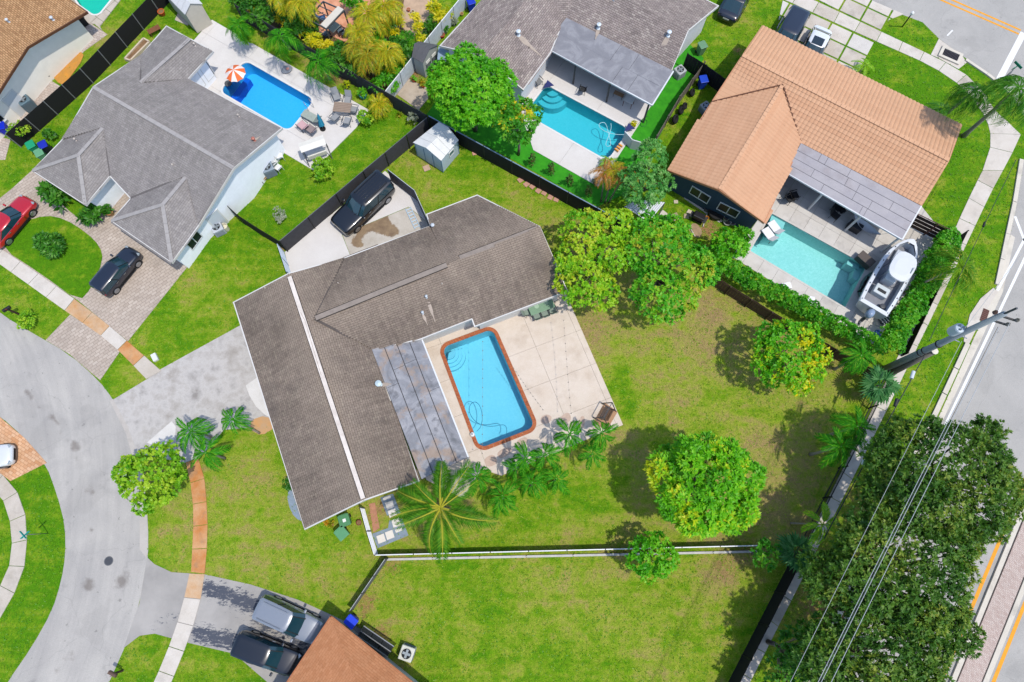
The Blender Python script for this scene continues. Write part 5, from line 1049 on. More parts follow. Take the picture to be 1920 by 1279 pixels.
def palm(label, cpx, h, L, nf=10, kind='xmas', pal='palm', base=None, r=.07, group=None, seed=0, cat='palm tree', shaft=.5, pitch=(-.25, .35), name='palm_tree', tlist=None, trunkm=None):
    c = P(cpx[0], cpx[1], h); b = P(*base, 0) if base else Vector((c.x, c.y, 0)); root = empty(name, tuple(b), label=label, cat=cat, group=group); t = c-b
    mid = t*.5-Vector((t.x, t.y, 0))*.12; MB().tube([(0, 0, -.05), tuple(mid*.25+Vector((0, 0, 0))), tuple(mid), tuple(t)], [r*1.7, r*1.15, r, r*.8], 9).build('trunk', trunkm or TRUNKP, root, smooth=True)
    if shaft: d = (t-mid).normalized(); MB().tube([tuple(t-d*.1), tuple(t+d*.1), tuple(t+d*shaft*.5)], [r*1.0, r*1.15, r*.4], 8).build('crownshaft', SHAFT, root, smooth=True)
    rg = random.Random(seed*17+int(cpx[0])); a0 = rg.random()*6
    for i in range(nf):
        o = bpy.data.objects.new('frond', frond(kind, pal, rg.randint(0, 3))); COL.objects.link(o); o.parent = root; o.location = t+Vector((0, 0, shaft*.3))
        up = i % 3 == 2; s_ = L*rg.uniform(.88, 1.1)*(.85 if up else 1); o.scale = (s_, s_*rg.uniform(.85, 1.1), s_)
        o.rotation_euler = (rg.uniform(-.25, .25), rg.uniform(*pitch)-(.45 if up else 0), a0+2*math.pi*i*.382*(1 if nf > 8 else 1)+rg.uniform(-.15, .15) if nf > 13 else a0+2*math.pi*i/nf+rg.uniform(-.2, .2))
    return root
XM = [((361, 808), 2.8, 1.45, 'palm at the driveway edge, upper one of the close pair'), ((388, 850), 2.8, 1.45, 'palm below the upper one of the pair, near the orange walkway'), ((438, 787), 2.6, 1.2, 'small palm with a visible trunk next to the brown house front'),
      ((895, 893), 2.8, 1.4, 'leftmost palm of the row below the pool deck, next to the coconut palm'), ((942, 930), 2.6, 1.5, 'lowest palm of the row, reaching towards the lawn'), ((985, 860), 2.8, 1.35, 'palm touching the lower corner of the pool deck, left of two'), ((1021, 853), 2.9, 1.25, 'palm at the deck edge, right of two'),
      ((1068, 815), 2.8, 1.35, 'palm standing over the cream deck left of the swing'), ((1128, 812), 2.9, 1.3, 'palm in front of the patio swing'), ((1110, 852), 2.5, 1.15, 'dark small palm below the patio swing'), ((1043, 898), 2.6, 1.25, 'rightmost palm of the dense clump on the lawn'), ((998, 905), 2.6, 1.35, 'palm in the middle of the dense clump'), ((968, 880), 2.4, 1.1, 'inner palm hidden among the dense clump')]
for i, (c, h, L, lb) in enumerate(XM): palm(lb, c, h, L, 9, base={2: (487, 812)}.get(i), seed=i, r=.06)
palm('big yellow-green coconut palm over the lawn at the corner of the brown roof', (826, 952), 5.2, 3.3, 13, 'coco', 'coco', seed=3, r=.13, shaft=0, pitch=(-.45, .25))
for i, (c, h, L, b, lb) in enumerate([((1612, 668), 3.6, 1.5, None, 'drooping green palm at the foot of the utility pole'), ((1605, 800), 4.4, 1.5, None, 'upper palm of the pair leaning over the black railed fence'), ((1574, 838), 4.2, 1.6, None, 'lower palm of the pair leaning over the black railed fence')]): palm(lb, c, h, L, 12, base=b, seed=i+40, r=.08)
palm('light green palm on a thin pale trunk where lawn and sidewalk meet', (1540, 984), 3.4, 1.5, 9, 'xmas', 'front', base=(1483, 981), seed=51, r=.045)
LG['areca_g'] = LG['front']
palm('fan palm directly below the utility pole', (1650, 722), 2.2, 1.35, 13, 'fan', 'fan', seed=52, r=.09, shaft=0, pitch=(-.3, .3)); palm('fan palm in the shade beside the black fence corner', (1492, 1035), 2.0, 1.35, 13, 'fan', 'fan', seed=53, r=.09, shaft=0, pitch=(-.3, .3))
palm('slender palm leaning out of the tall hedge over the sidewalk', (1800, 500), 4.3, 2.0, 12, 'royal', 'coco', base=(1693, 549), seed=54, r=.07, shaft=.3, pitch=(-.2, .5))
palm('tall drooping palm beside the street sign, left of the pair on the corner lawn', (1826, 172), 5.6, 2.0, 13, 'royal', 'royal', base=(1777, 211), seed=55, r=.1, pitch=(0, .6)); palm('tallest palm with a long grey trunk on the corner lawn', (1908, 168), 8.2, 2.4, 13, 'royal', 'royal', base=(1807, 255), seed=56, r=.13, pitch=(0, .6))
palm('small low palm at the terracotta roof edge by the slab driveway', (1620, 124), .9, 1.1, 8, 'xmas', 'front', seed=57, r=.05, shaft=.1); palm('low palm in shade at the terracotta roof edge', (1763, 205), 1.0, 1.1, 7, 'areca', 'dark', seed=59, r=.06, shaft=.1)
for i, (c, b, L) in enumerate([((1132, 325), (1127, 378), 1.2), ((1152, 322), (1134, 380), 1.3), ((1172, 330), (1141, 380), 1.2)]): palm(['left', 'middle', 'right'][i]+' one of three orange-brown palms on bare pale trunks by the black fence', c, 3.4, L, 8, 'areca', 'orange' if i != 1 else 'gold', base=b, seed=60+i, r=.05, group='orange-brown palm trio')
for i, (c, h, L, b, pal, lb) in enumerate([((526, 72), 3.2, 1.7, (545, 92), 'palm', 'feathery palm leaning over the dark grey fence, left of two near the white deck'), ((598, 118), 3.2, 1.7, (620, 150), 'palm', 'feathery palm with a thick pale trunk, right of two near the white deck'), ((448, 50), 2.8, 1.3, (462, 68), 'palm', 'palm with paired trunks at the far left corner of the white deck'),
    ((565, 5), 3.6, 1.8, None, 'areca', 'golden palm hanging over the top edge beside the pergola'), ((520, -8), 3.4, 1.5, None, 'areca', 'yellowing palm at the top edge above the crotons')]): palm(lb, c, h, L, 13, 'areca' if pal == 'areca' else 'royal', pal, base=b, seed=70+i, r=.08)
for i, (x, y, L, lb) in enumerate([(690, 30, 2.0, 'golden areca palm right of the orange patio, upper'), (675, 62, 1.6, 'golden areca palm at the orange patio corner'), (722, 12, 1.9, 'golden areca palm at the top edge with curling fronds'), (690, 105, 1.7, 'faded areca palm behind the dark grey fence'), (728, 98, 1.6, 'golden orange areca palm above the leafy bush'), (668, 88, 1.3, 'thin faded areca palm between patio and fence')]): palm(lb, (x, y), 2.8, L, 15, 'areca', 'areca' if 'faded' not in lb else 'gold', seed=80+i, r=.07)
palm('small yellow palm beside the white deck corner', (710, 196), 1.3, 1.2, 10, 'areca', 'areca', seed=90, r=.06, shaft=.2)
palm('small green cycad at the cyan pool deck end', (1140, 303), .7, .8, 9, 'xmas', 'front', seed=91, r=.06, shaft=.1)
shrub('dark undergrowth beneath the clump of palms', [(975, 905, .3, 15), (1005, 930, .3, 12)], 'dark', L=.2) if False else None

# ---- loose grass tufts over the lawns (ground cover nobody could count)
def vpin(pts, poly):
    x, y = pts[:, 0], pts[:, 1]; c = np.zeros(len(pts), bool); p = np.array([(q[0], q[1]) for q in poly]); j = len(p)-1
    for i in range(len(p)):
        xi, yi = p[i]; xj, yj = p[j]
        if yi != yj: c ^= ((yi > y) != (yj > y)) & (x < (xj-xi)*(y-yi)/(yj-yi)+xi)
        j = i
    return c
def tufts():
    n = 90000; pts = np.stack([RNG.uniform(-40, 42, n), RNG.uniform(-13, 48, n)], 1); bad = np.zeros(n, bool)
    for poly in PAVED+[list(v) for v in POOL.values()]: bad |= vpin(pts, poly)
    for h in (H1, H2, H3, H4, H5, H6): bad |= vpin(pts, h.ins)
    pts = pts[~bad]; m = len(pts); dr, br = DRYF(pts); pos = np.concatenate([pts, np.full((m, 1), .0)], 1); ax = np.tile([0, 0, 1.], (m, 1)); clump = (np.sin(pts[:, 0]*1.7+2*np.sin(pts[:, 1]*.9))+np.sin(pts[:, 1]*1.3+1.5*np.sin(pts[:, 0]*.7)))*.12
    me = leaves_mesh('grass_tufts', pos, ax, 3, .10, .05, .05+dr*.85+clump*.8+RNG.normal(0, .1, m), th=(25, 75)); o = link_mesh('grass_tufts', me, m_leaf('leaf_grass', ['#56960a', '#82ac18', '#a2b238', '#b2aa5a'], k=.62, trans=.2)); o['kind'] = 'stuff'
tufts()
# ================= VEHICLES =================
TYRE = mat('#1c1c1e', .85, 0); RIM = mat('#b9bcc0', .3, 0, metal=.8); LENS = mat('#9da8ae', .1, 0, spec=.8); TAIL = mat('#9a1216', .3, 0, spec=.6); TRIMB = mat('#141416', .6, 0)
CARGL = mat('#254b58', .08, 0, spec=.7, k=.4); CARGLD = mat('#1a2a30', .05, 0, spec=1.0, k=.45)
def loft(stations, ring, close=True):
    """stations: list of ring point lists (same count); closed tube with end caps"""
    mb = MB(); n = len(stations[0])
    for st in stations: mb.v += [tuple(p) for p in st]
    for i in range(len(stations)-1):
        for k in range(n):
            a, b = i*n+k, i*n+(k+1) % n; mb.f.append((a, b, b+n, a+n))
    if close: mb.f.append(tuple(range(n))[::-1]); mb.f.append(tuple(range((len(stations)-1)*n, len(stations)*n)))
    return mb
def car(label, front, rear, paint, kind='suv', cat='car', name='parked_car', rails=False, L=None, sunroof=False, zc=.85, rim=True):
    f, r = P(*front, zc), P(*rear, zc); c = (f+r)/2; d = f-r; L = L or d.length*1.02; q_ = L/4.75; W = {'suv': 1.9, 'bigsuv': 1.9, 'sedan': 1.86}[kind]*q_*.94; H = {'suv': 1.66, 'bigsuv': 1.75, 'sedan': 1.46}[kind]*(.4+.6*q_)
    root = empty(name, (c.x, c.y, 0), math.atan2(d.y, d.x), label, cat); pm = mat(paint, .28, 0, coat=.8, spec=.5, metal=.15); hw = W/2
    belt = {'suv': 1.02, 'bigsuv': 1.16, 'sedan': .92}[kind]
    T = [(-.5, .70, .62), (-.492, .82, .74), (-.47, .92, .92), (-.42, .975, .985), (-.30, 1, 1), (-.1, 1, 1), (.1, 1, 1), (.18, 1, 1.0), (.30, .985, .97), (.40, .955, .91), (.455, .90, .85), (.485, .78, .76), (.5, .62, .62)]
    if kind == 'sedan': T[1:4] = [(-.49, .84, .80), (-.46, .93, .96), (-.40, .97, .99)]
    if kind == 'bigsuv': T[8:] = [(.30, .99, .98), (.40, .975, .95), (.465, .94, .91), (.49, .86, .84), (.5, .76, .74)]
    st = []
    for t, wf, zf in T:
        w, zt, x = hw*wf, belt*zf, t*L; zb = .24 if abs(t) < .49 else .32
        half = [(w*.86, zb), (w*.99, zb+.16), (w, zt*.62), (w*.965, zt*.90), (w*.90, zt*.985), (w*.55, zt+.025), (0, zt+.035)]
        st.append([(x, y, z) for y, z in half]+[(x, -y, z) for y, z in half[-2::-1]])
    loft(st, None).build('body', pm, root, smooth=True, sub=1)
    # cabin: glass tub with painted roof and pillars
    x0, x1, x2, x3 = {'suv': (-.485, -.455, .07, .235), 'bigsuv': (-.49, -.47, .07, .20), 'sedan': (-.40, -.24, .05, .23)}[kind]
    def ring(xa, xb, w, z, rb, n=1): return [(xa*L, w*.82, z), (xa*L+rb, w, z), ((xa+xb)/2*L, w*1.02, z), (xb*L-rb*1.5, w*.96, z), (xb*L, w*.66, z), (xb*L+rb*.3, 0, z), (xb*L, -w*.66, z), (xb*L-rb*1.5, -w*.96, z), ((xa+xb)/2*L, -w*1.02, z), (xa*L+rb, -w, z), (xa*L, -w*.82, z), (xa*L-rb*.2, 0, z)]
    B = ring(x0, x3, hw*.94, belt*.97, .12); Tp = ring(x1, x2, hw*.80, H-.05, .10); mb = MB(); n = 12; mb.v = list(B)+list(Tp)
    mb.f = [(i, (i+1) % n, (i+1) % n+n, i+n) for i in range(n)]; mb.build('window_glass', CARGL, root, smooth=False)
    T0 = ring(x1-.008, x2+.006, hw*.82, H-.07, .10); T1 = ring(x1+.01, x2-.015, hw*.76, H-.02, .10); T2 = ring(x1+.05, x2-.06, hw*.5, H, .08); mb = MB(); mb.v = T0+T1+T2
    mb.f = [(i, (i+1) % n, (i+1) % n+n, i+n) for i in range(n)]+[(i+n, (i+1) % n+n, (i+1) % n+2*n, i+2*n) for i in range(n)]+[tuple(range(2*n, 3*n))]; mb.build('roof', pm, root, smooth=True)
    for i in (0, 1, 3, 4, 6, 7, 9, 10, 2, 8):
        if i in (3, 7): continue
        wd = .045; MB().beam(Vector(B[i]), Vector(Tp[i]), wd, wd).build('pillar', pm if i in (0, 1, 9, 10) else TRIMB, root)
    if sunroof: MB().box(((x1+x2)/2*L+.25, 0, H+.003), (.75, .85, .02)).build('sunroof', CARGLD, root)
    if rails or kind == 'bigsuv':
        for s_ in (-1, 1): MB().tube([(x1*L+.25, s_*hw*.62, H-.02), (x1*L+.35, s_*hw*.62, H+.05), (x2*L-.4, s_*hw*.62, H+.05), (x2*L-.3, s_*hw*.62, H-.02)], .02, 5).build('roof_rail', RIM if rails else TRIMB, root)
    if kind == 'bigsuv':
        for k in range(5): MB().box(((x1+x2)/2*L-.1, (k-2)*.22, H+.006), ((x2-x1)*L*.8, .05, .02)).build('roof_rib', pm, root)
    for sx in (-1, 1):
        for sy in (-1, 1):
            x = L*(.31 if sx > 0 else -.30); rw = .37 if kind == 'bigsuv' else .34; y = sy*(hw-.105)
            w_ = MB(); w_.tube([(x, y-sy*.12, rw), (x, y+sy*.115, rw)], [rw, rw], 20); wo = w_.build('wheel', TYRE, root, smooth=False, bevel=.02)
            mb = MB(); mb.tube([(x, y+sy*.10, rw), (x, y+sy*.125, rw)], [rw*.68, rw*.62], 16); mb.build('rim', RIM, wo)
        ar = MB()
    for sy in (-1, 1):
        MB().box((L*.448, sy*hw*.66, belt*.80), (.2, .3, .1), sy*-.45).build('headlight', LENS, root, bevel=.03)
        MB().box((-L*.458, sy*hw*.70, belt*.80), (.1, .26, .14), sy*.35).build('taillight', TAIL, root, bevel=.03)
        MB().box((L*x3*.78, sy*(hw+.09), belt+.07), (.14, .22, .15)).build('mirror', pm, root, bevel=.04)
        for k in (-.17, .03): MB().box((L*k, sy*(hw+.006), belt*.86), (.2, .03, .035)).build('door_handle', RIM if rim else pm, root)
        MB().box((0, sy*(hw-.01), .30), (L*.44, .06, .12)).build('side_sill', TRIMB, root)
    MB().box((L*.497, 0, .48), (.05, W*.5, .2)).build('grille', TRIMB, root, bevel=.02); MB().box((-L*.5, 0, .62), (.02, .5, .12)).build('number_plate', mat('#d8d8d2', .5, 0), root)
    for sy in (-1, 1): MB().beam((L*.215, sy*.12+.2, belt*.985+.05), (L*.14, sy*.3+.25, belt*1.1+.05), .02, .02).build('wiper', TRIMB, root)
    return root
car('red hatchback cut off by the left edge, on the paver driveway', (48, 373), (-19, 452), '#c81428', 'sedan', L=4.25)
car('dark navy SUV on the paver driveway with sky reflecting in its roof', (250, 467), (184, 547), '#1b2233', 'suv')
car('big black SUV with ribbed roof on the white concrete pad', (637, 423), (723, 342), '#10131a', 'bigsuv', L=5.1)
car('silver blue SUV parked on the worn driveway beside a black car', (593, 1187), (489, 1138), '#8d949f', 'suv', rails=True, L=4.3)
car('black crossover parked nearest the bottom edge beside the silver one', (552, 1247), (449, 1206), '#11151f', 'suv', L=4.2)
car('dark car on the grass at the top edge, its rear lights showing', (1408, -52), (1363, 31), '#1a1f2e', 'sedan')
car('dark blue car partly under the terracotta roof edge', (1452, 108), (1498, 26), '#1e2638', 'suv')
car('white car with dark sunroof partly under the terracotta roof edge', (1507, 130), (1546, 50), '#f0f2f4', 'sedan', sunroof=True)
car('white car cut off by the left edge on the orange paver driveway', (10, 852), (-92, 870), '#e6e8ea', 'sedan', L=4.2)
# boat on its trailer
def boat():
    z = 1.35; b, s_ = P(1713, 449, 2.0), P(1640, 577, 2.0); c = (b+s_)/2; d = b-s_; L = d.length; W = 2.35
    root = empty('motor_boat', (c.x, c.y, 0), math.atan2(d.y, d.x), 'white open motor boat with hard top and outboard, on the stone deck', 'boat')
    T = [(-.5, .90, 0, 0), (-.3, .98, 0, 0), (-.05, 1, 0, .02), (.12, .97, .02, .06), (.25, .86, .05, .12), (.36, .66, .12, .2), (.44, .42, .22, .28), (.485, .20, .36, .34), (.5, .05, .5, .36)]
    st = []
    for t, wf, kz, sh in T:
        w = W/2*wf; x = t*L; st.append([(x, y, zz) for y, zz in ((0, .62+kz), (w*.5, .74+kz), (w*.86, .98+kz*.7), (w, 1.75+sh*.6), (w*.97, 1.80+sh*.6), (w*.78 if t < .44 else w*.5, 1.82+sh*.6))]+[(x, -y, zz) for y, zz in ((w*.78 if t < .44 else w*.5, 1.82+sh*.6), (w*.97, 1.80+sh*.6), (w, 1.75+sh*.6), (w*.86, .98+kz*.7), (w*.5, .74+kz))])
    hm = mat('#e2e5e9', .25, 0, coat=.5); mb = MB(); n = 11
    for q in st: mb.v += q
    for i in range(len(st)-1):
        for k in range(n):
            if k == 5 and i < 6: continue            # cockpit stays open
            a, b2 = i*n+k, i*n+(k+1) % n; mb.f.append((a, b2, b2+n, a+n))
    mb.f.append(tuple(range(n))[::-1]); mb.build('hull', hm, root, smooth=False)
    lin_ = MB(); deckp = [(t*L, W/2*wf*.78) for t, wf, _, _ in T[:6]]+[(.44*L, W/2*.42*.5)]; poly = [(x+(.28 if i == 0 else 0), -y) for i, (x, y) in enumerate(deckp)]+[(x+(.28 if i == len(deckp)-1 else 0), y) for i, (x, y) in enumerate(deckp[::-1])]
    lin_.add([(x, y, 1.18) for x, y in poly], [tuple(range(len(poly)))]); lin_.build('deck_floor', mat('#8b8d95', .8, .12, 3), root)
    m2 = len(poly); wl_ = MB(); wl_.add([(x, y, 1.18) for x, y in poly]+[(x, y, 1.83) for x, y in poly], [(i+m2, (i+1) % m2+m2, (i+1) % m2, i) for i in range(m2)]); wl_.build('inner_side', mat('#d9e0e8', .4, 0), root)
    MB().box((-.5*L+.14, 0, 1.80), (.30, W*.86, .10)).build('transom', hm, root, bevel=.03)
    MB().box((-L*.03, 0, 1.55), (1.0, .75, .9)).build('console', hm, root, bevel=.06); MB().box((-L*.235, .05, 1.42), (.75, 1.0, .55)).build('seat', mat('#cfd6d8', .5, .03), root, bevel=.06); MB().box((-L*.245, .05, 1.71), (.22, .6, .03)).build('hatch', mat('#26282c', .5, 0), root)
    MB().box((L*.27, 0, 1.36), (1.0, .9, .3)).build('bow_seat', mat('#c3c8d2', .5, .03), root, bevel=.05)
    tt = MB(); N = 20; pts = []
    for k in range(N): a = 2*math.pi*k/N; ca, sa = math.cos(a), math.sin(a); pts.append((1.12*abs(ca)**.75*(1 if ca > 0 else -1)-.12*L*0+.02*L, .80*abs(sa)**.7*(1 if sa > 0 else -1)))
    tt.add([(x, y, 2.92) for x, y in pts]+[(x*.98+.002, y*.98, 3.0) for x, y in pts]+[(x*.6, y*.6, 3.05) for x, y in pts], [tuple(range(N))[::-1]]+[(i+o, (i+1) % N+o, (i+1) % N+N+o, i+N+o) for o in (0, N) for i in range(N)]+[tuple(range(2*N, 3*N))]); tt.build('hard_top', mat('#dcdfe4', .45, .02), root)
    for x in (-.55, .6):
        for y in (-.55, .55): MB().tube([(x, y*1.1, 1.2), (x, y, 2.95)], .025, 6).build('top_leg', RIM, root)
    MB().tube([(-.1, -.62, 3.06), (.35, -.62, 3.14)], .03, 6).build('antenna', LENS, root)
    MB().lathe([(.17, 1.19), (.2, 1.25), (.18, 1.5), (.1, 1.52)], (-L*.38, -.55, 0), 12).build('bait_bucket', mat('#4b4d52', .5, 0), root)
    eng = MB(); eng.lathe([(.1, 1.35), (.24, 1.45), (.27, 1.75), (.22, 2.0), (.08, 2.06)], (-.5*L-.42, 0, 0), 14, sx=1.3); eo = eng.build('outboard_motor', mat('#8a9db8', .3, 0, coat=.4), root, smooth=True)
    e2 = MB(); e2.beam((-.5*L-.5, 0, 1.4), (-.5*L-.62, 0, .62), .2, .14); e2.box((-.5*L-.62, 0, .62), (.5, .1, .22)); e2.box((-.5*L-.1, 0, 1.45), (.35, .35, .3)); e2.tube([(-.5*L-.62, 0, .55), (-.5*L-.95, 0, .5)], [.11, .05], 8); e2.build('motor_leg', mat('#50565e', .4, 0), eo)
    e3 = MB()
    for k in range(3): a = k*2.094; e3.beam((-.5*L-.93, 0, .52), (-.5*L-.93, .17*math.cos(a), .52+.17*math.sin(a)), .05, .08, up=(1, 0, 0))
    e3.build('propeller', RIM, eo)
    for k in range(8):
        for y in (-1, 1): t = -.46+.11*k; wf = np.interp(t, [q[0] for q in T], [q[1] for q in T]); MB().box((t*L, y*W/2*wf*.88, 1.835+np.interp(t, [q[0] for q in T], [q[3] for q in T])*.6), (.09, .05, .03)).build('cleat', TRIMB, root)
    # trailer
    tc = c; tr = empty('boat_trailer', (c.x, c.y, 0), math.atan2(d.y, d.x), 'metal trailer carrying the white boat', 'trailer'); f = MB()
    for y in (-.75, .75): f.beam((-L*.42, y, .5), (L*.3, y*.7, .5), .1, .12); f.beam((L*.3, y*.7, .5), (L*.56, 0, .5), .1, .12)
    for x in (-.35, -.1, .15): f.beam((x*L, -.75, .5), (x*L, .75, .5), .08, .1)
    f.build('frame', mat('#9aa0a6', .4, 0, metal=.7), tr)
    for x in (-.22, -.08):
        for y in (-1, 1): wo = MB().tube([(x*L, y*.86, .3), (x*L, y*1.04, .3)], .3, 16).build('wheel', TYRE, tr); MB().tube([(x*L, y*1.0, .3), (x*L, y*1.05, .3)], .17, 12).build('rim', RIM, wo)
    for y in (-.6, .6): MB().box((-.1*L, y, .59), (L*.6, .1, .09)).build('bunk', mat('#6c5a48', .8, .1), tr)
boat()

# ================= POLES, SIGNS, WIRES =================
def pole_thing(name, label, base, top, h, r0, r1, m, cat='pole'):
    b = P(*base, 0); t = P(*top, h); root = empty(name, tuple(b), label=label, cat=cat); MB().tube([(0, 0, -.1), tuple((t-b)*.5), tuple(t-b)], [r0, (r0+r1)/2, r1], 14).build('pole', m, root, smooth=True); return root, b, t
PCON = mat('#a3adb3', .8, .12, 2.5, '#8d979d', bump=.01); PW = mat('#8a8279', .9, .25, 3, '#75706a')
up_, ub, ut = pole_thing('utility_pole', 'tall grey concrete utility pole with transformer and crossarms at the roadside', (1657, 693), (1884, 588), 11.6, .24, .15, PCON, 'utility pole')
def upt(t): return ub.lerp(ut, t)
tip = upt(1.0); D = Vector((-.43, -.9, 0)).normalized(); Nn = Vector((.9, -.43, 0)).normalized()
MB().beam(tip, tip+Vector((0, 0, .9)), .09, .09).build('pole_tip', mat('#4a5058', .6, 0), up_, world=True)
for k, t in enumerate((.97, .91)):
    q = upt(t); e = q+Nn*(.75)+Vector((0, 0, .15)); MB().beam(q, e, .09, .09).build('crossarm', mat('#4d4a48', .7, 0), up_, world=True)
    MB().lathe([(.05, 0), (.11, .04), (.06, .1), (.11, .14), (.06, .2), (.04, .28)], tuple(e), 10).build('insulator', mat('#6b6660', .4, 0), up_, world=True)
q = upt(.97)-Nn*.35; MB().lathe([(.05, 0), (.12, .05), (.06, .12), (.12, .17), (.05, .3)], tuple(q), 10).build('insulator', mat('#5a4038', .4, 0), up_, world=True)
q = upt(.70)-Nn*.42+Vector((0, 0, -.3)); MB().lathe([(.05, 0), (.27, .04), (.3, .1), (.3, .8), (.26, .88), (.1, .93)], tuple(q), 16).build('transformer', mat('#c5d2dc', .4, .03), up_, world=True)
for a in (0, 2.1, 4.2): MB().lathe([(.05, 0), (.07, .05), (.03, .2)], (q.x+.14*math.cos(a), q.y+.14*math.sin(a), q.z+.9), 8).build('bushing', LENS, up_, world=True)
for t in (.68, .62): MB().beam(upt(t)-Nn*.1, upt(t)+Nn*.5, .05, .05).build('bracket', RIM, up_, world=True)
for t in (.36, .40, .52): MB().lathe([(.245, 0), (.245, .06)], tuple(upt(t)), 14).build('band', TRIMB, up_, world=True)
w2, wb, wt = pole_thing('wooden_pole', 'shorter weathered wooden pole with white cap strapped beside the utility pole', (1663, 704), (1752, 659), 5.0, .2, .17, PW)
MB().lathe([(.2, 0), (.21, .02), (.21, .08), (.05, .1)], tuple(wt), 8).build('cap', mat('#e3dccb', .7, .05), w2, world=True)
WIRE = mat('#b8bcc0', .5, 0); WIRED = mat('#33383c', .6, 0)
def wire(label, a, b, r=.012, m=WIRE, sag=.35, name='power_line', cat='power line', group=None):
    a, b = Vector(a), Vector(b); n = 14
    if name == 'power_line' and 'oaks' in label or 'between' in label: b = b+(b-a)*1.2
    n = 24; c = (a+b)/2; c.z = 0; pts = [a.lerp(b, i/n)-Vector((0, 0, sag*4*(i/n)*(1-i/n)))-c for i in range(n+1)]
    o = MB().tube(pts, r, 5).build(name, m); o.location = c; return tag(o, label, cat, group)
wire('leftmost pale power line running from the pole foot side over the oaks', P(1803, 640, 8.6), P(1478, 1300, 8.6))
wire('left one of the close pair of power lines over the oaks', P(1868, 612, 10.9), P(1533, 1296, 10.6), .015); wire('right one of the close pair of power lines over the oaks', P(1874, 613, 10.9), P(1539, 1296, 10.6), .015, WIRE)
wire('dark power line between the close pair', P(1871, 613, 10.8), P(1536, 1296, 10.5), .011, WIRED); wire('rightmost power line over the oaks', P(1893, 606, 11.0), P(1558, 1296, 10.8), .015)
wire('dark cable from the wooden pole down towards the oaks', P(1733, 668, 4.9), P(1545, 1010, 4.2), .03, WIRED, .1, 'cable', 'cable'); wire('dark cable from the utility pole up the verge to the top right', P(1742, 640, 5.6), P(1905, 300, 5.4), .02, WIRED, .1, 'cable', 'cable')
wire('thin pale wire crossing the road at the right edge', P(1800, 628, 8), P(1960, 420, 8), .012, WIRE, .1)
for i, (x, y, z, l, col) in enumerate([(1711, 703, 4.8, .5, '#d4dce4'), (1680, 755, 4.6, .5, '#26282b'), (1845, 421, 5.5, .35, '#1e2022'), (1619, 867, 4.6, .3, '#dfe3e6')]):
    c = P(x, y, z); o = MB().tube([tuple(-D*l/2), tuple(D*l/2)], .11 if i != 2 else .07, 10).build('splice_box', mat(col, .5, .03)); o.location = c
    tag(o, ['white splice enclosure hanging on the cable by the wooden pole', 'black splice enclosure on the cable above the verge', 'small black splice box on the cable near the hedge corner', 'small white box on the cable at the edge of the oaks'][i], 'splice box')
# street signs and lamp
s_, b, t = pole_thing('street_sign', 'thin street sign pole with blue green blades on the left lawn', (90, 1000), (46, 1003), 2.9, .03, .025, RIM, 'street sign')
TEAL = mat('#2aa8a0', .4, .03)
MB().box((t.x, t.y, 2.85), (.62, .03, .16), .8).build('sign_blade', TEAL, s_, world=True); MB().box((t.x, t.y, 3.03), (.62, .03, .16), -.75).build('sign_blade', TEAL, s_, world=True)
s_, b, t = pole_thing('street_sign', 'green street sign on a dark pole at the stop line', (1868, 160), (1907, 124), 3.4, .04, .03, mat('#4a4f52', .5, 0), 'street sign')
GRN = mat('#1f8a6c', .4, .03); MB().box((t.x, t.y, 3.3), (.7, .03, .2), .5).build('sign_blade', GRN, s_, world=True); MB().box((t.x, t.y, 3.52), (.7, .03, .2), -1.0).build('sign_blade', GRN, s_, world=True); MB().box((t.x+.02, t.y-.03, 2.7), (.6, .02, .6), .9).build('stop_plate', mat('#9c9fa2', .4, 0), s_, world=True)
s_, b, t = pole_thing('lamp_post', 'short black lamp post with white lantern on the corner lawn', (1692, 50), (1708, 28), 1.7, .05, .045, TRIMB, 'lamp post')
MB().lathe([(.06, 0), (.11, .04), (.13, .26), (.05, .34)], (t.x, t.y, 1.7), 8).build('lantern', mat('#f4f4f0', .4, 0), s_, world=True)
def mailbox(label, base, h, col, ang, post=True):
    b = P(*base, 0); root = empty('mailbox', tuple(b), ang, label, 'mailbox'); m = mat(col, .45, .03)
    if post: MB().box((0, 0, h/2), (.1, .1, h)).build('post', mat('#4a3528', .8, .1) if col != '#eef0f2' else m, root)
    mb = MB(); mb.prism([(-.26, -.1), (.26, -.1), (.26, .1), (-.26, .1)], h, h+.14); mb.tube([(-.26, 0, h+.14), (.26, 0, h+.14)], .1, 10); mb.build('box', m, root); MB().box((.27, 0, h+.1), (.015, .19, .2)).build('door', m, root); MB().box((0, .115, h+.2), (.03, .01, .16)).build('flag', mat('#c23a2a', .5, 0), root)
mailbox('brown mailbox on a wooden post by the bottom edge lawn', (231, 1257), 1.05, '#6b5448', 2.7); mailbox('black mailbox standing in the round yellow green bush', (37, 590), 1.2, '#1a1a1c', -2.5); 
c = P(292, 671); ub_ = empty('utility_box', (c.x, c.y, 0), .55, 'small white utility box lid where sidewalk meets the worn driveway', 'utility box'); MB().box((0, 0, .12), (.35, .55, .24)).build('box', WHITEP, ub_, bevel=.02); MB().box((0, 0, .25), (.3, .5, .02)).build('lid', mat('#e4e6ea', .5, 0), ub_)
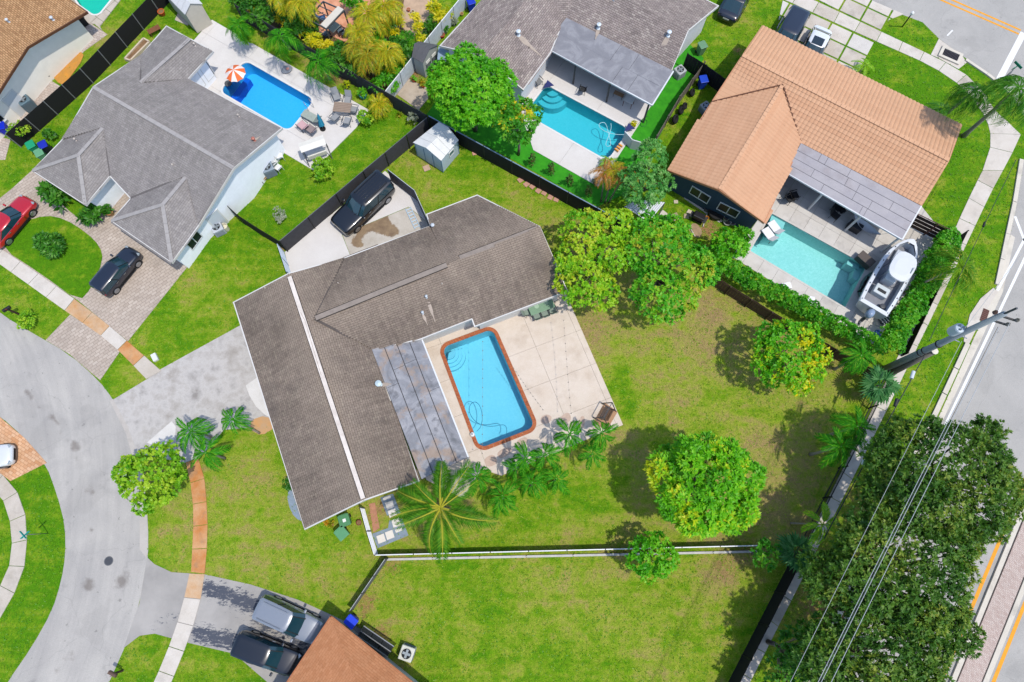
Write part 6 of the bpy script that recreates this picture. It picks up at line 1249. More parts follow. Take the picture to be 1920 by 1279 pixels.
def manhole(label, x, y, r, z=.012, col='#4b4e54'):
    c = P(x, y); root = empty('manhole_cover', (c.x, c.y, 0), label=label, cat='manhole cover'); MB().lathe([(r, z), (r, z+.012), (r*.86, z+.014)], c, 24).build('frame_ring', mat('#63666a', .7, .05), root, world=True)
    mb = MB(); mb.lathe([(r*.84, z), (r*.84, z+.016)], c, 24); [mb.box((c.x, c.y+k*r*.28, z+.02), (r*1.1, r*.09, .008)) for k in (-2, -1, 0, 1, 2)]; mb.build('lid', mat(col, .6, .1, 8), root, world=True)
manhole('dark round manhole cover in the curving road', 204, 1052, .29)
c = P(1781, 105); sd = empty('storm_drain', (c.x, c.y, 0), -.52, 'square storm drain with dark grate at the road corner', 'storm drain'); MB().add(*[[(-.85, -.55, .16), (.85, -.55, .16), (.85, .55, .16), (-.85, .55, .16), (-.62, -.34, .16), (.62, -.34, .16), (.62, .34, .16), (-.62, .34, .16)]+[(-.85, -.55, 0), (.85, -.55, 0), (.85, .55, 0), (-.85, .55, 0)]+[(-.62, -.34, .03), (.62, -.34, .03), (.62, .34, .03), (-.62, .34, .03)], [(0, 1, 5, 4), (1, 2, 6, 5), (2, 3, 7, 6), (3, 0, 4, 7), (8, 9, 1, 0), (9, 10, 2, 1), (10, 11, 3, 2), (11, 8, 0, 3), (4, 5, 13, 12), (5, 6, 14, 13), (6, 7, 15, 14), (7, 4, 12, 15)]]).build('surround', CURB, sd)
MB().box((0, 0, .04), (1.22, .66, .03)).build('pit', mat('#232226', .9, 0), sd); g = MB(); [g.box((-.6+.1*k, 0, .1), (.035, .66, .05)) for k in range(13)]; g.build('grate', mat('#4d4a52', .6, .1), sd)
c = P(1845, 592); sd = empty('drain_grate', (c.x, c.y, 0), 1.1, 'rusty brown drain cover in the concrete by the kerb', 'drain cover'); MB().box((0, 0, .06), (1.0, .42, .03)).build('plate', mat('#6b453c', .7, .15, 5), sd); g = MB(); [g.box((-.42+.14*k, 0, .08), (.04, .36, .02)) for k in range(7)]; g.build('bar', mat('#4f332c', .7, .1), sd)

# ================= GARDEN AND PATIO THINGS =================
def ac_unit(label, x, y, col='#aab3ba', s_=.8, h=.85, ang=.5, rnd=False):
    c = P(x, y, h); root = empty('air_conditioner', (c.x, c.y, 0), ang, label, 'air conditioner'); m = mat(col, .5, .04)
    MB().box((0, 0, h/2), (s_, s_, h)).build('case', m, root, bevel=.06)
    for k in range(4): g = MB(); a = k*math.pi/2; rm = Matrix.Rotation(a, 3, 'Z'); [g.box(tuple(rm @ Vector((s_/2+.006, 0, .12+.1*j))), (.012, s_*.8, .03) if k % 2 == 0 else (s_*.8, .012, .03)) for j in range(int((h-.2)/.1))]; g.build('louvre_panel', mat('#6f7a82', .6, .05), root)
    MB().lathe([(s_*.40, h+.002), (s_*.40, h+.02), (s_*.36, h+.02), (s_*.36, h-.0)], (0, 0, 0), 20).build('fan_ring', m, root); MB().lathe([(s_*.36, h+.001), (s_*.36, h+.006)], (0, 0, 0), 20).build('fan_well', mat('#1b1e22', .8, 0), root)
    f = MB(); [f.beam((0, 0, h+.012), (s_*.3*math.cos(a), s_*.3*math.sin(a), h+.014), .14, .012) for a in (0, 1.57, 3.14, 4.71)]; f.lathe([(.07, h), (.07, h+.03)], (0, 0, 0), 10); f.build('fan', mat('#9aa4aa', .4, 0, metal=.4), root)
ac_unit('grey air conditioner beside the white plastic chairs', 500, 312, '#8b9aa8', .85, .95, .45); ac_unit('pale air conditioner with vents beside the grey house corner', 405, 425, '#c3c9d2', .8, .8, .5)
ac_unit('cream air conditioner at the wall of the rust orange house', 762, 1226, '#d9d8cc', .85, .8, 1.25); ac_unit('slate grey air conditioner by the wall of the tan roofed house', 42, 186, '#66808c', .85, 1.0, .7)
ac_unit('grey air conditioner at the end wall of the taupe house', 1276, 130, '#b6bcc0', .75, .75, .6); ac_unit('small grey air conditioner under the terracotta eave', 1324, 198, '#aeb4b6', .7, .7, .6)
def bin_(label, x, y, col, lid=None, ang=.3, h=1.05, sticker=False, wd=.58):
    c = P(x, y, h); root = empty('wheelie_bin', (c.x, c.y, 0), ang, label, 'bin'); m = mat(col, .5, .04); mb = MB(); a, b = wd*.36, wd*.5
    mb.add([(-a, -a, .05), (a, -a, .05), (a, a, .05), (-a, a, .05), (-b, -b, h-.06), (b, -b, h-.06), (b, b*1.05, h-.06), (-b, b*1.05, h-.06)], [(3, 2, 1, 0), (0, 1, 5, 4), (1, 2, 6, 5), (2, 3, 7, 6), (3, 0, 4, 7), (4, 5, 6, 7)]); mb.build('tub', m, root, bevel=.02)
    lo = MB().box((0, 0, h-.02), (wd*1.08, wd*1.14, .07)).build('lid', mat(lid or col, .45, .04), root, bevel=.03); MB().box((0, wd*.57, h-.03), (wd*.8, .05, .05)).build('handle', m, root)
    if sticker: MB().box((.02, 0, h+.018), (.2, .2, .006)).build('sticker', WHITEP, root)
    for s2 in (-1, 1): MB().tube([(s2*wd*.38, wd*.4, .12), (s2*wd*.45, wd*.4, .12)], .12, 12).build('wheel', TYRE, root)
bin_('green bin with a white sticker against the west gable wall', 645, 976, '#4e8a5c', ang=.35, sticker=True, wd=.66); bin_('green bin tilted on the lawn below the one with the sticker', 640, 1000, '#5a9a6c', ang=.75, wd=.66)
bin_('bright blue bin at the corner of the rust orange roof', 658, 1166, '#1440e0', ang=.9, wd=.6); bin_('teal green bin nearest the black screened fence', 56, 271, '#1fa070', ang=.6); bin_('pale green bin in front of the teal one', 72, 286, '#6aa67c', ang=.6)
bin_('dark blue bin with bright blue lid beside the green ones', 79, 271, '#20263a', '#1c2fb0', .55); bin_('blue bin cut off by the left edge', 0, 236, '#1733d8', ang=.3); bin_('bright blue barrel bin beside the grey board fence', 1320, 148, '#1a48c8', ang=.2); bin_('faded green bin at the corner of the taupe house', 1318, 84, '#6f9a78', ang=.4)
bin_('blue bin at the top of the white fence', 883, 2, '#1838c0', ang=.4)
def pot(label, x, y, col, r=.18, h=.3, plant='dark', z=0.06, L=.22, pr=None):
    c = P(x, y, h); root = empty('flower_pot', (c.x, c.y, z), label=label, cat='flower pot'); MB().lathe([(r*.7, 0), (r, h*.9), (r*1.08, h*.9), (r*1.08, h), (r*.9, h), (r*.85, h*.85)], (0, 0, 0), 14).build('pot', mat(col, .6, .05), root)
    MB().lathe([(r*.86, h*.84), (r*.86, h*.86)], (0, 0, 0), 12).build('soil', SOIL, root)
    if plant: link_mesh('plant', crown_mesh('plant', [(np.array([0, 0, h+(pr or r)*.6]), np.array([(pr or r)]*3)*.9)], 22, 6, L, .07, up=.8), LG[plant], root)
POTS = [(650, 161, '#4d5b52', .2, 'yel', 'grey pot with yellow plant on the strip of lawn behind the white deck'), (680, 177, '#1a9aa0', .3, 'hedge', 'round turquoise pot with a green plant near the white deck'), (776, 150, '#b0402c', .16, 'hedge', 'red pot with a bush in front of the grey shed'), (793, 158, '#e0501c', .22, 'gold', 'orange red pot on the edge of the green turf'),
    (204, 397, '#b98d5c', .3, 'dark', 'sandy pot at the corner of the front porch'), (302, 22, '#d0602a', .26, None, 'orange bowl beside the tall black screened fence'), (1188, 235, '#8a8f40', .18, 'yel', 'yellow plant pot at the deck corner of the cyan pool'), (1116, 340, '#1f2f6a', .2, 'sage', 'blue pot with spiky plant at the tip of the white deck'),
    (612, 979, '#b0583a', .14, 'gold', 'terracotta pot beside the green bins'), (622, 984, '#a8642c', .13, 'gold', 'small orange flower pot left of the green bins'), (673, 980, '#7d2f22', .17, None, 'dark red pot by the white rail fence'), (829, 66, '#c02a30', .2, None, 'red pot on the bench along the white fence'), (852, 42, '#3c5a68', .2, 'sage', 'blue grey pot along the taupe roof edge'), (866, 26, '#d8b070', .14, None, 'sand coloured pot along the taupe roof edge'),
    (845, 30, '#46606c', .18, 'sage', 'second blue grey pot along the white fence'), (858, 14, '#2c2f33', .16, None, 'black pot against the white fence'), (836, 56, '#c9c2b0', .2, 'dark', 'cream pot with small plant along the white fence'), (766, 18, '#cf5a3c', .14, None, 'terracotta pot by the stepping path'), (774, 22, '#d9d4c8', .14, None, 'pale pot by the stepping path')]
for x, y, col, r, pl, lb in POTS: pot(lb, x, y, col, r, r*1.4, pl)
# chairs, tables
def chair(label, x, y, ang, fab='#8e9296', fr='#55585c', z=.06, cat='chair', group=None, w=.56, recl=.25, zpx=.5, proto={}):
    c = P(x, y, zpx); root = empty('patio_chair', (c.x, c.y, z), ang, label, cat, group); fm, sm = mat(fr, .5, 0), mat(fab, .8, .06)
    MB().box((0, 0, .42), (w*.9, w*.86, .04)).build('seat', sm, root, bevel=.01); b = MB(); b.beam((-w*.42, 0, .44), (-w*.42-recl, 0, .95), w*.86, .03, up=(0, 1, 0)) if False else b.add([(-w*.42, -w*.42, .44), (-w*.42, w*.42, .44), (-w*.42-recl, w*.40, .92), (-w*.42-recl, -w*.40, .92), (-w*.46, -w*.42, .43), (-w*.46, w*.42, .43), (-w*.46-recl, w*.40, .91), (-w*.46-recl, -w*.40, .91)], [(0, 1, 2, 3), (7, 6, 5, 4), (0, 3, 7, 4), (1, 5, 6, 2), (3, 2, 6, 7)]); b.build('backrest', sm, root)
    for sx in (-1, 1):
        for sy in (-1, 1): MB().tube([(sx*w*.42, sy*w*.46, 0), (sx*w*.38, sy*w*.45, .44)], .018, 5).build('leg', fm, root)
    for sy in (-1, 1): MB().beam((-w*.55, sy*w*.5, .64), (w*.42, sy*w*.5, .62), .05, .025).build('armrest', fm, root)
    return root
def table(label, x, y, ang, l, w, col, h=.72, z=.06, fr='#55585c', zpx=None, slats=0, cat='table', name='patio_table'):
    c = P(x, y, zpx or h); root = empty(name, (c.x, c.y, z), ang, label, cat); m = mat(col, .5, .06)
    if slats:
        for k in range(slats): MB().box((0, -w/2+w*(k+.5)/slats, h), (l, w/slats*.88, .03)).build('slat', m, root)
    else: MB().box((0, 0, h), (l, w, .035)).build('tabletop', m, root, bevel=.01)
    for sx in (-1, 1):
        for sy in (-1, 1): MB().tube([(sx*l*.44, sy*w*.42, 0), (sx*l*.44, sy*w*.42, h-.02)], .022, 5).build('leg', mat(fr, .5, 0), root)
    return root
GA = math.atan2(*(P(1038, 562)-P(990, 580)).yx)
table('long green glass patio table under the brown roof edge', 1014, 573, GA, 1.8, .95, '#7fa083'); 
for i, (x, y, a, w_) in enumerate(((1006, 591, 1.57, 'left'), (1021, 586, 1.57, 'middle'), (1035, 580, 1.57, 'right'))): chair(w_+' one of three grey green chairs along the front of the green table', x, y, GA+a, '#8c9c90', '#3c4440', group='chairs at the green table')
chair('grey green chair at the left end of the green table', 990, 585, GA, '#8c9c90', '#3c4440')
for i, (x, y) in enumerate(((1006, 575), (1024, 568))): c = P(x, y, .76); tag(MB().lathe([(.02, 0), (.16, .01), (.17, .02)], (0, 0, 0), 14).build('plate', mat('#a8c4a8', .4, 0)), ['left', 'right'][i]+' round plate on the green glass table', 'plate').location = (c.x, c.y, .80)
ta = table('brown slatted patio table with grey chairs on the white deck', 642, 202, 0.0-.10, 1.35, .85, '#a08c7c', slats=6)
for x, y, a, w_ in ((631, 181, -1.2, 'behind the slatted table on the left'), (652, 187, -1.7, 'behind the slatted table on the right'), (662, 205, 2.9, 'at the right end of the slatted table'), (629, 220, .9, 'in front of the slatted table on the left'), (651, 226, 1.3, 'in front of the slatted table on the right')): chair('grey sling chair '+w_, x, y, a, '#9b9ea2', '#5a5d62', group='grey sling chairs', w=.62)
def lounger(label, x, y, ang, col, l=1.8, w=.65, z=.06, cat='lounger', back=.45, fr='#8d9095', zpx=.35):
    c = P(x, y, zpx); root = empty('lounger', (c.x, c.y, z), ang, label, cat); m = mat(col, .8, .12, 6); MB().box((l*.12, 0, .33), (l*.66, w, .09)).build('cushion', m, root, bevel=.03)
    MB().add([(-l*.21, -w/2, .33), (-l*.21, w/2, .33), (-l*.5, w/2, .33+back), (-l*.5, -w/2, .33+back), (-l*.21, -w/2, .25), (-l*.21, w/2, .25), (-l*.5, w/2, .25+back), (-l*.5, -w/2, .25+back)], [(0, 1, 2, 3), (7, 6, 5, 4), (0, 3, 7, 4), (1, 5, 6, 2), (3, 2, 6, 7), (0, 4, 5, 1)]).build('backrest', m, root, bevel=.02)
    for sx in (-.4, .4):
        for sy in (-1, 1): MB().box((l*sx, sy*w*.44, .14), (.05, .05, .28)).build('leg', mat(fr, .5, 0), root)
    return root
lounger('patterned grey green lounger beside the folded blue umbrella', 584, 220, 2.6, '#a3ada4'); chair('pink lounge chair on the white deck below the patterned lounger', 566, 234, 2.4, '#cfa9ad', w=.7, recl=.4); chair('grey brown lounge chair with cushion on the white deck', 581, 241, 2.5, '#98898a', w=.7, recl=.4)
def umbrella(label, x, y, r, h, cols, n=8):
    c = P(x, y, h); root = empty('parasol', (c.x, c.y, .06), label=label, cat='parasol'); bb = P(428, 157, .06)-Vector((c.x, c.y, .06)); MB().tube([tuple(bb), (0, 0, h)], .025, 8).build('pole', RIM, root); MB().lathe([(.28, 0), (.28, .06), (.06, .1)], tuple(bb), 14).build('base', mat('#55585c', .6, 0), root)
    for k in range(n):
        a0, a1 = 2*math.pi*k/n, 2*math.pi*(k+1)/n; am = (a0+a1)/2; t = Vector((0, 0, h+.02)); p = lambda rr, a, z: Vector((rr*math.cos(a), rr*math.sin(a), z))
        v = [t, p(r*.55, a0, h-.17), p(r, a0, h-.42), p(r*.95, am, h-.38), p(r, a1, h-.42), p(r*.55, a1, h-.17), p(r*.5, am, h-.15)]
        MB().add(v, [(0, 1, 6), (0, 6, 5), (1, 2, 3, 6), (6, 3, 4, 5)]).build('canopy_panel', mat(cols[k % len(cols)], .8, .04), root); MB().tube([tuple(t-Vector((0, 0, .02))), tuple(p(r, a0, h-.44))], .008, 4).build('rib', RIM, root)
umbrella('orange and white striped parasol at the corner of the deep blue pool', 438, 132, .78, 2.3, ['#f0763c', '#f8ece4'], 10)
c = P(606, 243); cu = empty('folded_umbrella', (c.x, c.y, .06), label='folded blue umbrella leaning over its round black base', cat='parasol'); t = P(596, 215, 1.1)-Vector((c.x, c.y, .06)); MB().tube([(0, 0, 0), tuple(t*1.1)], .02, 6).build('pole', RIM, cu); MB().tube([tuple(t*.25), tuple(t*.5), tuple(t*.95), tuple(t*1.05)], [.24, .2, .08, .02], 8).build('canopy', mat('#1c7d9c', .7, .08), cu); MB().lathe([(.22, 0), (.22, .08), (.05, .1)], (0, 0, 0), 16).build('base', TRIMB, cu)
# swings
def swing(label, x, y, ang, w, cloth, frame, canopy=True, slat=False):
    c = P(x, y, 1.0); root = empty('patio_swing', (c.x, c.y, .06), ang, label, 'swing'); fm = mat(frame, .5, .03); f = MB(); H_ = 1.75
    for s_ in (-1, 1): f.beam((-.55, s_*w/2, 0), (0, s_*w/2, H_), .05, .05, up=(0, 1, 0)); f.beam((.55, s_*w/2, 0), (0, s_*w/2, H_), .05, .05, up=(0, 1, 0)); f.beam((-.6, s_*w/2, .03), (.6, s_*w/2, .03), .05, .05)
    f.beam((0, -w/2, H_), (0, w/2, H_), .05, .05); f.build('frame', fm, root)
    if canopy:
        for k in range(2): MB().add([(-.42, -w/2-.05, H_+.0), (-.42, w/2+.05, H_+.0), (0, w/2+.05, H_+.12), (0, -w/2-.05, H_+.12)] if k == 0 else [(0, -w/2-.05, H_+.12), (0, w/2+.05, H_+.12), (.42, w/2+.05, H_), (.42, -w/2-.05, H_)], [(0, 1, 2, 3)]).build('canopy_panel', mat(cloth, .8, .05), root)
    if slat:
        for k in range(12): MB().box((.02, -w*.4+w*.8*(k+.5)/12, .42), (.42, w*.05, .03)).build('slat', mat(cloth, .7, .05), root)
        for k in range(12): MB().beam((-.2, -w*.4+w*.8*(k+.5)/12, .45), (-.36, -w*.4+w*.8*(k+.5)/12, .95), .025, w*.05).build('back_slat', mat(cloth, .7, .05), root)
    else: MB().box((0, 0, .42), (.5, w*.8, .1)).build('seat', mat(cloth, .8, .05), root, bevel=.03); MB().box((-.3, 0, .68), (.1, w*.8, .45)).build('backrest', mat(cloth, .8, .05), root, bevel=.03)
    return root
swing('white canopied patio swing at the edge of the white deck', 591, 281, math.radians(112), 1.8, '#ebe7dc', '#6a6d70')
pl = struct_slab('mat', [(1112, 793), (1133, 755), (1158, 772), (1137, 808)], .05, .07, mat('#c39a76', .8, .12, 6, '#a9805e')); pl['kind'] = 'thing'; tag(pl, 'wood coloured mat under the black slatted swing', 'mat')
swing('black slatted swing bench on the wood coloured mat at the deck corner', 1137, 773, 2.62, 1.15, '#2a2c30', '#3f4246', canopy=False, slat=True)
# stones, pads
def paver(label, x, y, s_, col, ang, z=.05, group=None, name='paving_stone'):
    c = P(x, y); o = MB().box((0, 0, z/2), (s_, s_*.9, z)).build(name, mat(col, .85, .12, 6), bevel=.01); o.location = (c.x, c.y, .03); o.rotation_euler = (0, 0, ang); return tag(o, label, 'paving stone', group)
pads = empty('garden_path', (0, 0, 0), kind='structure'); SL = mat('#8b9aa8', .9, .1, 4)
for q in ([(713, 933), (737, 926), (751, 962), (726, 967)], [(698, 1001), (728, 990), (730, 976), (753, 971), (766, 1004), (708, 1028)]): struct_slab('gravel_pad', q, 0, .03, SL, parent=pads)
for x, y, a, b in ((726, 934, .5, .18), (731, 947, .5, .45), (736, 962, .5, .45), (743, 980, .5, .5), (748, 994, .45, .2), (731, 1003, .5, .5), (715, 1010, .5, .5)):
    c = P(x, y); MB().box((c.x, c.y, .05), (a, b, .05), .35).build('slab', mat('#e9e2d8', .8, .05), pads, world=True)
struct_slab('gravel_pad', smooth_px([(537, 925), (552, 912), (576, 974), (562, 978), (545, 960)], 1), 0, .03, SL); struct_slab('brick_path', [(692, 945), (703, 942), (712, 990), (700, 998)], 0, .03, mat('#b98468', .9, .15, 4), kind='structure')
for i in range(7): paver(['first', 'second', 'third', 'fourth', 'fifth', 'sixth', 'last'][i]+' of seven pink stones along the black fence, from the left', 976+i*11.2, 339+i*6.0+(1 if i % 2 else -1), .42, '#c99a84', .6+i*.1, group='pink stones along the black fence')
paver('single pink stone on the lawn right of the pale blue shed', 890, 288, .35, '#d6a18c', .2); paver('pale stone lying left of the pale blue shed on the lawn', 800, 316, .5, '#c9a890', .4)
for i, (x, y, s_, c_) in enumerate(((1267, 379, .3, '#cfc3ad'), (1292, 398, .35, '#d2c6b2'), (1266, 407, .55, '#a8977f'), (1287, 406, .4, '#b8a98f'), (1243, 402, .5, '#d6cfc2'), (1251, 408, .45, '#cdc5b6'), (1239, 408, .4, '#d9d2c6'))): paver(['small pale', 'rounded pale', 'large brown', 'flat sand coloured', 'upper white', 'lower white', 'left white'][i]+' stone on the grass by the dark blue wall', x, y, s_, c_, i)
struct_slab('concrete_strip', [(1282, 372), (1288, 365), (1345, 402), (1355, 415), (1348, 418)], .0, .08, STONE); struct_slab('garden_bed', smooth_px([(1290, 428), (1302, 416), (1318, 432), (1312, 448), (1296, 440)], 1), 0, .03, mat('#a88e70', .95, .2, 3), kind='structure')
# hoses and cables in and around pools
def hose(label, pts, r, col, z, cat='pool hose', name='pool_hose', it=3):
    p = [P(x, y, z) for x, y in smooth_px(pts, it, False)]; c = sum(p, Vector())/len(p); o = MB().tube([q-Vector((c.x, c.y, 0)) for q in p], r, 5).build(name, mat(col, .5, 0), smooth=True); o.location = (c.x, c.y, 0); return tag(o, label, cat)
def zz(*p): return [(480+x/4, 640+y/4) for x, y in p]
hose('dark blue coiled vacuum hose lying in the brick-edged pool', zz((1655, 675), (1690, 640), (1700, 560), (1680, 480), (1640, 448), (1600, 480), (1600, 540), (1640, 600), (1700, 632), (1780, 640), (1850, 622), (1880, 640), (1882, 690), (1868, 705)), .022, '#2a86ae', -.04)
c = P(*zz((1622, 697))[0], .3); sk = empty('skimmer_pump', (c.x, c.y, .06), label='small white pool pump at the pool corner coping', cat='pump'); MB().lathe([(.15, 0), (.17, .05), (.14, .22), (.05, .26)], (0, 0, 0), 12).build('body', WHITEP, sk); MB().lathe([(.06, .26), (.06, .32)], (0, 0, 0), 8).build('cap', RIM, sk)
hose('white looping hose floating in the cyan pool', [(960+x/4, y/4) for x, y in ((840, 1010), (780, 1010), (700, 990), (650, 950), (655, 925), (690, 915), (710, 940), (722, 1000), (740, 1060), (740, 1095), (710, 1100), (700, 1080), (730, 1010), (745, 960), (742, 925))], .022, '#bfeaf2', -.03)
for i, ln in enumerate(([(905, 640), (905, 700), (905, 760), (904, 850)], [(963, 690), (998, 735), (1018, 768)], [(1057, 600), (1062, 690), (1071, 775)])):
    p = [P(x, y, 2.3) for x, y in ln]; a, b = p[0], p[-1]; c = (a+b)/2; root = empty('string_lights', (c.x, c.y, 0), label=['string of bulbs hanging over the brick-edged pool', 'short string of bulbs over the deck right of the pool', 'string of bulbs over the cream deck near its east edge'][i], cat='string lights')
    pts = [a.lerp(b, k/12)-Vector((0, 0, .25*4*(k/12)*(1-k/12)))-Vector((c.x, c.y, 0)) for k in range(13)]; MB().tube(pts, .005, 4).build('wire', mat('#a39c94', .6, 0), root)
    bm2 = MB(); [bm2.lathe([(.02, 0), (.04, -.04), (.02, -.09)], tuple(q), 6) for q in pts]; bm2.build('bulb', mat('#8a8478', .3, 0), root)
# things round the turquoise pool
for i, (x, y, a) in enumerate(((1453, 427, 2.1), (1442, 440, 2.1))): lounger(['upper', 'lower'][i]+' one of two white moulded loungers on the pool ledge', x, y, a, '#f5f6f8', 1.25, .62, -.1, back=.35, zpx=.2)
for i, (x, y, a) in enumerate(((1475, 536, .2), (1521, 564, 1.4))): lounger(['left', 'right'][i]+' one of two small white folded loungers between pool and hedge', x, y, a, '#f4f4f5', .75, .5, .02, back=.15)
a_, b_ = P(1606, 478, .6), P(1642, 494, .6); bx = empty('storage_box', tuple(((a_+b_)/2).xy)+(.06,), math.atan2(*(b_-a_).yx)-.35, 'dark brown storage box at the corner of the turquoise pool', 'storage box'); MB().box((0, 0, .3), (1.15, .6, .6)).build('box', mat('#4a423e', .6, .06), bx, bevel=.02); MB().box((0, 0, .62), (1.2, .65, .06)).build('lid', mat('#5d544f', .6, .06), bx, bevel=.02)
ck = empty('storage_cabinet', tuple(P(1597, 430, 0)), -.6, 'dark low cabinet below the white hammock', 'cabinet'); MB().box((0, 0, .35), (.95, .5, .7)).build('cabinet', mat('#2e3034', .6, .04), ck, bevel=.02); MB().box((0, 0, .71), (.98, .54, .03)).build('top', mat('#3c3f44', .5, .04), ck)
hc = P(1622, 425, .8); hm = empty('hammock', (hc.x, hc.y, .0), math.atan2(*(P(1645, 444)-P(1603, 412)).yx), 'white hammock hanging under the boarded patio roof', 'hammock'); v = []; f = []
for i in range(13):
    t = i/12; w_ = .04+.30*math.sin(math.pi*t); zz_ = .62+.55*(2*t-1)**2
    for j in range(5): v.append(((t-.5)*2.3, (j/4-.5)*2*w_, zz_+.06*(j-2)**2*math.sin(math.pi*t)))
for i in range(12):
    for j in range(4): a = i*5+j; f.append((a, a+1, a+6, a+5))
MB().add(v, f).build('fabric', mat('#eef0f4', .8, .04), hm, smooth=True); [MB().tube([(s_*1.12, 0, 1.15), (s_*1.5, 0, 2.0)], .012, 4).build('rope', mat('#d8d8d0', .8, 0), hm) for s_ in (-1, 1)]
for i, (x, y, a, lb) in enumerate(((1490, 366, .3, 'black lounge chair at the left end of the boarded patio'), (1567, 404, -.8, 'black wicker armchair in the middle of the boarded patio'), (1570, 388, 2.4, 'second black wicker armchair, in shade behind the first'), (1482, 372, .5, 'grey office chair in the shade of the boarded patio'))): chair(lb, x, y, a, '#2a2b2e', '#1c1c1e', w=.62)
table('small black side table between the wicker chairs', 1578, 394, .4, .5, .5, '#26272a', .4)
ky = P(1625, 532, .4); kk = empty('kayak', (ky.x, ky.y, .06), math.atan2(*(P(1637, 511)-P(1614, 553)).yx), 'dark green kayak lying beside the boat hull', 'kayak')
st = []
for t, w_, z in ((-.5, .03, .25), (-.42, .16, .06), (-.25, .30, 0), (0, .36, 0), (.25, .30, 0), (.42, .15, .06), (.5, .03, .25)): st.append([(t*2.2, y*w_, zz_) for y, zz_ in ((0, z), (.8, z+.08), (1, .26), (.7, .32), (0, .33), (-.7, .32), (-1, .26), (-.8, z+.08))])
loft(st, None).build('hull', mat('#56756c', .4, .05), kk, smooth=True); MB().lathe([(.2, .325), (.22, .36), (.18, .36)], (0, 0, 0), 16, sx=1.6).build('cockpit_rim', TRIMB, kk)
sp = P(1664, 597, .3); sl = empty('folding_steps', (sp.x, sp.y, .06), math.atan2(*(P(1679, 584)-P(1650, 602)).yx), 'grey folding steps with white treads lying behind the boat', 'steps'); MB().box((0, 0, .12), (1.05, .55, .06)).build('frame', mat('#50565c', .5, 0), sl)
for k in range(5): MB().box((-.42+.2*k, 0, .18), (.06, .5, .05)).build('tread', WHITEP, sl)
o = MB().box((0, 0, .15), (.34, .34, .3)).build('crate', mat('#f0a010', .5, .04), bevel=.03); o.location = P(1679, 585, .3)*1.0; o.location.z = .06; tag(o, 'yellow orange box beside the folding steps', 'crate')
struct_slab('pavement', smooth_px([(1632, 632), (1640, 618), (1652, 620), (1648, 640), (1640, 650)], 1), .06, .075, mat('#4c74b8', .7, .2, 6))['kind'] = 'structure'
# things round the cyan pool
chair('grey wicker chair on the deck beside the arched pool steps', 1009, 152, -.9, '#7d7f80', '#4a4c4e', w=.6); 
for x, y, lb in ((1028, 158, 'small navy and white shade sail corner by the grey wicker chair'), (1180, 239, 'navy and white pennant by the pool end wall')):
    c = P(x, y, .5); o = MB().add([(-.4, -.3, .45), (.45, -.1, .5), (-.05, .35, .55), (-.4, -.3, .42), (.45, -.1, .47), (-.05, .35, .52)], [(0, 1, 2), (5, 4, 3), (0, 3, 4, 1), (1, 4, 5, 2), (2, 5, 3, 0)]).build('pennant', mat('#27306e', .7, .05)); o.location = (c.x, c.y, 0); tag(o, lb, 'pennant')
c = P(1193, 262, .8); sc = empty('privacy_screen', (c.x, c.y, 0), label='folded white screen wall between the cyan pool and the turf', cat='screen')
for a, b in (((1172, 246), (1186, 262)), ((1186, 262), (1206, 268))): p, q = P(*a, 1.2), P(*b, 1.2); p.z = q.z = .6; MB().beam(p, q, .06, 1.2).build('screen_panel', mat('#dfe1e4', .6, .03), sc, world=True)
c = P(1160, 276, .3); tr_ = empty('toy_crate', (c.x, c.y, .06), .9, 'orange toy rack on the white pool edge', 'toy rack'); [MB().box((-.25+.25*k, 0, .12), (.1, .34, .24)).build('bar', mat('#f0a040', .5, .04), tr_) for k in range(3)]; MB().box((0, 0, .03), (.62, .36, .04)).build('base', mat('#e8e4dc', .5, 0), tr_)
table('brown framed white table at the right end of the grey patio', 1180, 187, -.5, .75, .6, '#e8e6e2', fr='#6b3a22'); table('low wooden bench table against the patio wall', 1160, 177, -.5, .8, .35, '#b08a68', .4)
chair('dark bucket chair standing on the white deck under the patio edge', 1093, 167, 1.2, '#2e3034', '#1c1c1e', w=.5)
hose('coiled green garden hose on the artificial turf', [(1195, 235), (1205, 222), (1214, 226), (1212, 236), (1202, 238), (1200, 228), (1208, 220), (1216, 218)], .02, '#2f7a34', .05, 'garden hose', 'garden_hose')
# tyres on the grey fence, junk by the dark blue wall
for i, (x, y, r, lb) in enumerate(((1267, 222, .36, 'largest tyre at the low end of the grey board fence'), (1278, 205, .3, 'tyre above the largest one on the grey board fence'), (1285, 196, .27, 'third tyre up the grey board fence'), (1299, 171, .3, 'topmost tyre on the grey board fence near the blue barrel'))):
    c = P(x, y, .5); o = MB().lathe([(r*.55, -.09), (r*.9, -.1), (r, -.05), (r, .05), (r*.9, .1), (r*.55, .09), (r*.55, -.09)], (0, 0, 0), 20).build('old_tyre', TYRE, smooth=True); o.location = (c.x, c.y, r+.05); o.rotation_euler = (R(62), 0, R(60)); tag(o, lb, 'tyre', 'old tyres on the fence')
c = P(1345, 396, .5); dish = empty('tyre_stack', (c.x, c.y, 0), label='round black tub against the dark blue wall', cat='tub'); MB().lathe([(.45, 0), (.6, .1), (.62, .45), (.55, .5), (.5, .4), (.4, .12), (.05, .1)], (0, 0, 0), 24).build('tub', mat('#0e0f11', .5, 0), dish, smooth=True); MB().lathe([(.62, .44), (.65, .47), (.62, .5)], (0, 0, 0), 24).build('rim', TRIMB, dish)
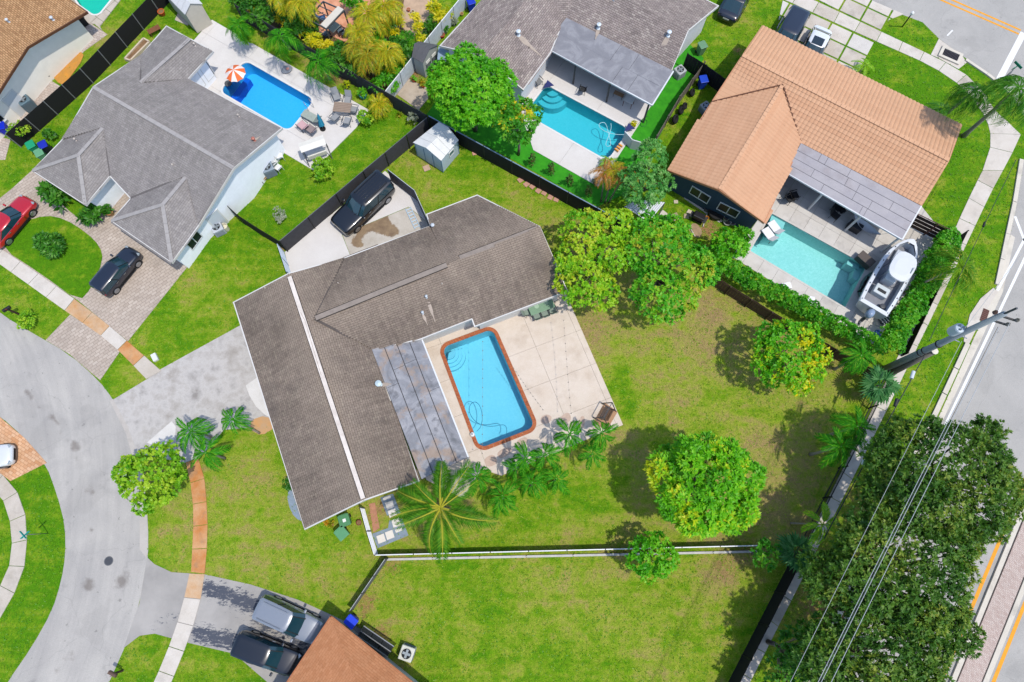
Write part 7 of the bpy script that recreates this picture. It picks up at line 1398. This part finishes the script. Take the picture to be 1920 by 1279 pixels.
g = P(1311, 405, .8); gr = empty('barbecue', (g.x, g.y, 0), -.5, 'black barbecue grill on the grass beside the dark blue wall', 'barbecue'); MB().box((0, 0, .8), (.85, .5, .3)).build('lid', mat('#1b1c20', .4, 0), gr, bevel=.08); MB().box((0, 0, .6), (1.25, .48, .05)).build('shelf', mat('#3a3c40', .4, 0), gr); [MB().box((sx*.4, sy*.2, .3), (.05, .05, .6)).build('leg', TRIMB, gr) for sx in (-1, 1) for sy in (-1, 1)]; MB().box((0, 0, .3), (.8, .45, .04)).build('lower_shelf', TRIMB, gr)
for i, (x, y, r, h, col, lb) in enumerate(((1386, 413, .25, .4, '#16181b', 'small black round tub at the right end of the dark blue wall'), (1362, 409, .2, .5, '#8f9884', 'sage green canister by the dark blue wall'), (1364, 416, .28, .25, '#b9bab8', 'pale grey bucket by the dark blue wall'), (1374, 417, .22, .25, '#a7a9aa', 'grey bucket right of the pale one'), (1325, 409, .16, .3, '#e08a20', 'orange bucket next to the barbecue'), (1326, 391, .2, .35, '#5a5d60', 'dark grey bucket above the barbecue'), (420, 424, .24, .6, '#e8e3c9', 'cream drum beside the pale air conditioner'), (88, 141, .22, .45, '#2c3a44', 'dark bucket at the edge of the orange mulch bed'), (501, 292, .1, .3, '#1f2023', 'small black pail beside the white plastic chairs'))):
    c = P(x, y, h); root = empty('bucket', (c.x, c.y, .03), label=lb, cat='bucket'); MB().lathe([(r*.8, 0), (r, h*.95), (r*1.06, h), (r*.92, h), (r*.75, .05)], (0, 0, 0), 14).build('body', mat(col, .5, .04), root); MB().lathe([(r*.8, h*.7), (r*.8, h*.72)], (0, 0, 0), 12).build('contents', mat('#55504a' if i != 6 else col, .9, .1), root)
hose('pair of white poles lying on the grass by the barbecue', [(1318, 425), (1322, 412), (1326, 400)], .03, '#e6e6e2', .1, 'pole', 'lying_pole', 1); hose('white pole lying on the brown bed by the avocado tree', [(1293, 426), (1303, 443)], .03, '#e6e2d8', .1, 'pole', 'lying_pole', 0)
# white plastic chairs and clutter by the grey house
for x, y, a, lb in ((524, 292, .4, 'white plastic chair at the deck corner by the air conditioner'), (521, 313, .9, 'white plastic chair on the grass by the air conditioner'), (512, 303, 2.0, 'white plastic chair tipped between the other two')): chair(lb, x, y, a, '#f2f2f0', '#eeeeec', z=.03, w=.5, recl=.15)
c = P(490, 334, .3); lg = empty('firewood_rack', (c.x, c.y, .0), .9, 'rounded rack of split firewood below the air conditioner', 'firewood rack'); [MB().tube([(-.3, -.2+.1*k, .1+.12*j), (.3, -.2+.1*k, .1+.12*j)], .05, 6).build('log', mat(random.choice(['#9a7c5c', '#c9ab84', '#5d4a38']), .9, .2), lg) for k in range(5) for j in range(3)]; MB().tube([(-.2, -.3, 0), (-.2, -.34, .3), (-.2, 0, .5), (-.2, .34, .3), (-.2, .3, 0)], .02, 5).build('hoop', TRIMB, lg)
c = P(448, 357, 1.2); eb = empty('meter_box', (c.x, c.y, 1.0), R(35), 'dark framed meter box on the side wall of the grey house', 'meter box'); MB().box((0, 0, 0), (.42, .2, .5)).build('box', mat('#8fa2b4', .4, .03), eb); fb = MB(); [fb.box(p_, d_) for p_, d_ in (((-.21, 0, 0), (.05, .24, .54)), ((.21, 0, 0), (.05, .24, .54)), ((0, 0, .25), (.46, .24, .05)), ((0, 0, -.25), (.46, .24, .05)))]; fb.build('frame', mat('#30363c', .5, 0), eb)
c = P(538, 131, .1); pf = empty('pool_float', (c.x, c.y, .07), .5, 'grey rounded pool float with pink pillow on the white deck', 'pool float'); MB().lathe([(.25, 0), (.36, .06), (.33, .14), (.2, .1), (.02, .09)], (0, 0, 0), 18, sx=1.25).build('float', mat('#9a9ea6', .5, .05), pf, smooth=True); MB().box((.08, 0, .12), (.24, .2, .06)).build('pillow', mat('#e8a492', .6, .05), pf, bevel=.03)
ld = P(577, 193, .6); la = empty('pool_ladder', (ld.x, ld.y, 0), -.95, 'steel pool ladder at the east corner of the deep blue pool', 'ladder'); [MB().tube([(-.3, s_*.24, .05), (-.25, s_*.24, .65), (.05, s_*.24, .75), (.22, s_*.24, .5), (.24, s_*.24, -.7)], .02, 6).build('rail', RIM, la, smooth=True) for s_ in (-1, 1)]; [MB().box((.24, 0, -.1-.28*k), (.1, .5, .03)).build('rung', RIM, la) for k in range(3)]
# pergola in the tropical garden
pg = empty('pergola', tuple(P(612, 45, 0)), label='grey metal pergola frame with a rolled white canopy on the orange patio', cat='pergola'); PM = mat('#5b6066', .5, 0, metal=.3); A, B_, C_, D_ = P(577, 35, 2.4), P(606, 3, 2.4), P(645, 20, 2.4), P(612, 55, 2.4)
for a, b in ((A, B_), (B_, C_), (C_, D_), (D_, A)): MB().beam(a, b, .08, .1).build('beam', PM, pg, world=True)
for t in (.25, .5, .75): MB().beam(A.lerp(B_, t), D_.lerp(C_, t), .05, .06).build('rafter', PM, pg, world=True)
for a in (A, B_, C_, D_): MB().beam((a.x, a.y, .04), a, .09, .09).build('post', PM, pg, world=True)
e = (C_-D_).normalized(); w_ = Vector((-e.y, e.x, 0))*.55; MB().add([D_+Vector((0, 0, .09)), C_+Vector((0, 0, .09)), C_+w_+Vector((0, 0, .09)), D_+w_+Vector((0, 0, .09)), D_+Vector((0, 0, .14)), C_+Vector((0, 0, .14)), C_+w_+Vector((0, 0, .14)), D_+w_+Vector((0, 0, .14))], [(3, 2, 1, 0), (4, 5, 6, 7), (0, 1, 5, 4), (1, 2, 6, 5), (2, 3, 7, 6), (3, 0, 4, 7)]).build('canopy', mat('#d6cfc2', .8, .06), pg, world=True)
table('glass topped table half under the pergola canopy', 627, 52, .9, .9, .6, '#8d958c'); 
for x, y, a, lb in ((637, 56, 2.2, 'dark chair right of the pergola table'), (612, 62, .8, 'dark chair below the pergola table'), (647, 61, 2.9, 'grey chair nearest the golden palms'), (604, 33, 0.3, 'blue sling chair in the pergola shade')): chair(lb, x, y, a, '#5f6d7c' if 'blue' not in lb else '#4a6a94', '#2b2d30', w=.55)
# clutter by the tan roofed house and the raised planter
for i, (x, y, lb) in enumerate(((85, 92, 'upper white plastic chair beside the tan house wall'), (98, 112, 'lower white plastic chair beside the tan house wall'), (104, 97, 'white plastic chair furthest from the tan house wall'))): chair(lb, x, y, i*1.1, '#ece8e2', '#e4e0da', z=.03, w=.45, recl=.12)
c = P(61, 170, 0); bm_ = MB().box((0, 0, .02), (.9, .8, .03)).build('door_mat', mat('#7f8ba8', .8, .06)); bm_.location = (c.x, c.y, .035); bm_.rotation_euler = (0, 0, .65); tag(bm_, 'blue grey mat in front of the tan house door', 'mat')
for i, (x, y) in enumerate(((35, 213), (25, 222), (15, 230))): paver(['upper', 'middle', 'lower'][i]+' of three white slabs below the slate grey air conditioner', x, y, .5, '#dcd6cc', .7, .12)
pr_ = empty('planter', tuple(P(262, 95, 0)), label='narrow raised planter with a cream stone border by the grey house wall', cat='planter'); q = [P(x, y, 0) for x, y in ((237, 114), (272, 76), (283, 82), (248, 117))]
for i in range(4): a, b = q[i]+Vector((0, 0, .15)), q[(i+1) % 4]+Vector((0, 0, .15)); MB().beam(a, b, .12, .3).build('border', mat('#d9c6ae', .8, .08), pr_, world=True)
MB().add([v+Vector((0, 0, .2)) for v in q], [(3, 2, 1, 0)]).build('soil', SOIL, pr_, world=True)
wb_ = empty('garden_bench', tuple(P(293, 62, 0)), .6, 'small brown slatted bench by the corner of the grey house', 'bench'); [MB().box((0, -.2+.1*k, .42), (1.0, .08, .03)).build('slat', mat('#8a5a3c', .7, .1), wb_) for k in range(5)]; [MB().box((sx*.42, 0, .2), (.06, .42, .4)).build('leg', mat('#6b4430', .8, .1), wb_) for sx in (-1, 1)]
gb = P(95, 38, .3); 
gk = empty('barbecue', tuple(P(158, 48, 0)), .8, 'black covered grill beside the teal pool', 'barbecue'); MB().box((0, 0, .8), (.8, .5, .35)).build('lid', mat('#1e2023', .5, 0), gk, bevel=.08); MB().box((0, 0, .35), (.7, .45, .6)).build('cabinet', mat('#2c2e31', .5, 0), gk)
# glass fish tank-like window boxes beside the rust roof: low dark greenhouse frames
gf = empty('cold_frame', tuple(P(690, 1190, 0)), label='long dark framed side structure along the rust orange roof', cat='cold frame'); a, b, n_ = P(676, 1183, 1.0), P(733, 1222, 1.0), 3
for k in range(n_): p, q = a.lerp(b, k/n_), a.lerp(b, (k+.96)/n_); p.z = q.z = .5; MB().beam(p, q, .7, .9).build('panel', mat('#23282a', .2, .05, spec=.6), gf, world=True)
for off in (-.34, 0, .34): dd = (b-a).normalized(); nn = Vector((dd.y, -dd.x, 0))*off; MB().beam(a+nn, b+nn, .05, .06).build('rail', RIM, gf, world=True)
st_ = P(800, 422, 0); stl = empty('step_ladder', tuple(P(778, 405, 0)), label='light blue aluminium ladder lying on the old concrete', cat='ladder'); p, q = P(765, 390, .06), P(783, 428, .06); dd = (q-p).normalized(); nn = Vector((dd.y, -dd.x, 0))*.2
for s_ in (-1, 1): MB().beam(p+nn*s_, q+nn*s_, .05, .08).build('rail', mat('#b8d2e6', .4, 0), stl, world=True)
for k in range(7): t = (k+.5)/7; MB().beam(p.lerp(q, t)-nn, p.lerp(q, t)+nn, .07, .04).build('rung', mat('#c8dcea', .4, 0), stl, world=True)

DAMP = mat('#c8ae9c', .7, .1, 5)
for q in ([(930, 850), (948, 838), (962, 842), (955, 852), (938, 862)], [(966, 828), (985, 818), (992, 826), (975, 838)], [(1012, 785), (1024, 776), (1036, 782), (1030, 794), (1016, 796)], [(1052, 780), (1066, 772), (1072, 786), (1060, 798), (1050, 792)], [(905, 862), (925, 850), (935, 868), (915, 878)], [(1082, 796), (1092, 776), (1098, 790), (1092, 806)]):
    struct_slab('damp_patch', smooth_px(q, 2), .055, .0635, DAMP)
